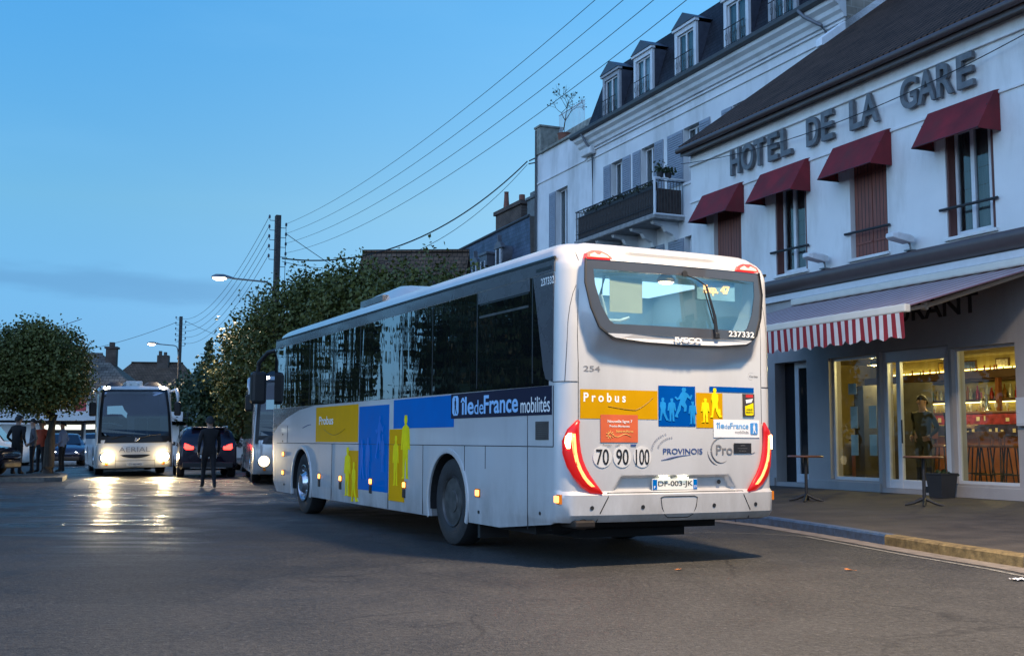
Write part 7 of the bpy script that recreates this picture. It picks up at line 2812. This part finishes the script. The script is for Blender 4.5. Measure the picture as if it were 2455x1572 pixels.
def oncoming(label, loc, rz, paint, L_=10.5, W_=2.42, H_=3.0, lamp=m_head, energy=600, tilt=0.0, name=None, driver=True):
    """coach facing local +x, origin on the road under the middle of its front"""
    t = thing('coach', label, 'coach', loc, rz, 'coaches')
    t.rotation_euler.x = tilt
    hw = W_ / 2
    mb = MB()
    rings = []
    FXc = [(0.28, -0.10), (0.4, 0.0), (1.05, 0.03), (1.12, 0.0), (2.0, -0.16), (2.7, -0.42), (2.9, -0.56), (3.0, -0.75)]
    for z in (0.28, 0.34, 0.42, 0.7, 1.0, 1.1, 1.3, 1.6, 2.0, 2.4, 2.7, 2.86, 2.94, 3.0):
        xf = lerp_tab(FXc, z)
        h = hw - (0.0 if z < 1.1 else 0.05 * (z - 1.1) / 1.8) - (0.10 if z > 2.95 else 0.03 if z > 2.9 else 0)
        rr = 0.32
        ring = [(-L_, -h, z), (-L_, 0, z), (-L_, h, z), (-L_ * 0.5, h, z), (xf - rr, h, z)]
        ring += [(xf - rr + rr * math.sin(a), h - rr + rr * math.cos(a), z) for a in [PI / 2 * k / 6 for k in range(1, 7)]]
        ring += [(xf + 0.03 * (1 - (2 * q / 6 - 1) ** 2), (h - rr) * (1 - 2 * q / 6), z) for q in range(1, 6)]
        ring += [(xf - rr + rr * math.cos(a), -(h - rr) - rr * math.sin(a), z) for a in [PI / 2 * k / 6 for k in range(0, 6)]]
        ring += [(xf - rr, -h, z), (-L_ * 0.5, -h, z)]
        rings.append(ring)
    mb.loft(rings)
    bd = mb.build('body', paint, t, smooth=35)
    bd.parent = None
    c1 = MB()
    c1.prism([(-(hw - 0.14), 1.20), (hw - 0.14, 1.20), (hw - 0.17, 2.0), (hw - 0.26, 2.80), (-(hw - 0.26), 2.80), (-(hw - 0.17), 2.0)], -0.95, 0.5, 'x')
    c2 = MB()
    c2.box(-4.0, -0.75, -(hw - 0.12), hw - 0.12, 1.05, 2.84)
    cc = [c1.build('cut', m_dark), c2.build('cut', m_dark)]
    for xw_ in (-2.5, -L_ + 2.6):
        for sy in (1, -1):
            c = MB()
            c.prism([(xw_ + 0.54 * math.cos(2 * PI * i / 32), 0.46 + (0.54 if i < 17 else 0.8) * math.sin(2 * PI * i / 32)) for i in range(32)], sy * 0.75, sy * 1.5, 'y')
            cc.append(c.build('cut', m_dark))
    boolean(bd, cc)
    bd.parent = t
    for p in bd.data.polygons:
        p.use_smooth = True
    bd.data.set_sharp_from_angle(angle=R(35))

    def xs(z):
        return lerp_tab(FXc, z) + 0.035
    # dark screen surround wrapping the corner pillars, then the screen itself
    o_ = [(-(hw - 0.05), 1.10), (hw - 0.05, 1.10), (hw - 0.07, 1.6), (hw - 0.10, 2.1), (hw - 0.17, 2.87), (-(hw - 0.17), 2.87), (-(hw - 0.10), 2.1), (-(hw - 0.07), 1.6)]
    i_ = [(-(hw - 0.15), 1.32), (hw - 0.15, 1.32), (hw - 0.16, 1.6), (hw - 0.18, 2.1), (hw - 0.25, 2.80), (-(hw - 0.25), 2.80), (-(hw - 0.18), 2.1), (-(hw - 0.16), 1.6)]

    def panel(po, pi, name_, mat, off, thick):
        po = dense(po, 8)
        pi = dense(pi, 8) if pi else None
        mbp = MB()

        def P(y, z, o2=0.0):
            e = abs(y) - (hw - 0.45)
            return (xs(z) + off - o2 - (0.9 * e * e if e > 0 else 0), y, z)
        n = len(po)
        fo = [P(y, z) for y, z in po]
        bo = [P(y, z, thick) for y, z in po]
        if pi:
            fi = [P(y, z) for y, z in pi]
            bi = [P(y, z, thick) for y, z in pi]
            fsx = []
            for i in range(n):
                k = (i + 1) % n
                fsx += [(i, k, n + k, n + i), (n + i, n + k, 3 * n + k, 3 * n + i), (i, 2 * n + i, 2 * n + k, k)]
            mbp.add(fo + fi + bo + bi, fsx)
        else:
            mbp.add(fo, [tuple(range(n))])
        return mbp.build(name_, mat, t, fix=False)
    ws = panel(o_, i_, 'windscreen', m_black, 0.012, 0.05)
    pn = panel(i_, None, 'pane', m_screen, 0.006, 0)
    pn.parent = ws
    mb = MB()
    for sy in (1, -1):
        mb.tube([(xs(z) - 0.02 - (0.9 * (0.43 - (z - 1.1) * 0.06) ** 2) * 0 - 0.14, sy * (hw - 0.02 - 0.062 * (z - 1.05) / 1.0 if z > 1.1 else hw - 0.02), z) for z in (1.05, 1.5, 2.0, 2.5, 2.88)], 0.022, 6)
    build_parts(mb, 'pillar_trim', m_trim, t, smooth=60)
    mb = MB()
    for y0, y1 in ((-0.75, -0.05), (0.1, 0.8)):
        mb.tube([(xs(1.25) + 0.05, y0, 1.24), (xs(1.3) + 0.045, (y0 + y1) / 2, 1.34), (xs(1.36) + 0.03, y1, 1.37)], 0.014, 5)
    build_parts(mb, 'wiper', m_black, t)
    # saloon behind the screen
    mb = MB()
    for y in (-0.75, -0.3, 0.35, 0.8):
        mb.box(-2.6, -2.42, y - 0.2, y + 0.2, 1.06, 1.95)
    mb.box(-1.05, -0.78, -0.95, 0.95, 1.06, 1.22)
    build_parts(mb, 'seat', M('coach_seat', (0.05, 0.07, 0.11), 0.9, var=0.2), t, bevel=0.04)
    mb = MB()
    mb.box(-3.8, -1.2, -0.95, -0.85, 2.78, 2.80)
    mb.box(-3.8, -1.2, 0.85, 0.95, 2.78, 2.80)
    build_parts(mb, 'saloon_lamp', EM('coach_saloon_tube', (0.45, 0.65, 1.0), 1.0), t)
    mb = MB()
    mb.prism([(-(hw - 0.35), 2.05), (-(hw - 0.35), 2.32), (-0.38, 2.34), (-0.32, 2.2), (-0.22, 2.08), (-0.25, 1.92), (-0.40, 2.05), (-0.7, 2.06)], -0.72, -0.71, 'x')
    mb.build('sun_blind', EM('blind_glow', (0.45, 0.75, 0.78), 1.6), t)  # blind made self-glowing so it looks lit behind the screen
    mb = MB()
    mb.tube([(-0.95, -(hw - 0.2), 1.75), (-0.95, -0.7, 1.75), (-0.95, -0.35, 1.66)], 0.02, 6)
    mb.tube([(-0.95, -(hw - 0.2), 1.68), (-0.95, -0.7, 1.68)], 0.015, 6)
    build_parts(mb, 'grab_rail', MATS['pale_rail'], t)
    # nose: lettering, smile-shaped intake, bumper seams, plate
    mb = MB()
    mb.text('AERIAL', (xs(0.95) + 0.028, -0.52, 0.80), (0, 1, 0), (0, 0, 1), 0.98, 0.16, 0.004, 0.002)
    mb.build('maker_lettering', M('silver_lettering', (0.30, 0.30, 0.31), 0.4), t)
    mb = MB()
    sm_ = [(-0.48, 0.70), (-0.3, 0.715), (0.3, 0.715), (0.48, 0.70), (0.38, 0.65), (0.2, 0.61), (0.0, 0.595), (-0.2, 0.61), (-0.38, 0.65)]
    mb.prism(sm_, 0.0, xs(0.65) + 0.012, 'x')
    mb.build('grille', m_black, t)
    mb = MB()
    x_ = xs(0.5) + 0.0
    for y in (-0.62, 0.62):
        mb.tube([(x_ + 0.005, y, 0.66), (x_ - 0.0, y, 0.30)], 0.005, 4)
    mb.tube([(x_ - 0.0, -0.62, 0.52), (x_ - 0.0, 0.62, 0.52)], 0.005, 4)
    build_parts(mb, 'panel_gap', m_seam, t)
    mb = MB()
    mb.box(x_ + 0.0, x_ + 0.015, -0.26, 0.26, 0.335, 0.445)
    pl_ = mb.build('number_plate', M('plate_grey', (0.55, 0.55, 0.52), 0.5), t)
    mb = MB()
    mb.text('CT-362-WQ', (x_ + 0.017, -0.2, 0.355), (0, 1, 0), (0, 0, 1), 0.40, 0.07, 0.001, 0.006)
    mb.build('plate_digits', m_ktxt, pl_)
    mb = MB()
    mb.tube([(xs(1.1) + 0.02, 0.0, 1.14), (xs(1.2) + 0.03, 0.02, 1.26)], 0.03, 6)
    mb.tube([(xs(1.1) + 0.02, 0.02, 1.16), (xs(1.2) + 0.03, 0.12, 1.24)], 0.022, 6)
    mb.build('wiper_hub', m_trim, t)
    for sy in (1, -1):
        mb = MB()
        pts_ = [(xs(0.6) - 0.10 - 0.02, sy * (hw - 0.22), 0.62)]
        mb.lathe([(0.0, 0.03), (0.16, 0.03), (0.175, 0.01), (0.175, -0.05)], 24, Matrix.Translation((xs(0.6) - 0.04, sy * (hw - 0.30), 0.63)) @ Matrix.Rotation(PI / 2, 4, 'Y'))
        hl_ = mb.build('headlamp', m_chrome, t, smooth=40)
        mb = MB()
        mb.lathe([(0.0, 0.085), (0.10, 0.075), (0.15, 0.05), (0.15, 0.03)], 24, Matrix.Translation((xs(0.6) - 0.035, sy * (hw - 0.30), 0.63)) @ Matrix.Rotation(PI / 2, 4, 'Y'))
        mb.build('bulb', lamp, hl_, smooth=50)
        mb = MB()
        mb.lathe([(0.0, 0.02), (0.05, 0.015), (0.055, -0.03)], 14, Matrix.Translation((xs(0.4) - 0.05, sy * (hw - 0.32), 0.42)) @ Matrix.Rotation(PI / 2, 4, 'Y'))
        mb.build('fog_lamp', m_amberl, t)
        if energy:
            head_spot(t, (xs(0.6) + 0.10, sy * (hw - 0.30), 0.63), energy)
            pd = bpy.data.lights.new('bumper_fill', 'POINT')  # extra point light added to brighten the coach's own bumper, mimicking glare
            pd.energy, pd.color, pd.shadow_soft_size = 11, (1.0, 0.76, 0.40), 0.08
            po_ = bpy.data.objects.new('bumper_fill', pd)
            COL.objects.link(po_)
            po_.parent = t
            po_.location = (xs(0.6) + 0.30, sy * (hw - 0.30), 0.63)
        mb = MB()
        mb.prism([(xs(2.9) - 0.20, 2.86), (xs(2.9) - 0.02, 2.86), (xs(2.9) - 0.12, 2.97), (xs(2.9) - 0.26, 2.99)], sy * (hw - 0.42), sy * (hw - 0.24), 'y')
        mb.build('roof_marker', m_clear, t)
        mb = MB()
        mb.tube([(xs(2.8) - 0.35, sy * (hw - 0.05), 2.80), (xs(2.8) + 0.02, sy * (hw + 0.12), 2.86), (xs(2.8) + 0.30, sy * (hw + 0.14), 2.66), (xs(2.6) + 0.2, sy * (hw + 0.13), 2.40)], [0.05, 0.065, 0.06, 0.04], 8)
        mr_ = mb.build('mirror', paint, t, smooth=60)
        mb = MB()
        mb.box(xs(2.6) + 0.12, xs(2.6) + 0.28, sy * (hw + 0.13) - 0.11, sy * (hw + 0.13) + 0.11, 1.98, 2.44)
        mb.build('mirror_head', m_black, mr_, bevel=0.05)
        for xw_ in (-2.5, -L_ + 2.6):
            wheel(t, xw_, sy * (hw - 0.05), sy, xw_ > -4, 0.5)
        mb = MB()
        mb.box(-L_ + 0.4, -1.0, sy * (hw - 0.06), sy * (hw + 0.004), 1.25, 2.75)
        mb.build('side_window', m_sglass, t)
    mb = MB()
    for y0, y1 in ((-0.95, -0.28), (0.28, 0.95)):
        mb.loft([[(x, y0, 3.0), (x, (y0 * 2 + y1) / 3, z), (x, (y0 + y1 * 2) / 3, z), (x, y1, 3.0)] for x, z in ((-0.72, 2.99), (-0.95, 3.14), (-2.2, 3.17), (-2.6, 3.0))])
    build_parts(mb, 'roof_fairing', m_black, t, smooth=50)
    mb = MB()
    mb.box(-2.4, -0.85, -0.27, 0.27, 2.98, 3.17)
    for y in (-0.12, 0.12):
        mb.lathe([(0.05, 0.0), (0.04, 0.08), (0.0, 0.09)], 10, Matrix.Translation((-0.86, y, 3.07)) @ Matrix.Rotation(PI / 2, 4, 'Y'))
    mb.build('roof_pod', paint, t, bevel=0.04)
    mb = MB()
    mb.box(-L_ + 0.3, -0.4, -1.0, 1.0, 0.24, 0.5)
    mb.build('chassis', m_dark, t)
    return t


YC = R(22.6)
FW2 = Vector((-math.sin(YC), math.cos(YC), 0))
cpos = Vector((-12.38, 37.2, 0.0))
oc = oncoming('white coach coming towards the viewer with dazzling headlamps', cpos, math.atan2(-FW2.y, -FW2.x), m_cwhite, 10.2, tilt=R(1.2), energy=500)
dv = person('driver in dark clothes at the wheel of the oncoming white coach', cpos + FW2 * 1.45 + Vector((-math.cos(YC), -math.sin(YC), 0)) * 0.72 + Vector((0, 0, 0.62)), math.atan2(-FW2.y, -FW2.x), m_blackc, m_blackj, m_shoe, pose='sit', h=1.70)
YP = R(15)
FW3 = Vector((-math.sin(YP), math.cos(YP), 0))
RT3 = Vector((math.cos(YP), math.sin(YP), 0))
oncoming('pale silver coach parked head-on beyond the Probus coach, mostly hidden by it', Vector((-7.05, 30.6, 0)) + RT3 * 1.25, math.atan2(-FW3.y, -FW3.x), m_csilver, 9.5, H_=3.0, energy=0, lamp=EM('dipped_lamp', (1.0, 0.82, 0.50), 2.2))


def car(label, loc, rz, paint, L_=4.5, W_=1.84, H_=1.62, kind='suv', tail=False, head=None, cat='car', trim=m_plastic):
    """car facing local +x, origin on the ground under the middle of the rear bumper"""
    t = thing('car', label, cat, loc, rz, 'cars in the street')
    hw = W_ / 2
    if kind == 'suv':
        ST = [(0.00, .42, .95, .98, .86), (0.06, .30, 1.02, 1.06, .95), (0.18, .26, 1.04, 1.20, .985), (0.42, .24, 1.05, 1.52, .99), (0.75, .22, 1.05, H_, 1.0), (1.8, .22, 1.03, H_ + .03, 1.0), (2.6, .22, 1.0, H_ - .03, 1.0),
              (3.25, .22, .98, 1.12, 1.0), (3.4, .22, .97, 1.03, .99), (4.1, .24, .90, .94, .96), (4.4, .30, .78, .80, .88), (4.5, .40, .65, .66, .74)]
    else:
        ST = [(0.00, .42, .80, .84, .86), (0.08, .28, .90, .95, .95), (0.5, .22, .95, 1.15, .98), (0.95, .20, .95, H_ - .05, 1.0), (1.7, .20, .94, H_, 1.0), (2.4, .20, .92, H_ - .05, 1.0),
              (3.1, .20, .90, .98, 1.0), (3.3, .20, .88, .92, .99), (3.9, .22, .80, .83, .95), (4.15, .28, .70, .72, .86), (4.25, .40, .58, .60, .70)]
    sc_ = L_ / ST[-1][0]
    mb = MB()
    rg = []
    for x, zl_, zb, zr, wf in ST:
        w_ = hw * wf
        g = max(0.0, min(1.0, (zr - zb) / 0.5))
        wr = w_ * (1 - 0.20 * g)
        half = [(w_ * 0.90, zl_), (w_, zl_ + 0.12), (w_ * 1.0, (zl_ + zb) / 2), (w_ * 0.985, zb), (w_ * 0.985 + (wr - w_ * 0.985) * 0.85, zb + (zr - zb) * 0.8), (wr * 0.86, zr - 0.01), (wr * 0.5, zr + 0.008)]
        ring = [(x * sc_, y, z) for y, z in half] + [(x * sc_, 0, zr + 0.012)] + [(x * sc_, -y, z) for y, z in reversed(half)] + [(x * sc_, 0, zl_)]
        rg.append(ring)
    mb.loft(rg)
    bd = mb.build('body', paint, t, smooth=40)
    # rear screen
    X = lambda i: ST[i][0] * sc_
    mb = MB()
    z0, z1 = ST[2][3] - 0.02, H_ - 0.14
    x0, x1 = X(2), X(3) + 0.04
    mb.add([(x0 - 0.012, -hw * .70, z0), (x0 - 0.012, hw * .70, z0), (x1 - 0.0, hw * .60, z1), (x1 - 0.0, -hw * .60, z1), (x0 + 0.1, -hw * .70, z0), (x0 + 0.1, hw * .70, z0), (x1 + 0.12, hw * .60, z1), (x1 + 0.12, -hw * .60, z1)],
           [(0, 1, 2, 3), (4, 7, 6, 5), (0, 4, 5, 1), (1, 5, 6, 2), (2, 6, 7, 3), (3, 7, 4, 0)])
    mb.build('rear_window', m_carglass, t)
    nf = -5 if kind == 'suv' else -5
    i0, i1 = (6, 7) if kind == 'suv' else (5, 6)
    mb = MB()
    xa, xb = X(i1) + 0.02, X(i0) + 0.05
    za, zb_ = ST[i1][3] + 0.02, ST[i0][3] - 0.02
    mb.add([(xa + 0.02, -hw * .78, za), (xa + 0.02, hw * .78, za), (xb, hw * .66, zb_), (xb, -hw * .66, zb_), (xa - 0.15, -hw * .78, za), (xa - 0.15, hw * .78, za), (xb - 0.15, hw * .66, zb_), (xb - 0.15, -hw * .66, zb_)],
           [(0, 1, 2, 3), (4, 7, 6, 5), (0, 4, 5, 1), (1, 5, 6, 2), (2, 6, 7, 3), (3, 7, 4, 0)])
    mb.build('windscreen', m_carglass, t)
    for sy in (1, -1):
        mb = MB()
        xs0, xs1 = X(3) + 0.25, X(i0) + 0.1
        zt, zb2 = H_ - 0.14, ST[4][2] + 0.04
        vs = [(xs0 - 0.15, sy * hw * .975, zb2), (xs1 + 0.35, sy * hw * .975, zb2), (xs1, sy * hw * .84, zt), (xs0 + 0.1, sy * hw * .84, zt)]
        mb.add(vs + [(x, y - sy * 0.08, z) for x, y, z in vs], [(0, 1, 2, 3), (0, 4, 5, 1), (1, 5, 6, 2), (2, 6, 7, 3), (3, 7, 4, 0)])
        mb.build('side_window', m_carglass, t)
        mb = MB()
        mb.box(X(i1) - 0.42, X(i1) - 0.25, sy * hw * 0.98, sy * (hw + 0.17), ST[i1][2] + 0.03, ST[i1][2] + 0.16)
        mb.build('door_mirror', paint, t, bevel=0.03)
        for xw_ in (0.85 * sc_, L_ - 0.85 * sc_):
            mt = Matrix.Translation((xw_, sy * (hw - 0.01), 0.34)) @ Matrix.Rotation(-sy * PI / 2, 4, 'X')
            mb = MB()
            mb.lathe([(0.2, -0.22), (0.32, -0.22), (0.345, -0.17), (0.345, -0.03), (0.32, 0.012), (0.23, 0.01), (0.22, -0.03)], 24, mt)
            w_ = mb.build('wheel', m_tyre, t, smooth=40)
            mb = MB()
            mb.lathe([(0.225, -0.01), (0.2, -0.02), (0.06, -0.005), (0.0, 0.0)], 20, mt)
            mb.build('rim', m_rim, w_, smooth=40)
        # lamps
        zl_ = ST[1][2] - 0.08
        rg2 = []
        for k in range(6):
            u = k / 5
            y_ = sy * hw * (0.50 + 0.44 * u)
            x_ = 0.015 + 0.12 * max(0, u - 0.5) ** 2 * 4
            rg2.append([(x_ - 0.0, y_, zl_ - 0.07 - 0.04 * u), (x_ - 0.05, y_, zl_ + 0.02), (x_ + 0.05, y_, zl_ + 0.09 + 0.08 * u)])
        mb = MB()
        mb.loft(rg2, closed=False, cap=False)
        tlm = mb.build('tail_lamp', m_tailr if tail else m_redl, t, smooth=60)
        tlm.modifiers.new('s', 'SOLIDIFY').thickness = 0.03
        rg2 = []
        for k in range(5):
            u = k / 4
            y_ = sy * hw * (0.46 + 0.36 * u)
            x_ = L_ - 0.06 - 0.16 * u * u
            zz_ = ST[-2][3] - 0.10
            rg2.append([(x_ + 0.02, y_, zz_ - 0.07), (x_ + 0.05, y_, zz_), (x_ - 0.04, y_, zz_ + 0.08)])
        mb = MB()
        mb.loft(rg2, closed=False, cap=False)
        hl_ = mb.build('headlamp', head or m_chrome, t, smooth=60)
        hl_.modifiers.new('s', 'SOLIDIFY').thickness = 0.03
    mb = MB()
    mb.box(-0.05, 0.10, -hw * .86, hw * .86, 0.30, 0.50)
    mb.box(L_ - 0.12, L_ + 0.02, -hw * .66, hw * .66, 0.24, 0.42)
    build_parts(mb, 'bumper', trim, t, bevel=0.04)
    mb = MB()
    mb.box(-0.062, -0.045, -0.26, 0.26, 0.62, 0.73)
    mb.build('number_plate', M('plate_grey', (0.55, 0.55, 0.52), 0.5), t)
    mb = MB()
    mb.box(-0.05, 0.02, -0.34, 0.34, 0.755, 0.785)
    mb.box(-0.065, 0.0, -hw * .6, hw * .6, 0.30, 0.325)
    build_parts(mb, 'chrome_strip', m_chrome, t)
    if kind == 'suv':
        mb = MB()
        mb.box(0.35, 0.62, -hw * .58, hw * .58, H_ - 0.03, H_ + 0.02)
        mb.build('roof_spoiler', paint, t, bevel=0.02)
        for sy in (1, -1):
            mb = MB()
            mb.tube([(0.9, sy * hw * .70, H_ + 0.0), (1.0, sy * hw * .70, H_ + 0.06), (2.6, sy * hw * .70, H_ + 0.06), (2.75, sy * hw * .70, H_ - 0.0)], 0.018, 6)
            mb.build('roof_rail', m_chrome, t)
    return t


car('dark sport utility car seen from behind with glowing red brake lamps', (-9.72, 36.2, 0), R(90 + 19), m_cardark, 4.4, 1.84, 1.60, 'suv', True)
car('dark hatchback showing one red tail lamp beside the parked silver coach', (-9.35, 43.3, 0), R(90 + 20), m_cardark, 4.1, 1.74, 1.50, 'hatch', True)
car('dark blue car with white headlamps coming round the island behind the tree', (-22.0, 55.2, 0), R(-66), m_carblue, 4.3, 1.78, 1.48, 'hatch', False, m_headw)
car('black car parked at the far left edge, its nose pointing right', (-18.75, 32.95, 0.117), R(0), m_cardark, 4.2, 1.72, 1.46, 'hatch')
car('white van parked far left behind the people', (-24.2, 46.2, 0), R(12), m_cwhite, 4.6, 1.9, 1.95, 'suv')
# small shop sign far left
t = thing('shop_sign', 'small red hanging sign on the white wall left of the oncoming coach', 'sign', (-28.2, 74.0, 3.0), R(10))
mb = MB()
mb.box(-0.5, 0.5, -0.08, 0.08, 0, 0.8)
mb.build('board', M('sign_red', (0.5, 0.05, 0.06), 0.5), t, bevel=0.03)
mb = MB()
mb.tube([(0, 0, -2.9), (0, 0, 0.0)], 0.05, 8)
mb.build('post', m_steel, t)

# litter on the asphalt
m_fallen = M('fallen_leaf_orange', (0.38, 0.13, 0.03), 0.8, var=0.3, scale=40)
for i, (x, y, s_, lab, mt_) in enumerate(((1.58, 10.70, 0.075, 'orange fallen leaf lying on the asphalt behind the bus number plate', m_fallen),
                                          (3.18, 10.72, 0.085, 'larger orange fallen leaf on the asphalt towards the yellow kerb', m_fallen))):
    mb = MB()
    pts = [(-0.5, 0, 0.02), (-0.2, 0.28, 0.10), (0.25, 0.25, 0.05), (0.55, 0.0, 0.12), (0.25, -0.25, 0.16), (-0.2, -0.28, 0.06)]
    vs = [(0, 0, 0.0)] + [(a * s_, b * s_, c * s_ * 1.2) for a, b, c in pts]
    mb.add(vs, [(0, k + 1, (k + 1) % 6 + 1) for k in range(6)])
    mb.tube([(-0.5 * s_, 0, 0.02 * s_), (-0.85 * s_, 0.05 * s_, 0.06 * s_)], 0.002, 4)
    o = mb.build('fallen_leaf', mt_, fix=False)
    o.location, o.rotation_euler = (x, y, 0.006), (0, 0, 0.7 + 2 * i)
    tag(o, lab, 'leaf', 'fallen leaves on the road')
mb = MB()
n = 6
vs = [(0.16 * i / n, 0.10 * j / n, 0.012 * abs(math.sin(i * 2.1 + j * 1.3)) + 0.004) for j in range(n + 1) for i in range(n + 1)]
mb.add(vs, [(j * (n + 1) + i, j * (n + 1) + i + 1, (j + 1) * (n + 1) + i + 1, (j + 1) * (n + 1) + i) for j in range(n) for i in range(n)])
o = mb.build('paper_scrap', m_wst)
o.location, o.rotation_euler = (4.42, 9.95, 0.006), (0, 0, 0.4)
tag(o, 'crumpled white scrap of paper lying on the road near the right edge', 'litter')
